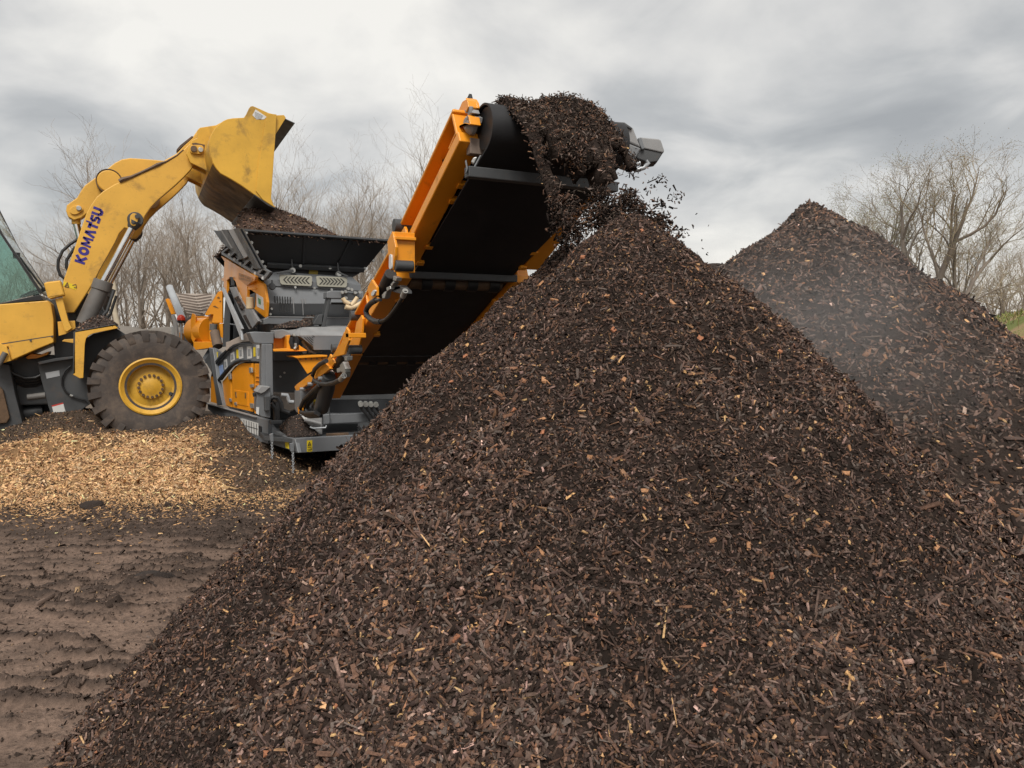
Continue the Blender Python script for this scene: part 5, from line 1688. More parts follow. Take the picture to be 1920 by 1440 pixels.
# chamfered corner plate and its upstand
CHA, CHB = (C('b5', (92, 0))[0][0], (bf[0] - E0).dot(FH)), (506, 9.95)
vp('bumper_corner', M['grey'], scr, 'c4', [(970, 856), (994, 956), (960, 942), (895, 924), (755, 880), (755, 775), (790, 752), (820, 790), (895, 838)], CHA, CHB, 0.05, 0.006)
# deck
dz = bf[0][2] - 0.015
MB().prism([(dk[0], YBP + 0.06, dz), (xr_, YBP + 0.06, dz), (xr_, 10.95, dz), (1.45, 10.95, dz), (1.40, 10.0, dz)], (0, 0, -0.05)).build('deck', M['grey_d'], scr, 0.004)
for pts in ([(232, 1218), (298, 1214), (298, 1350), (232, 1355)],):
    s1 = plate('warning_decal', M['sticker_y'], bump, 'b5', pts, 'Y', YBP - 0.003, 0.003, 0)
    q = [on(p, 'Y', YBP - 0.006) for p in C('b5', (245, 1280), (264, 1235), (284, 1278))]
    mb = MB()
    for i in range(3):
        mb.bar(q[i], q[(i + 1) % 3], 0.006, 0.002, (0, 1, 0))
    for seg in ([(252, 1265), (278, 1262)], [(242, 1300), (290, 1297)], [(246, 1318), (246, 1336)], [(262, 1322), (284, 1320)], [(246, 1336), (288, 1333)], [(288, 1312), (288, 1334)]):
        a, b_ = [on(p, 'Y', YBP - 0.006) for p in C('b5', *seg)]
        mb.bar(a, b_, 0.006, 0.002, (0, 1, 0))
    mb.build('decal_print', M['print_k'], s1)
vp('warning_decal', M['sticker_y'], scr, 'c4', [(900, 852), (926, 858), (930, 928), (905, 918)], CHA, CHB, 0.003, 0, 0.004)
mb = MB()
mb.plate('c4', [(935, 890), (965, 885), (965, 945), (950, 950), (940, 945)], 'Y', YBP - 0.03, 0.05)
mb.plate('c4', [(790, 825), (815, 815), (818, 870), (806, 880), (795, 870)], 'Y', YBP + 0.2, 0.05)
mb.build('chain_lug', M['grey'], scr, 0.004)
for top_, bot_, yy in (((957, 948), (962, 1165), YBP - 0.02), ((806, 872), (812, 1110), YBP + 0.21)):
    a, b_ = [on(p, 'Y', yy) for p in C('c4', top_, bot_)]
    b_ = np.array([a[0], a[1], b_[2]])
    nl_ = 22
    chn = MB()
    for i in range(nl_):
        c_ = a + (b_ - a) * (i + 0.5) / nl_ + np.array([0.004 * math.sin(i * 1.7), 0, 0])
        hl = abs(b_[2] - a[2]) / nl_ * 0.66
        ring_ = []
        for j in range(9):
            t_ = 2 * math.pi * j / 8
            w_ = 0.012 * math.cos(t_)
            off = np.array([w_, 0, 0]) if i % 2 == 0 else np.array([0, w_, 0])
            ring_.append(c_ + off + np.array([0, 0, hl * math.sin(t_)]))
        chn.tube(ring_, 0.0045, 5, False)
    chn.build('chain', M['galv'], scr, 0, True)
MB().plate('b5', [(455, 1010), (860, 1005), (860, 1160), (420, 1165), (420, 1040)], 'Y', 10.1, 0.1).build('cross_member', M['grey_d'], scr, 0.008)
lb = MB().plate('b5', [(500, 892), (1120, 880), (1120, 980), (505, 1012)], 'Y', 9.85, 0.16).build('cross_member', M['grey'], scr, 0.008)
MB().plate('b5', [(428, 905), (512, 890), (515, 1000), (500, 1015), (425, 1020)], 'Y', 9.78, 0.2).build('beam_end', M['grey'], lb, 0.008)
for pts in ([(395, 850), (425, 850), (425, 910), (398, 915)], [(470, 800), (515, 795), (512, 895), (478, 895)]):
    MB().plate('b5', pts, 'Y', 9.82, 0.08).build('lug', M['grey_d'], lb, 0.005)
MB().plate('b5', [(525, 650), (1420, 640), (1400, 712), (520, 722)], 'Y', 9.75, 0.12).build('cross_member', M['grey_d'], scr, 0.008)
# grey guard bowl at the conveyor's foot
mb = MB()
bq = [on(p, 'Y', 9.72) for p in C('b5', (165, 905), (300, 885), (425, 862), (425, 1155), (385, 1140), (330, 1085), (250, 1010))]
mb.prism(bq, (0, 0.2, 0))
gb = mb.build('guard', M['grey_l'], scr, 0.02)
MB().tube([on(p, 'Y', 9.68) for p in C('b5', (205, 965), (300, 985), (400, 1012))], 0.02, 8).build('guard_rim', M['grey_l'], gb, 0, True)
MB().tube([on(p, 'Y', 9.66) for p in C('b5', (270, 1052), (310, 1068), (462, 1058), (472, 1030))], 0.01, 8).build('wire_handle', M['galv'], gb, 0, True)
plate('decal', M['sticker_w'], gb, 'b5', [(165, 915), (215, 900), (240, 950), (200, 960)], 'Y', 9.715, 0.003, 0)
MB().bar(*[on(p, 'Y', 9.58) for p in C('b5', (470, 1150), (740, 1140))], 0.05, 0.04).build('plank', M['steel_dirty'], scr, 0.004)
for i in range(4):
    xh = 880 + i * 63
    q = [on(p, 'Y', 9.70 + 0.02 * i) for p in C('b5', (xh, 770 + i * 2), (xh + 30, 830), (xh + 90, 900), (xh + 150, 1000), (xh + 190, 1080))]
    hs = MB().tube(q, 0.022, 8).build('hose', M['rubber'], scr, 0, True)
    MB().lathe([(0, 0), (0.034, 0), (0.034, 0.08), (0.02, 0.12)], q[0] - np.array([0, 0.05, 0]), (0.2, 1, 0.1), 10).build('hose_fitting', M['steel'], hs, 0, True)
    q = [on(p, 'Y', 9.60) for p in C('b5', (xh - 20, 1040 + 6 * i), (xh + 10, 1080), (xh + 5, 1120), (xh - 20, 1160))]
    MB().tube(q, 0.018, 8).build('hose', M['rubber'], scr, 0, True)

fo = [on(p, 'Z', dz + 0.005) for p in C('b5', (-110, 1060), (0, 1175), (100, 1186), (385, 1160), (330, 1090))]
fo += [on(C('b5', (-100, 900))[0], 'Y', 10.35) * 1.0]
fo[-1][2] = dz
ri = [on(C('b5', (60, 905))[0], 'Y', 10.1), on(C('b5', (125, 892))[0], 'Y', 10.05), on(C('b5', (0, 940))[0], 'Y', 10.1)]
small_heap('mulch_heap', (fo, ri), 'heap of fine mulch spilled on the screener deck behind the bumper', 'mulch', 1500, 0.6)

# --- far left end: chevron feed belt, tube, beacon, orange cheeks
DF = 14.6


def fbp(x, y):
    w = (y - 480) / 400
    return on(C('b1', (x, y))[0], 'D', 1.0 / ((1 - w) / 15.5 + w / 13.9))


feed = MB().quad3([fbp(285, 478), fbp(930, 490), fbp(1010, 500), fbp(800, 850), fbp(540, 905), fbp(480, 830)], 0.03).build('feed_belt', M['taupe'], scr, 0)
for i in range(8):
    y = 492 + i * 52
    xm = 625 + i * 22
    xl_ = 325 + i * 24
    xr_2 = min(925 - max(0, i - 2) * 30, 925)
    for (x0, y0, x1, y1) in ((xl_, y, xm, y + 50), (xm + 28, y + 50, xr_2, y + 8 + max(0, i - 2) * 4)):
        if x1 - x0 < 30:
            continue
        a, b_ = fbp(x0, y0), fbp(x1, y1)
        MB().bar(a, b_, 0.045, 0.05, tuple(-FH)).build('cleat', M['taupe_d'], feed, 0.003)
MB().tube([on(C('b1', (172, 375))[0], 'D', 14.4), on(C('b1', (405, 950))[0], 'D', 13.3)], 0.062, 16).build('roll_tube', M['galv'], scr, 0.006, True)
mb = MB()
mb.plate('b1', [(95, 590), (140, 570), (215, 690), (275, 850), (200, 860)], 'D', 14.3, 0.1)
mb.plate('b1', [(345, 1180), (420, 1200), (420, 1420), (345, 1420)], 'D', 13.2, 0.1)
mb.build('orange_cheek', M['orange'], scr, 0.006)
bc_ = on(C('b1', (380, 968))[0], 'D', 13.0)
mb = MB().lathe([(0.068, 0.0), (0.068, 0.035), (0.055, 0.075), (0.03, 0.095), (0.0, 0.10)], bc_, (0, 0, 1), 20)
bea = mb.build('beacon', M['sky_red'], scr, 0.003, True)
MB().lathe([(0.045, -0.045), (0.062, -0.035), (0.062, 0.0)], bc_, (0, 0, 1), 20).build('beacon_base', M['black'], bea, 0.003, True)
MB().tube([bc_ - np.array([0, 0, 0.04]), bc_ - np.array([0, 0, 0.42])], 0.02, 10).build('beacon_post', M['galv'], bea, 0, True)
mb = MB()
mb.plate('b1', [(195, 880), (240, 860), (300, 1020), (320, 1260), (260, 1240), (230, 1000)], 'D', 13.4, 0.06)
mb.plate('b1', [(190, 1080), (240, 1070), (260, 1260), (200, 1240)], 'D', 13.5, 0.05)
mb.build('light_bracket', M['sticker_w'], scr, 0.006)
MB().plate('b1', [(430, 960), (560, 880), (570, 1150), (560, 1440), (430, 1440)], 'D', 13.1, 0.2).build('grey_side', M['grey'], scr, 0.01)
# orange drum frame
dm = MB().plate('b1', [(575, 840), (610, 850), (645, 900), (640, 1300), (600, 1375), (560, 1300), (548, 960)], 'D', 12.6, 0.06).build('drum_frame', M['orange'], scr, 0.006)
MB().tube([on(C('b1', (635, 1165))[0], 'D', 12.9), on(C('b1', (905, 1165))[0], 'D', 12.7)], 0.225, 28).build('drum', M['orange'], dm, 0.006, True)
MB().plate('b1', [(620, 892), (650, 886), (790, 890), (900, 895), (900, 1000), (800, 1000), (780, 930), (690, 935), (680, 990), (640, 1000)], 'D', 13.05, 0.05).build('drum_plate', M['orange'], dm, 0.004)
MB().plate('b1', [(655, 900), (785, 900), (775, 990), (690, 990)], 'D', 13.08, 0.03).build('notch_plate', M['galv'], dm, 0.004)
MB().plate('b1', [(870, 905), (935, 845), (960, 850), (940, 1000), (925, 1340), (890, 1320), (880, 1000)], 'D', 12.55, 0.06).build('drum_cheek', M['orange'], dm, 0.004)
MB().plate('b1', [(600, 1350), (980, 1350), (1060, 1440), (640, 1500), (600, 1440)], 'D', 12.5, 0.3).build('drum_base', M['orange'], dm, 0.006)
oc = MB().plate('b1', [(1040, 455), (1110, 430), (1122, 440), (1125, 1015), (930, 1010), (960, 860), (820, 880), (810, 850)], 'D', 12.45, 0.05).build('orange_cheek', M['orange'], scr, 0.006)
for pts in ([(1020, 560), (1060, 535), (1075, 575), (1050, 565)], [(1060, 620), (1100, 610), (1090, 635)], [(950, 710), (990, 700), (1050, 745), (1000, 730)], [(890, 860), (920, 850), (915, 880)]):
    MB().plate('b1', pts, 'D', 12.44, 0.01).build('cheek_slot', M['print_br'], oc)
MB().plate('b1', [(1060, 1030), (1130, 1020), (1135, 1290), (1080, 1260)], 'D', 12.4, 0.08).build('small_bracket', M['orange'], scr, 0.006)
MB().tube([on(C('b1', (965, 1030))[0], 'D', 12.3), on(C('b1', (960, 1150))[0], 'D', 12.3)], 0.06, 14).build('ram', M['cyl'], scr, 0.004, True)
MB().tube([on(C('b1', (985, 1180))[0], 'D', 12.25), on(C('b1', (1040, 1440))[0], 'D', 12.1)], 0.075, 14).build('ram', mottled('muddy_ram', (0.16, 0.115, 0.085), 0.8, 0.2, 8.0), scr, 0.004, True)
MB().plate('b1', [(1180, 500), (1225, 480), (1275, 620), (1250, 1440), (1120, 1440), (1150, 900)], 'D', 11.9, 0.15).build('rear_post', M['grey_d'], scr, 0.008)
MB().plate('b4', [(20, 330), (110, 210), (160, 350), (90, 520), (100, 470)], 'D', 12.4, 0.1).build('strut', M['grey_d'], scr, 0.006)
MB().plate('b1', [(1255, 1020), (1500, 1060), (1500, 1080), (1255, 1040)], 'D', 11.9, 0.05).build('shelf', M['grey'], scr, 0.004)
MB().plate('b4', [(0, 300), (95, 150), (120, 180), (110, 230), (30, 370)], 'D', 12.6, 0.08).build('strut', M['grey'], scr, 0.006)
MB().plate('b4', [(260, 130), (300, 120), (500, 20), (530, 120), (440, 130), (340, 160), (260, 230)], 'D', 11.2, 0.1).build('mud_guard', M['taupe'], scr, 0.006)

# --- discharge conveyor
XL, XLI, XR, XRI = 1.80, 1.95, 3.00, 2.85


def yz(p):
    q = on(p, 'X', XL)
    return np.array([q[1], q[2]])


s1a, s1b = yz((862, 264)), yz((748, 495))
s2a, s2b = yz((738, 521)), yz((653, 662))
s3a, s3b = yz((651, 666)), yz((612, 748))
conv = bpy.data.objects.new('discharge_conveyor', None)
COL.objects.link(conv)
conv.parent = scr
ORG[conv.name] = ORG[scr.name]


def nrm(p, q):
    d_ = (q - p) / np.linalg.norm(q - p)
    n_ = np.array([-d_[1], d_[0]])
    return d_, (n_ if n_[1] > 0 else -n_)


def bar_yz(mb, p, q, n0, n1, x0, x1):
    d_, n_ = nrm(p, q)
    r4 = [p + n_ * n0, q + n_ * n0, q + n_ * n1, p + n_ * n1]
    return mb.prism([(x0, r[0], r[1]) for r in r4], (x1 - x0, 0, 0))


for side in (0, 1):
    mb = MB()
    for (p, q) in ((s1a, s1b), (s2a, s2b), (s3a, s3b)):
        xo, xi = (XL, XLI) if side == 0 else (XRI, XR)
        web = (XL + 0.10, XL + 0.125) if side == 0 else (XR - 0.125, XR - 0.10)
        bar_yz(mb, p, q, 0.0, 0.075, xo, xi)
        bar_yz(mb, p, q, 0.07, 0.235, *web)
        bar_yz(mb, p, q, 0.23, 0.255, xo + (0.0 if side == 0 else 0.02), xi - (0.02 if side == 0 else 0.0))
        d_, n_ = nrm(p, q)
        ln = np.linalg.norm(q - p)
        k = max(1, int(ln / 0.75))
        for i in range(k + 1):
            c_ = p + d_ * (0.03 + (ln - 0.06) * i / k)
            st = (xo, web[0] + 0.005) if side == 0 else (web[1] - 0.005, xo + 0.15)
            bar_yz(mb, c_ - d_ * 0.012, c_ + d_ * 0.012, 0.07, 0.235, *st)
    mb.build('side_rail', M['orange'], conv, 0.008)
    # brackets under the rail that carry the return rollers
    for (p, q, fr) in ((s1a, s1b, 0.30), (s1a, s1b, 0.42), (s1a, s1b, 0.82), (s1a, s1b, 0.98), (s2a, s2b, 0.25), (s2a, s2b, 0.72)):
        c_ = p + (q - p) * fr
        d_, n_ = nrm(p, q)
        x0 = XLI - 0.02 if side == 0 else XRI - 0.04
        mb = MB()
        bar_yz(mb, c_ - d_ * 0.022, c_ + d_ * 0.022, -0.012, 0.03, x0, x0 + 0.06)
        mb.build('roller_bracket', M['orange'], conv, 0.004)

# belt: carrying and return run round the head drum
hd, hn2 = nrm(s1b, s1a)
drum_c = s1a + hd * 0.11 + hn2 * 0.02
RD = 0.135
path_lo = [s3b, (s2b + s3a) / 2, (s1b + s2a) / 2, s1a - hd * 0.1]
low = [p + nrm(s1b, s1a)[1] * (0.045 if i < 3 else 0.0) for i, p in enumerate(path_lo)]
arc_pts = []
a0 = math.atan2(-hn2[1], -hn2[0])
for i in range(15):
    a = a0 + math.pi * i / 14 * (1 if (math.cos(a0 + 0.5) * hd[0] + math.sin(a0 + 0.5) * hd[1]) > (math.cos(a0 - 0.5) * hd[0] + math.sin(a0 - 0.5) * hd[1]) else -1)
    arc_pts.append(drum_c + RD * np.array([math.cos(a), math.sin(a)]))
up_pts = [drum_c + hn2 * RD - hd * 0.5, (s1b + s2a) / 2 + hn2 * 0.33, (s2b + s3a) / 2 + hn2 * 0.33, s3b + hn2 * 0.33]
belt_path = low[:3] + arc_pts + up_pts[1:]
mb = MB()
tk = 0.012
nb = len(belt_path)
vs, fs = [], []
for i, p in enumerate(belt_path):
    d_ = belt_path[min(i + 1, nb - 1)] - belt_path[max(i - 1, 0)]
    n_ = np.array([-d_[1], d_[0]]) / np.linalg.norm(d_)
    for o_ in (0, tk):
        q = p + n_ * o_
        out_ = 0.035 if 3 <= i < 18 else -0.02          # the head drum is wider than the gap between the rails
        vs += [(XLI - out_, q[0], q[1]), (XRI + out_, q[0], q[1])]
for i in range(nb - 1):
    a, b_ = i * 4, i * 4 + 4
    fs += [(a, a + 1, b_ + 1, b_), (a + 3, a + 2, b_ + 2, b_ + 3), (a, b_, b_ + 2, a + 2), (a + 1, a + 3, b_ + 3, b_ + 1)]
mb.add(vs, fs)
belt = mb.build('belt', M['belt'], conv, 0, True)
MB().tube([(XLI - 0.02, *drum_c), (XRI + 0.02, *drum_c)], RD - 0.008, 32).build('head_drum', M['black'], conv, 0.004, True)
# skirts along the load and pan beneath it
for x0 in (XLI - 0.01, XRI - 0.01):
    mb = MB()
    for (p, q) in ((s1a, s1b), (s2a, s2b)):
        bar_yz(mb, p, q, 0.25, 0.40, x0, x0 + 0.02)
    mb.build('skirt', M['black'], conv, 0.003)
# cross beams with rollers under the belt
for (pl_, pr_, hgt, mt) in (((757, 507), None, 0.06, 'grey_d'), ((664, 660), None, 0.05, 'grey_d')):
    q = on(pl_, 'X', XLI - 0.01)
    q = on(pl_, 'D', (q - E0).dot(FH) - 0.16)
    MB().box((XLI - 0.02, q[1] - 0.03, q[2] - hgt), (XRI + 0.02, q[1] + 0.05, q[2])).build('cross_beam', M[mt], conv, 0.006)
    r0 = np.array([XLI + 0.02, q[1] + 0.14, q[2] - 0.075])
    MB().tube([r0, r0 + np.array([0.82, 0, 0])], 0.055, 18).build('return_roller', M['steel_dirty'], conv, 0.006, True)
    for k in range(4):
        mb = MB()
        mb.tube([r0 + np.array([0.10 + 0.2 * k, 0, 0]), r0 + np.array([0.19 + 0.2 * k, 0, 0])], 0.068, 16)
        mb.build('roller_ring', M['black'], conv, 0.004, True)
q = on(C('h1', (690, 1090))[0], 'X', XLI - 0.04)
q = on(C('h1', (690, 1090))[0], 'D', (q - E0).dot(FH) - 0.26)
bb = MB().box((q[0], q[1] - 0.025, q[2] - 0.035), (XRI + 0.03, q[1] + 0.045, q[2] + 0.03)).build('scraper_beam', M['grey_d'], conv, 0.006)
MB().plate('h1', [(660, 950), (680, 930), (700, 1040), (690, 1085), (665, 1130), (680, 1060)], 'D', (q - E0).dot(FH) - 0.03, 0.03).build('beam_end', M['grey'], bb, 0.003)
MB().plate('h1', [(770, 1040), (790, 1000), (860, 870), (885, 870), (800, 1030), (780, 1050)], 'D', (q - E0).dot(FH) + 0.04, 0.03).build('scraper_arm', M['grey'], bb, 0.003)
MB().plate('h1', [(740, 960), (770, 900), (830, 890), (780, 990)], 'D', (q - E0).dot(FH) + 0.05, 0.04).build('scraper_spring', M['steel'], bb, 0.006)
# head: side plate, flange, bearing, tension rod, sticker, grey tube
XH = XL + 0.10
hp_ = MB().plate('h1', [(480, 468), (500, 440), (620, 152), (650, 128), (700, 105), (745, 104), (785, 115), (812, 160), (826, 232), (790, 300), (770, 330), (735, 470), (690, 560), (575, 805), (535, 735), (520, 690)], 'X', XH, 0.02).build('head_plate', M['orange'], conv, 0.004)
fl = [on(p, 'X', XH - 0.002) for p in C('h1', (835, 345), (858, 362), (878, 470), (862, 482), (800, 466), (730, 496), (705, 530), (585, 800), (565, 805), (700, 510), (735, 478), (800, 452), (858, 462), (845, 380))]
MB().prism(fl, (-0.07, 0, 0)).build('head_flange', M['orange'], hp_, 0.003)
top_f = [on(p, 'X', XH) for p in C('h1', (785, 112), (815, 150), (830, 235), (795, 310), (785, 300), (818, 232), (805, 160))]
MB().prism(top_f, (-0.06, 0, 0)).build('head_flange', M['orange'], hp_, 0.003)
bcn = on(C('h1', (662, 440))[0], 'X', XH - 0.06)
MB().lathe([(0.0, 0.0), (0.032, 0.0), (0.055, 0.02), (0.066, 0.035), (0.066, 0.06)], bcn, (1, 0, 0), 22).build('bearing', M['grey_l'], hp_, 0.003, True)
mb = MB()
for (x, y) in ((570, 490), (582, 448), (600, 605), (612, 640), (690, 280), (745, 200), (555, 715)):
    mb.lathe([(0, 0), (0.013, 0), (0.016, 0.03)], on(C('h1', (x, y))[0], 'X', XH - 0.03), (1, 0, 0), 7)
mb.build('bolt', M['steel'], hp_)
mb = MB()
mb.tube([on(p, 'X', XH - 0.05) for p in C('h1', (745, 215), (742, 290), (700, 400), (690, 470))], 0.014, 8)
mb.plate('h1', [(650, 260), (745, 250), (765, 300), (720, 320), (660, 300)], 'X', XH - 0.05, 0.05)
mb.plate('h1', [(760, 330), (800, 350), (790, 430), (740, 440)], 'X', XH - 0.03, 0.05)
mb.build('belt_tensioner', M['grey_l'], hp_, 0.003, True)
sl = plate('paper_label', M['sticker_w'], hp_, 'h1', [(722, 555), (722, 735), (655, 870), (600, 800), (615, 770)], 'X', XH - 0.012, 0.01, 0)
mb = MB()
for pts in ([(675, 665), (690, 680), (678, 690)], [(640, 760), (665, 770), (650, 800), (630, 790)], [(680, 730), (690, 750), (670, 770)], [(640, 835), (660, 840), (655, 858)]):
    mb.plate('h1', pts, 'X', XH - 0.014, 0.002)
mb.build('label_print', M['print_g'], sl)
MB().plate('h1', [(722, 545), (790, 540), (760, 620), (722, 640)], 'X', XH + 0.01, 0.06).build('sensor', M['grey_d'], hp_, 0.004)
gt = on(C('h1', (745, 755))[0], 'X', XH - 0.01)
MB().box(gt + np.array([-0.02, -0.035, -0.05]), gt + np.array([0.16, 0.03, 0.045])).build('stub_tube', M['steel_dirty'], hp_, 0.004).data.materials[0] = mottled('dusty_stub', (0.21, 0.16, 0.13), 0.6, 0.15, 9.0)
q = [on(p, 'X', XH - 0.01) for p in C('h1', (475, 610), (440, 690), (400, 790), (372, 880), (378, 960), (420, 990))]
MB().tube(q, 0.012, 8).build('hose', M['rubber'], conv, 0, True)
MB().plate('h1', [(95, 1200), (130, 1130), (150, 1170), (110, 1230)], 'X', XL + 0.05, 0.05).build('rail_clip', M['steel_dirty'], conv, 0.004)

# right-hand head: guard, motor, lamp, pipes
gd_ = MB().plate('h2', [(775, 425), (795, 385), (825, 318), (950, 325), (1035, 385), (1115, 590), (985, 530), (870, 515), (835, 490)], 'D', 5.45, 0.14).build('motor_guard', M['grey_l'], conv, 0.01)
MB().plate('h2', [(850, 530), (960, 536), (1118, 598), (1052, 715), (1010, 790), (920, 760), (850, 640)], 'D', 5.36, 0.16).build('guard_front', M['grey'], gd_, 0.008)
MB().plate('h2', [(800, 382), (828, 322), (945, 328), (1030, 386), (1020, 400), (940, 360), (850, 350)], 'D', 5.43, 0.03).build('guard_brow', M['grey_d'], gd_, 0.004)
mt_ = MB().plate('h2', [(1112, 482), (1300, 500), (1325, 512), (1362, 625), (1350, 645), (1145, 598), (1090, 520)], 'D', 5.48, 0.15).build('drive_motor', M['grey_l'], conv, 0.012)
MB().plate('h2', [(1130, 600), (1350, 640), (1290, 735), (1200, 748), (1065, 700), (1060, 680)], 'D', 5.49, 0.16).build('motor_body', M['grey_d'], mt_, 0.012)
MB().plate('h2', [(1085, 490), (1120, 480), (1160, 600), (1130, 612), (1100, 560)], 'D', 5.46, 0.12).build('motor_flange', M['grey'], mt_, 0.006)
MB().plate('h2', [(1240, 720), (1285, 715), (1290, 740), (1245, 745)], 'D', 5.50, 0.08).build('motor_lug', M['grey_d'], mt_, 0.004)
for pts in ([(1060, 730), (1000, 770), (1040, 780), (1110, 750)], [(1000, 800), (1080, 825), (1150, 800), (1195, 750), (1170, 730)]):
    MB().tube([on(p, 'D', 5.5) for p in C('h2', *pts)], 0.016, 10).build('oil_pipe', M['galv'], mt_, 0, True)
lc_ = on(C('h2', (700, 315))[0], 'D', 5.4)
lm = MB().tube([lc_ + np.array([-0.05, 0, -0.005]), lc_ + np.array([0.035, 0, 0.01])], [0.018, 0.03], 14).build('side_lamp', M['amber'], conv, 0.004, True)

# hinge plates, rams, lugs and hoses on the near rail
XO = 1.62


def hinge(k, plates, x):
    for pts, xx in plates:
        MB().plate(k, pts, 'X', xx, 0.02).build('hinge_plate', M['orange'], conv, 0.004)


hinge('h3', [([(432, 345), (490, 222), (503, 250), (532, 412), (524, 520), (498, 690), (470, 700), (440, 470)], XO), ([(575, 275), (640, 160), (655, 200), (690, 432), (662, 705), (615, 700), (600, 560), (592, 430)], XL - 0.03),
             ([(190, 905), (240, 812), (300, 905), (302, 1010), (215, 1085)], XO + 0.02)], 0)
mb = MB()
for pts in ([(512, 270), (646, 285), (646, 305), (512, 292)], [(520, 310), (645, 330), (640, 385), (530, 360)]):
    q = [on(p, 'X', XO + 0.02) for p in C('h3', *pts)]
mb.box(on(C('h3', (508, 282))[0], 'X', XO) + np.array([0.01, -0.02, -0.022]), on(C('h3', (508, 282))[0], 'X', XO) + np.array([0.16, 0.10, 0.0]))
mb.box(on(C('h3', (520, 430))[0], 'X', XO) + np.array([0.01, 0.03, -0.16]), on(C('h3', (520, 430))[0], 'X', XO) + np.array([0.16, 0.05, 0.12]))
mb.build('hinge_cross_plate', M['orange'], conv, 0.004)
MB().tube([on(C('h3', (575, 200))[0], 'X', XL + 0.0) + np.array([-0.04, 0.0, 0.03]), on(C('h3', (575, 200))[0], 'X', XL) + np.array([0.12, 0.0, 0.03])], 0.05, 16).build('idler_roller', M['grey_d'], conv, 0.004, True)
c_ = on(C('h3', (545, 640))[0], 'X', XO + 0.02)
MB().tube([c_ + np.array([-0.01, 0, 0]), c_ + np.array([0.12, 0, 0])], 0.038, 16).build('hinge_pin', M['grey_d'], conv, 0.004, True)
MB().plate('h3', round_poly([(452, 520), (465, 500), (482, 510), (484, 680), (460, 690), (448, 660)], 0.2, 2), 'X', XO - 0.012, 0.012).build('keeper_plate', M['sticker_w'], conv, 0.003)
MB().plate('h3', round_poly([(228, 985), (265, 935), (285, 945), (270, 1000), (240, 1020)], 0.2, 2), 'X', XO + 0.006, 0.014).build('keeper_plate', M['sticker_w'], conv, 0.003)
ram = MB().tube([on(p, 'X', XO + 0.09) for p in C('h3', (478, 742), (360, 985))], 0.046, 20).build('hydraulic_ram', M['black'], conv, 0.006, True)
mb = MB()
for pts in ([(505, 765), (550, 790), (540, 830), (500, 825)], [(470, 870), (505, 830), (515, 850), (480, 900)], [(420, 910), (465, 890), (470, 930), (425, 960)], [(400, 960), (425, 955), (400, 1040), (372, 1050), (365, 1000)]):
    mb.plate('h3', pts, 'X', XO + 0.03, 0.04)
mb.build('valve', M['steel'], ram, 0.004)
mb = MB()
for pts in ([(480, 930), (560, 880), (600, 900), (650, 945), (655, 985), (600, 990), (490, 960)], [(500, 900), (600, 885), (590, 930), (510, 950)]):
    mb.plate('h3', pts, 'X', XO + 0.06, 0.05)
mb.build('valve_mount', M['grey_d'], ram, 0.004)
q = [on(p, 'X', XO - 0.02) for p in C('h3', (350, 1060), (290, 1070), (235, 1100), (190, 1150), (172, 1200), (185, 1255), (230, 1300), (290, 1330), (350, 1330), (410, 1305), (460, 1260), (510, 1200), (560, 1130), (610, 1050), (645, 980), (655, 950))]
MB().tube(q[1:9], 0.021, 10).build('hose_sleeve', M['rubber'], conv, 0, True)
MB().tube(q, 0.0125, 10).build('hose', M['rubber'], conv, 0, True)
MB().tube([q[-3] * .6 + q[-2] * .4, q[-1]], 0.02, 10).build('hose_fitting', M['steel'], conv, 0, True)
# lower hinge
hinge('c6', [([(378, 615), (412, 505), (428, 530), (432, 600), (415, 640), (398, 700), (340, 715), (300, 730)], XO), ([(486, 470), (520, 420), (530, 445), (522, 560), (500, 650), (452, 700), (440, 640), (470, 560)], XL - 0.03),
             ([(275, 745), (298, 697), (330, 760), (300, 800), (272, 830), (262, 790)], XO + 0.02)], 0)
mb = MB()
c_ = on(C('c6', (430, 555))[0], 'X', XO)
mb.box(c_ + np.array([0.0, -0.01, -0.03]), c_ + np.array([0.15, 0.10, 0.01]))
mb.build('hinge_cross_plate', M['orange'], conv, 0.004)
c_ = on(C('c6', (425, 665))[0], 'X', XO + 0.02)
MB().tube([c_, c_ + np.array([0.12, 0, 0])], 0.04, 16).build('hinge_pin', M['grey_d'], conv, 0.004, True)
for p_ in ((330, 655), (465, 425)):
    c_ = on(C('c6', p_)[0], 'X', XL)
    MB().tube([c_ + np.array([-0.03, 0, 0]), c_ + np.array([0.08, 0, 0])], 0.045, 16).build('idler_roller', M['grey_d'], conv, 0.004, True)
ram = MB().tube([on(p, 'X', XO + 0.09) for p in C('c6', (410, 690), (345, 795))], 0.05, 20).build('hydraulic_ram', M['black'], conv, 0.006, True)
ram2 = MB().tube([on(p, 'X', XO + 0.06) for p in C('c6', (296, 850), (278, 940), (236, 1085))], [0.06, 0.075, 0.075], 22).build('hydraulic_ram', M['grey_d'], conv, 0.008, True)
MB().tube([on(p, 'X', XO + 0.08) for p in C('c6', (320, 800), (292, 860))], 0.035, 14).build('rod', M['chrome'], ram2, 0, True)
mb = MB()
for pts in ([(368, 775), (390, 750), (408, 800), (400, 830), (370, 820)], [(345, 800), (368, 790), (366, 825), (348, 830)], [(385, 825), (408, 820), (400, 860), (382, 862)], [(400, 715), (420, 710), (418, 740), (402, 745)]):
    mb.plate('c6', pts, 'X', XO + 0.0, 0.05)
mb.build('valve', M['steel'], ram, 0.004)
q = [on(p, 'X', XO - 0.03) for p in C('c6', (272, 745), (225, 770), (190, 805), (174, 848), (185, 885), (225, 908), (280, 912), (330, 900), (375, 878), (398, 850))]
MB().tube(q, 0.022, 10).build('hose', M['rubber'], conv, 0, True)
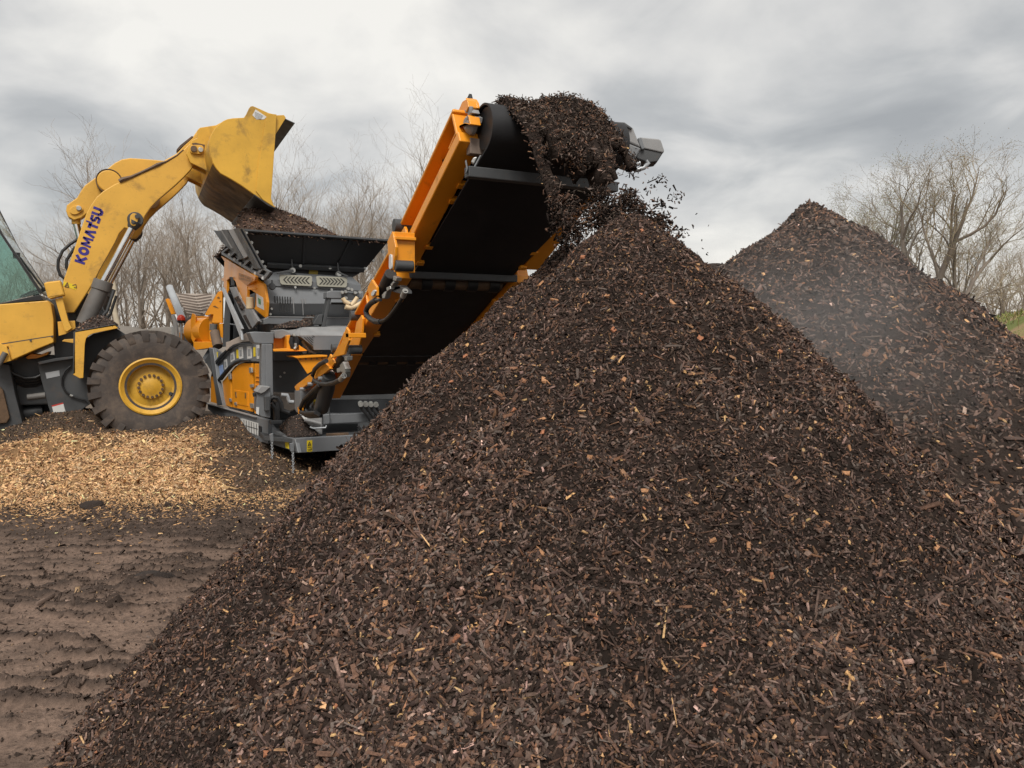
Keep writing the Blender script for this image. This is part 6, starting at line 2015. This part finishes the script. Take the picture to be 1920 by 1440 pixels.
MB().tube(q[-2:], 0.024, 10).build('hose_fitting', M['steel'], conv, 0, True)
for k in range(3):
    q = [on((x + k * 4.5, y + k * 3), 'X', XO - 0.04 + 0.05 * k) for x, y in C('c6', (225, 915), (170, 965), (115, 1020), (88, 1080), (92, 1110), (130, 1118), (200, 1112))]
    MB().tube(q, 0.022, 10).build('hose', M['rubber'], conv, 0, True)
# tail: flat end channel, grey end plate, small parts
tl_ = MB().plate('c6', [(45, 930), (60, 912), (262, 760), (300, 800), (262, 830), (60, 965)], 'X', XO, 0.03).build('tail_channel', M['orange'], conv, 0.004)
MB().plate('c6', [(60, 912), (262, 760), (270, 770), (70, 925)], 'X', XO + 0.02, 0.16).build('channel_top', M['orange'], tl_, 0.004)
MB().plate('c6', [(120, 950), (300, 840), (320, 900), (250, 930), (110, 985)], 'X', XO + 0.12, 0.02).build('channel_web', M['orange'], tl_, 0.003)
MB().plate('c6', [(46, 955), (88, 955), (90, 1110), (62, 1112), (48, 1090)], 'X', XO - 0.01, 0.12).build('tail_plate', M['grey'], tl_, 0.006)
MB().plate('c6', [(66, 1075), (90, 1060), (92, 1120), (72, 1122)], 'X', XO - 0.03, 0.03).build('tail_tab', M['orange'], tl_, 0.003)
MB().plate('c6', [(110, 1060), (170, 1010), (180, 1040), (130, 1080)], 'X', XO + 0.14, 0.03).build('tail_web', M['orange'], tl_, 0.003)
MB().plate('c6', [(165, 1000), (190, 985), (212, 1060), (190, 1100), (170, 1090)], 'X', XO + 0.1, 0.03).build('support_arm', M['grey'], tl_, 0.004)
plate('warning_decal', M['sticker_y'], tl_, 'c6', [(180, 1020), (192, 1010), (198, 1060), (186, 1078)], 'X', XO + 0.097, 0.003, 0)
mb = MB()
for (x, y) in C('c6', (85, 945), (140, 910), (215, 870)):
    mb.lathe([(0, 0), (0.018, 0), (0.024, 0.05)], on((x, y), 'X', XO - 0.03), (1, 0, 0), 7)
mb.build('bolt', M['grey_l'], tl_)

# --- mulch in the hopper
hc = (tl + trr + far_l + far_r) / 4


def hop_z(x, y):
    z0 = tl[2] - 0.02
    fy = np.clip((y - (tl[1] + 0.02)) / 3.3, 0, 1)
    px_ = on(C('c3', (745, 70))[0], 'Y', 12.4)
    z = z0 - 0.05 + (px_[2] - z0 + 0.06) * np.exp(-(((x - px_[0]) / 0.95) ** 2 + ((y - 12.4) / 0.85) ** 2))
    sx_ = on(C('c3', (1080, 150))[0], 'Y', 12.2)
    z = z + 0.17 * np.exp(-(((x - sx_[0] - 0.2) / 0.6) ** 2 + ((y - 12.3) / 0.7) ** 2))
    return z + (fbm(x * 3, y * 3, 5) - 0.5) * 0.12 + (fbm(x * 9, y * 9, 6) - 0.5) * 0.05


hx = np.linspace(tl[0] + 0.03, trr[0] - 0.04, 60)
hy = np.linspace(tl[1] + 0.03, tl[1] + 3.35, 80)
X, Y = np.meshgrid(hx, hy)
Zh = hop_z(X, Y)
edge = np.minimum(np.minimum(X - hx[0], hx[-1] - X) / 0.25, np.minimum(Y - hy[0], hy[-1] - Y) / 0.25)
lid = tl[2] - 0.04 + (trr[2] - tl[2]) * (X - tl[0]) / (trr[0] - tl[0])
Zh = lid + (Zh - lid) * sst(0, 1, edge)
v = np.stack([X, Y, Zh], -1).reshape(-1, 3)
i = np.arange(X.size).reshape(X.shape)
f = np.stack([i[:-1, :-1], i[:-1, 1:], i[1:, 1:], i[1:, :-1]], -1).reshape(-1, 4)
hm = thing('mulch_heap', (hc[0], hc[1], tl[2] - 0.3), 'heap of brown mulch filling the dark hopper under the tipped bucket', 'mulch')
np_mesh('heap_body', v, f, M['soil'], hm, np.tile((0.07, 0.045, 0.034), (len(v), 1)) * (0.7 + 0.6 * fbm(v[:, 0] * 4, v[:, 1] * 4, 8))[:, None], True)
k = RNG.integers(0, len(v), 9000)
P = v[k] + RNG.normal(0, 0.025, (9000, 3)) * (1, 1, 0.2)
chips('mulch_chip_cover', P, np.tile((0, -0.3, 1.0), (9000, 1)), hm, 1.1, 0.08, 0.015, base=(0.085, 0.056, 0.043))

# --- mulch pouring off the conveyor head
top_c = drum_c + hn2 * RD
crest = np.array([drum_c[0], drum_c[1] + RD])


REL = 0.72                                  # angle round the drum at which the load lets go
V0 = 2.15


def stream_pt(s, xx, h, lay=0.075):
    """s<0: lying on the belt behind the drum; 0..0.2: carried over the drum; beyond: falling freely.
    h: depth into the layer, 0 at the outer skin."""
    rad = RD + lay * (1 - h)
    if s < 0:
        p = drum_c + hn2 * rad + hd * s * 1.2
        return np.array([xx, p[0], p[1]])
    w = min(s / 0.2, 1.0) * REL
    p = drum_c + (hn2 * math.cos(w) + hd * math.sin(w)) * rad
    if s > 0.2:
        t_ = (s - 0.2) * 0.62
        tg = -hn2 * math.sin(w) + hd * math.cos(w)
        v_ = V0 * (1 - 0.17 * h)
        p = p + tg * v_ * t_ + np.array([0, -0.5 * 9.81 * t_ * t_])
    return np.array([xx, p[0], p[1]])


ms_ = MB()
ns, nx_ = 64, 40
vs, fs = [], []
S_END = 0.77
for lay_ in (0, 1):
    for i in range(ns + 1):
        s_ = -0.9 + (S_END + 0.9) * i / ns
        fall = max(0, s_)
        for j in range(nx_ + 1):
            u = j / nx_
            x_l, x_r = 2.02 + 0.03 * fall, 2.79 - 0.16 * fall
            xx = x_l + (x_r - x_l) * u
            prof_ = max(0.0, 1 - abs(2 * u - 1) ** 2.2)
            p = stream_pt(s_, xx, 0 if lay_ == 0 else 1.0)
            q_ = stream_pt(s_, xx, 1.0)
            nzv = (float(fbm(xx * 6, s_ * 5, 15)) - 0.5) * 0.13 + (float(fbm(xx * 17, s_ * 14, 16)) - 0.5) * 0.06
            if lay_ == 0:
                d_ = p - q_
                L_ = np.linalg.norm(d_) + 1e-6
                p = q_ + d_ * (0.12 + 0.88 * prof_) + d_ / L_ * nzv
            else:
                p = p - np.array([0, 0.0, 0.0]) + np.array([0, nzv * 0.6, nzv * 0.6])
            vs.append(p)
m1 = (ns + 1) * (nx_ + 1)
live = []
for i in range(ns):
    s_ = -0.9 + (S_END + 0.9) * (i + 0.5) / ns
    for j in range(nx_):
        if s_ > 0.42 and float(fbm(j * 0.20, s_ * 9.0, 17, 3)) < 0.20 + 0.42 * (s_ - 0.42) / (S_END - 0.42) + 0.10 * (j / nx_):
            continue
        a = i * (nx_ + 1) + j
        live.append((i, j))
        fs.append((a, a + 1, a + nx_ + 2, a + nx_ + 1))
        fs.append((m1 + a + nx_ + 1, m1 + a + nx_ + 2, m1 + a + 1, m1 + a))
lset = set(live)
for (i, j) in live:
    a = i * (nx_ + 1) + j
    for (di, dj, e0, e1) in ((-1, 0, a, a + 1), (1, 0, a + nx_ + 1, a + nx_ + 2), (0, -1, a, a + nx_ + 1), (0, 1, a + 1, a + nx_ + 2)):
        if (i + di, j + dj) not in lset:
            fs.append((e0, e1, m1 + e1, m1 + e0))
stream = thing('falling_mulch', (2.4, 4.4, H1), 'dark mulch pouring in a curtain off the conveyor head', 'mulch')
cv = np.array([[float(c) for c in p] for p in vs])
f4 = np.array(fs)
body = np_mesh('mulch_curtain', cv, f4, M['soil'], stream, np.tile((0.024, 0.0165, 0.013), (len(cv), 1)), True)
tag(body, kind='stuff')
k = np.array([live[q][0] * (nx_ + 1) + live[q][1] for q in RNG.integers(0, len(live), 25000)])
fr1, fr2 = RNG.random(25000), RNG.random(25000)
P = cv[k] * ((1 - fr1) * (1 - fr2))[:, None] + cv[k + 1] * (fr1 * (1 - fr2))[:, None] + cv[k + nx_ + 1] * ((1 - fr1) * fr2)[:, None] + cv[k + nx_ + 2] * (fr1 * fr2)[:, None]
Nn = np.cross(cv[k + 1] - cv[k], cv[k + nx_ + 1] - cv[k])
Nn[Nn[:, 1] > 0] *= -1
chips('curtain_chips', P + RNG.normal(0, 0.016, P.shape), Nn, stream, 0.6, 0.05, 0.004, tilt=1.0, base=(0.056, 0.040, 0.032), boxy=0.15, slim=0.8)

# clumps and single chips dropping below the curtain
n = 900
cs = RNG.uniform(0.60, 0.93, n)
cx = np.clip(2.36 + 0.19 * RNG.normal(0, 1, n), 2.04, 2.85)
Pc = np.array([stream_pt(s_, x_, h_) for s_, x_, h_ in zip(cs, cx, RNG.uniform(-0.1, 1.0, n))])
clump_id = (fbm(cx * 5, cs * 9, 61, 3) > 0.50)
Pc = Pc[clump_id]
rep = RNG.integers(6, 34, len(Pc))
P = np.repeat(Pc, rep, axis=0)
P = P + RNG.normal(0, 0.019, P.shape)
loose_n = 240
ls = RNG.uniform(0.68, 1.05, loose_n)
Pl = np.array([stream_pt(s_, x_, 0) for s_, x_ in zip(ls, 2.1 + 0.66 * RNG.random(loose_n))]) + RNG.normal(0, 0.07, (loose_n, 3)) + np.array([0.05, -0.05, 0])
P = np.concatenate([P, Pl])
P = P[P[:, 2] > pile1(P[:, 0], P[:, 1]) + 0.0]
chips('falling_chips', P, RNG.normal(0, 1, P.shape), stream, 0.6, 0.03, 0.004, tilt=1.5, closed=True, boxy=0.5, base=(0.046, 0.033, 0.027))

# ------------------------------------------------------------------ trees, woodland, banks
M['bark'] = mottled('hazed_grey_brown_bark', (0.25, 0.21, 0.172), 0.9, 0.25, 1.5, bump=0.4, bump_scale=12)  # lightened: distance haze is put into the bark colour
M['bark_dark'] = mottled('dark_bark', (0.19, 0.155, 0.125), 0.9, 0.25, 1.5, bump=0.4, bump_scale=12)
M['twig_dark'] = mottled('dark_twig_bark', (0.29, 0.235, 0.165), 0.9, 0.2, 0.4)
M['twig'] = mottled('hazed_twig_bark', (0.33, 0.275, 0.222), 0.9, 0.2, 0.4)  # haze over the far twigs is painted in as a paler tone


def tree_arrays(seed, height, trunk_r, lean=(0, 0), forks=2, spread=0.55, first=0.30, levels=4, kids=(7, 6, 5, 4), twigs=1.0):
    """Branch skeleton -> tubes. Returns trunk (v,f), crown (v,f) and twig tips."""
    rnd = random.Random(seed)
    V = {0: [], 1: []}
    F = {0: [], 1: []}
    cnt = {0: 0, 1: 0}
    tips = []

    def tube(pts, rads, sides, which):
        base = cnt[which]
        m = len(pts)
        ref = Vector((0.3, 0.9, 0.2))
        for i, p in enumerate(pts):
            d = (pts[min(i + 1, m - 1)] - pts[max(i - 1, 0)]).normalized()
            s = d.cross(ref)
            if s.length < 1e-3:
                s = d.cross(Vector((1, 0, 0)))
            s.normalize()
            u = d.cross(s)
            for k in range(sides):
                a = 2 * math.pi * k / sides
                q = p + (s * math.cos(a) + u * math.sin(a)) * rads[i]
                V[which].append((q.x, q.y, q.z))
        for i in range(m - 1):
            for k in range(sides):
                F[which].append((base + i * sides + k, base + i * sides + (k + 1) % sides, base + (i + 1) * sides + (k + 1) % sides, base + (i + 1) * sides + k))
        cnt[which] += m * sides

    def branch(p, d, length, r, lvl):
        n = (7, 5, 4, 3, 2)[min(lvl, 4)]
        pts, rads = [p.copy()], [r]
        dirs = [d.copy()]
        wob = (0.10, 0.20, 0.26, 0.32, 0.35)[min(lvl, 4)]
        for i in range(1, n + 1):
            up = (0.05, 0.10, 0.12, 0.10, 0.08)[min(lvl, 4)]
            d = (d + Vector((rnd.gauss(0, wob), rnd.gauss(0, wob), rnd.gauss(0, wob * 0.6) + up))).normalized()
            pts.append(pts[-1] + d * (length / n))
            dirs.append(d.copy())
            t = i / n
            rads.append(max(r * (1 - t) ** (0.75 if lvl else 0.6) + r * (0.12 if lvl < levels else 0.3), 0.0045))
        tube(pts, rads, (9, 6, 4, 3, 3)[min(lvl, 4)], 0 if lvl <= 1 else 1)
        if lvl >= levels:
            tips.append((pts[-1], dirs[-1]))
            return
        nk = max(2, int(round(kids[lvl] * rnd.uniform(0.8, 1.2))))
        lo = first if lvl == 0 else 0.22
        for c in range(nk):
            t = lo + (1 - lo) * (c + rnd.random() * 0.8) / nk
            t = min(t, 0.99)
            fi = t * n
            i0 = min(int(fi), n - 1)
            q = pts[i0].lerp(pts[i0 + 1], fi - i0)
            rr = rads[i0] * (1 - (fi - i0)) + rads[i0 + 1] * (fi - i0)
            az = rnd.uniform(0, 2 * math.pi)
            ax = dirs[i0].orthogonal().normalized()
            ax = Matrix.Rotation(az, 3, dirs[i0]) @ ax
            ang = rnd.uniform(0.45, 1.0) * spread * (1.6 if lvl else 1.35)
            nd_ = (Matrix.Rotation(ang, 3, ax) @ dirs[i0]).normalized()
            ln = length * rnd.uniform(0.42, 0.70) * (1.15 - 0.5 * t if lvl == 0 else 1.0)
            branch(q, nd_, ln, min(rr * 0.75, r * (0.5 if lvl else 0.42)), lvl + 1)

    d0 = Vector((lean[0], lean[1], 1)).normalized()
    if forks <= 1:
        branch(Vector((0, 0, -0.2)), d0, height * 0.78, trunk_r, 0)
    else:
        # short bole that splits into several leaders
        h0 = height * 0.22
        pts = [Vector((0, 0, -0.2)), Vector((lean[0] * h0 * 0.5, lean[1] * h0 * 0.5, h0 * 0.5)), Vector((lean[0] * h0, lean[1] * h0, h0))]
        tube(pts, [trunk_r * 1.15, trunk_r, trunk_r * 0.9], 10, 0)
        for k in range(forks):
            a = 2 * math.pi * (k + rnd.random() * 0.5) / forks
            dd = (d0 + Vector((math.cos(a), math.sin(a), 0)) * rnd.uniform(0.18, 0.5) * spread * 1.6).normalized()
            branch(pts[-1] - dd * 0.05, dd, height * rnd.uniform(0.55, 0.72), trunk_r * rnd.uniform(0.5, 0.68), 0)
    return V, F, tips


def mesh_from(name, v, f, mat):
    me = bpy.data.meshes.new(name)
    me.from_pydata(v, [], f)
    me.polygons.foreach_set('use_smooth', [True] * len(me.polygons))
    me.materials.append(mat)
    return me


def bud_mesh(name, tips, seed, per, size, cols, spread=0.35):
    rnd = np.random.default_rng(seed)
    P = np.array([tuple(t[0]) for t in tips])
    P = np.repeat(P, per, axis=0) + rnd.normal(0, spread, (len(P) * per, 3))
    n = len(P)
    A = rnd.normal(0, 1, (n, 3)); A /= np.linalg.norm(A, axis=1, keepdims=True)
    B = np.cross(A, rnd.normal(0, 1, (n, 3))); B /= np.linalg.norm(B, axis=1, keepdims=True)
    s = size * rnd.uniform(0.5, 1.2, (n, 1))
    v = np.stack([P - A * s, P + B * s * 0.5, P + A * s, P - B * s * 0.5], 1).reshape(-1, 3)
    f = (np.arange(n) * 4)[:, None] + np.arange(4)[None]
    me = bpy.data.meshes.new(name)
    me.from_pydata(v.tolist(), [], f.tolist())
    ci = rnd.integers(0, len(cols), n)
    set_tint(me, np.repeat(np.array(cols)[ci] * rnd.uniform(0.7, 1.3, (n, 1)), 4, axis=0))
    me.materials.append(M['leaf'])
    return me


variants = []
for k, (h, r, fk, sp) in enumerate(((13.5, 0.17, 1, 0.50), (14.5, 0.20, 1, 0.42), (12.5, 0.15, 2, 0.45), (15.0, 0.19, 1, 0.46), (12.0, 0.14, 3, 0.40))):
    V, F, tips = tree_arrays(100 + k, h, r, (0.03 * (k - 2), 0.02), fk, sp, 0.25, 4, (8, 5, 4, 4) if fk == 1 else (5, 5, 4, 4))
    variants.append((mesh_from('trunk', V[0], F[0], M['bark']), mesh_from('crown', V[1], F[1], M['twig'])))


def place_tree(var, px, d, scale, rz, label, group=None, extra=None, z=0.0):
    tr, cr_ = variants[var] if isinstance(var, int) else var[:2]
    root = thing('bare_tree', spot(px, d, z), label, 'tree', group)
    root.rotation_euler = (0, 0, rz)
    root.scale = (scale, scale, scale)
    for nm, me in (('trunk', tr), ('crown', cr_)) + ((('buds', extra),) if extra else ()):
        o = bpy.data.objects.new(nm, me)
        COL.objects.link(o)
        o.parent = root
    return root


rt = random.Random(21)
ORDN = 'first second third fourth fifth sixth seventh eighth ninth tenth eleventh twelfth thirteenth fourteenth fifteenth sixteenth'.split()
zones = [(-60, 130, 11, 42, 'trunk from the left among the leafless trees behind the loader cab', 'bare trees behind the cab', 0.50),
         (150, 420, 16, 48, 'trunk from the left among the leafless trees between loader arm and hopper', 'bare trees behind the loader arm', 0.68),
         (500, 580, 4, 52, 'trunk from the left among the leafless trees just right of the tipped bucket', 'bare trees right of the bucket', 0.80),
         (590, 790, 11, 50, 'trunk from the left among the tall leafless trees left of the conveyor', 'bare trees left of the conveyor', 0.72),
         (1050, 1180, 4, 50, 'trunk from the left among the leafless trees behind the falling mulch', 'bare trees behind the falling mulch', 0.62)]
for (x0, x1, n_, d0, lab, grp, sc_) in zones:
    for i in range(n_):
        px = x0 + (x1 - x0) * (i + rt.uniform(0.1, 0.9)) / n_
        d_ = d0 + rt.uniform(-5, 9)
        place_tree(rt.randrange(5), px, d_, sc_ * rt.uniform(0.85, 1.12) * d_ / 50, rt.uniform(0, 6.28), ORDN[i] + ' ' + lab, grp)
# two that can be told apart
V, F, tips = tree_arrays(301, 11.5, 0.16, (0.10, 0.0), 1, 0.35, 0.35, 4, (8, 5, 5, 4))
pale = mottled('pale_bark', (0.40, 0.34, 0.25), 0.9, 0.2, 1.5)
place_tree((mesh_from('trunk', V[0], F[0], pale), mesh_from('crown', V[1], F[1], M['twig'])), 232, 40, 0.95, 0.4, 'pale-barked slanting tree beside the loader lift cylinder')
place_tree(3, 800, 44, 0.80, 2.0, 'tallest leafless tree on the left, its top beside the conveyor head')

# far wood: one mass of slender trunks and twigs
V, F, tips = tree_arrays(77, 12, 0.12, (0, 0), 1, 0.42, 0.2, 3, (8, 5, 4))
bv = np.array(V[0] + V[1])
bf_ = np.array(F[0] + [tuple(i + len(V[0]) for i in q) for q in F[1]])
vs, fs = [], []
n0 = 0
for i in range(58):
    px = rt.uniform(-120, 1150) if i < 40 else rt.uniform(1500, 2150)
    d_ = rt.uniform(62, 82) if i < 40 else rt.uniform(58, 75)
    s_ = rt.uniform(0.5, 0.85)
    a = rt.uniform(0, 6.28)
    c_, sn = math.cos(a), math.sin(a)
    q = bv * s_
    q = np.stack([q[:, 0] * c_ - q[:, 1] * sn, q[:, 0] * sn + q[:, 1] * c_, q[:, 2]], 1) + spot(px, d_, 0)
    vs.append(q)
    fs.append(bf_ + n0)
    n0 += len(q)
fw = np_mesh('far_wood', np.concatenate(vs), np.concatenate(fs), M['twig'])
tag(fw, 'far leafless wood closing off the yard', kind='stuff')
# brush under the wood
n = 11000
px = np.concatenate([RNG.uniform(-150, 1150, n // 2), RNG.uniform(1600, 2200, n // 2)])
d_ = np.where(np.arange(n) < n // 2, RNG.uniform(42, 62, n), RNG.uniform(30, 50, n))
x = (px - 960) / FOC * d_
hgt = RNG.uniform(0.6, 3.2, n) * np.where(np.arange(n) < n // 2, 1.0, 0.4)
P = x[:, None] * RT + d_[:, None] * FH + np.stack([0 * x, 0 * x, hgt * RNG.uniform(0.3, 0.9, n)], 1)
tw = np.stack([RNG.normal(0, 0.35, n), RNG.normal(0, 0.35, n), np.ones(n)], 1)
v, f, own = shard_arrays(P, RNG.normal(0, 1, (n, 3)), hgt, np.full(n, 0.025), np.full(n, 0.02), 0.1, 0.0, 0.0, tw)
c = np.array((0.20, 0.155, 0.115)) * RNG.uniform(0.7, 1.3, (n, 1)) * np.ones(3)
c[n // 2:] = np.array((0.26, 0.19, 0.12)) * RNG.uniform(0.7, 1.3, (n - n // 2, 1))
k = (np.arange(n) > n // 2) & (RNG.random(n) < 0.2)
c[k] = np.array((0.16, 0.19, 0.06)) * RNG.uniform(0.7, 1.3, (k.sum(), 1))
o = np_mesh('brush', v, f, M['chip'], None, c[own])
tag(o, 'thin brown brush under the leafless trees', kind='stuff')

# trees on the right, nearer, with the first spring leaves
green = [(0.20, 0.22, 0.06), (0.24, 0.21, 0.08), (0.17, 0.18, 0.07)]
rust = [(0.24, 0.15, 0.07), (0.22, 0.17, 0.09), (0.2, 0.19, 0.08)]
right = [(1640, 34, 7.8, 0.18, (-0.05, 0), 2, 0.52, 401, green, 'smaller tree with pale green buds just right of the pointed pile top', 0.6),
         (1705, 32, 9.3, 0.24, (0.05, 0), 3, 0.50, 412, rust, 'largest spreading tree with several leaning trunks above the right pile', 0.5),
         (1762, 32, 8.0, 0.17, (0.16, 0), 2, 0.55, 403, green, 'tree leaning right with long low limbs, right of the largest tree', 0.3),
         (1772, 38, 6.8, 0.14, (0.05, 0), 2, 0.5, 404, rust, 'slim tree behind the right-leaning tree at the pile edge', 0.3),
         (1880, 36, 5.4, 0.16, (0.02, 0), 1, 0.6, 405, rust, 'dark upright tree at the right edge of the picture above the grass bank', 0.2)]
for (px, d_, h, r, ln, fk, sp, sd_, cols, lab, bud) in right:
    V, F, tips = tree_arrays(sd_, h, r, (ln[0] * RT[0], ln[0] * RT[1]), fk, sp, 0.22, 4, (6, 5, 5, 4) if fk < 3 else (5, 5, 4, 4))
    place_tree((mesh_from('trunk', V[0], F[0], M['bark_dark']), mesh_from('crown', V[1], F[1], M['twig_dark'])), px, d_, 1.0, 0.0, lab, None,
               bud_mesh('buds', tips, sd_, max(1, int(bud * 14)), 0.024, cols, 0.16))
for i in range(9):
    px = 1735 + i * 26 + rt.uniform(-10, 10)
    place_tree(rt.randrange(5), px, rt.uniform(44, 56), 0.42 * rt.uniform(0.85, 1.15), rt.uniform(0, 6.28), ORDN[i] + ' trunk from the left in the low thicket behind the grass bank', 'bare trees behind the grass bank')

# grass bank on the right
bx = np.arange(6.0, 40.0, 0.3)
bd_ = np.arange(17.0, 46.0, 0.3)
X, D = np.meshgrid(bx, bd_)


def bank_z(x, d):
    t = (x - 0.50 * d + 1.2)
    return -0.1 + 2.75 * sst(0.0, 6.0, t) * sst(15, 21, d) + (fbm(x * 0.8, d * 0.8, 14) - 0.5) * 0.35


Zb = bank_z(X, D)
xy = X[..., None] * RT[:2] + D[..., None] * FH[:2]
v = np.concatenate([xy.reshape(-1, 2), Zb.reshape(-1, 1)], 1)
i = np.arange(X.size).reshape(X.shape)
f = np.stack([i[:-1, :-1], i[:-1, 1:], i[1:, 1:], i[1:, :-1]], -1).reshape(-1, 4)
gz = sst(0.40, 0.6, fbm(X * 0.9, D * 0.9, 17))[..., None] * sst(0.15, 0.6, Zb)[..., None]
cc = np.array((0.30, 0.20, 0.115)) * (1 - gz) + np.array((0.15, 0.17, 0.05)) * gz
o = np_mesh('grass_bank', v, f, M['soil'], None, cc.reshape(-1, 3), True)
tag(o, 'low bank with patchy grass and bare tan soil', kind='structure')
n = 20000
x = RNG.uniform(8, 32, n)
d_ = RNG.uniform(18, 42, n)
z = bank_z(x, d_)
k = (RNG.random(n) < 0.25 + sst(0.40, 0.6, fbm(x * 0.9, d_ * 0.9, 17))) & (z > 0.05)
x, d_, z = x[k], d_[k], z[k]
n = len(x)
hgt = RNG.uniform(0.06, 0.28, n)
P = x[:, None] * RT + d_[:, None] * FH + np.stack([0 * x, 0 * x, z + hgt * 0.4], 1)
tw = np.stack([RNG.normal(0, 0.4, n), RNG.normal(0, 0.4, n), np.ones(n)], 1)
v, f, own = shard_arrays(P, RNG.normal(0, 1, (n, 3)), hgt, np.full(n, 0.02), np.full(n, 0.01), 0.1, 0.0, 0.0, tw)
c = np.array((0.17, 0.20, 0.055)) * RNG.uniform(0.6, 1.4, (n, 1)) * np.ones(3)
k = RNG.random(n) < 0.35
c[k] = np.array((0.33, 0.24, 0.12)) * RNG.uniform(0.7, 1.3, (k.sum(), 1))
o = np_mesh('grass', v, f, M['chip'], None, c[own])
tag(o, 'sparse spring grass on the bank', kind='stuff')

# grey bank of gravelly soil behind the loader
bx = np.arange(-32.0, -2.0, 0.35)
bd_ = np.arange(20.0, 32.0, 0.35)
X, D = np.meshgrid(bx, bd_)
Zb = 2.35 * np.exp(-(((D - 26) / 3.2) ** 2)) * (0.9 + 0.2 * fbm(X * 0.3, D * 0.3, 44)) * sst(-2.5, -7, X) + (fbm(X * 1.2, D * 1.2, 45) - 0.5) * 0.3 - 0.15
xy = X[..., None] * RT[:2] + D[..., None] * FH[:2]
v = np.concatenate([xy.reshape(-1, 2), Zb.reshape(-1, 1)], 1)
i = np.arange(X.size).reshape(X.shape)
f = np.stack([i[:-1, :-1], i[:-1, 1:], i[1:, 1:], i[1:, :-1]], -1).reshape(-1, 4)
cc = np.array((0.17, 0.15, 0.13)) * (0.6 + 0.8 * fbm(X * 2.5, D * 2.5, 46))[..., None]
o = np_mesh('soil_bank', v, f, M['soil'], None, cc.reshape(-1, 3), True)
tag(o, 'grey bank of coarse soil behind the machines', kind='structure')

# ------------------------------------------------------------------ steam drifting between the piles
sc0 = spot(1545, 6.3, 1.45)
mb = MB()
ico = bmesh.new()
bmesh.ops.create_icosphere(ico, subdivisions=3, radius=1)
vs = [sc0 + RT * v_.co.x * 2.1 + FH * v_.co.y * 1.3 + np.array([0, 0, 1.0]) * v_.co.z * 1.9 for v_ in ico.verts]
fs = [tuple(l.index for l in f_.verts) for f_ in ico.faces]
ico.free()
mb.add(vs, fs)
vm = bpy.data.materials.new('rising_steam')
vm.use_nodes = True
t = vm.node_tree
t.nodes.clear()
out = nd(t, 'ShaderNodeOutputMaterial')
pv = nd(t, 'ShaderNodeVolumePrincipled')
pv.inputs['Color'].default_value = (0.95, 0.93, 0.92, 1)
tcn = nd(t, 'ShaderNodeNewGeometry')
sub = nd(t, 'ShaderNodeVectorMath', operation='SUBTRACT')
sub.inputs[1].default_value = tuple(sc0)
lk(t, tcn.outputs['Position'], sub.inputs[0])
ln_ = nd(t, 'ShaderNodeVectorMath', operation='LENGTH')
lk(t, sub.outputs[0], ln_.inputs[0])
mr = nd(t, 'ShaderNodeMapRange', i_1=0.0, i_2=1.85, i_3=1.0, i_4=0.0)
mr.interpolation_type = 'SMOOTHSTEP'
lk(t, ln_.outputs['Value'], mr.inputs[0])
nz = nd(t, 'ShaderNodeTexNoise', i_Scale=0.9, i_Detail=2.0, i_Distortion=0.6)
lk(t, tcn.outputs['Position'], nz.inputs['Vector'])
nr_ = nd(t, 'ShaderNodeMapRange', i_1=0.38, i_2=0.7, i_3=0.25, i_4=1.0)
lk(t, nz.outputs[0], nr_.inputs[0])
mu = nd(t, 'ShaderNodeMath', operation='MULTIPLY')
lk(t, mr.outputs[0], mu.inputs[0]); lk(t, nr_.outputs[0], mu.inputs[1])
m2 = nd(t, 'ShaderNodeMath', operation='MULTIPLY', i_1=0.18)
lk(t, mu.outputs[0], m2.inputs[0])
lk(t, m2.outputs[0], pv.inputs['Density'])
lk(t, pv.outputs[0], out.inputs['Volume'])
st = mb.build('steam', vm, None, smooth=True)
tag(st, 'faint steam drifting in the gap between the mulch piles', kind='stuff')
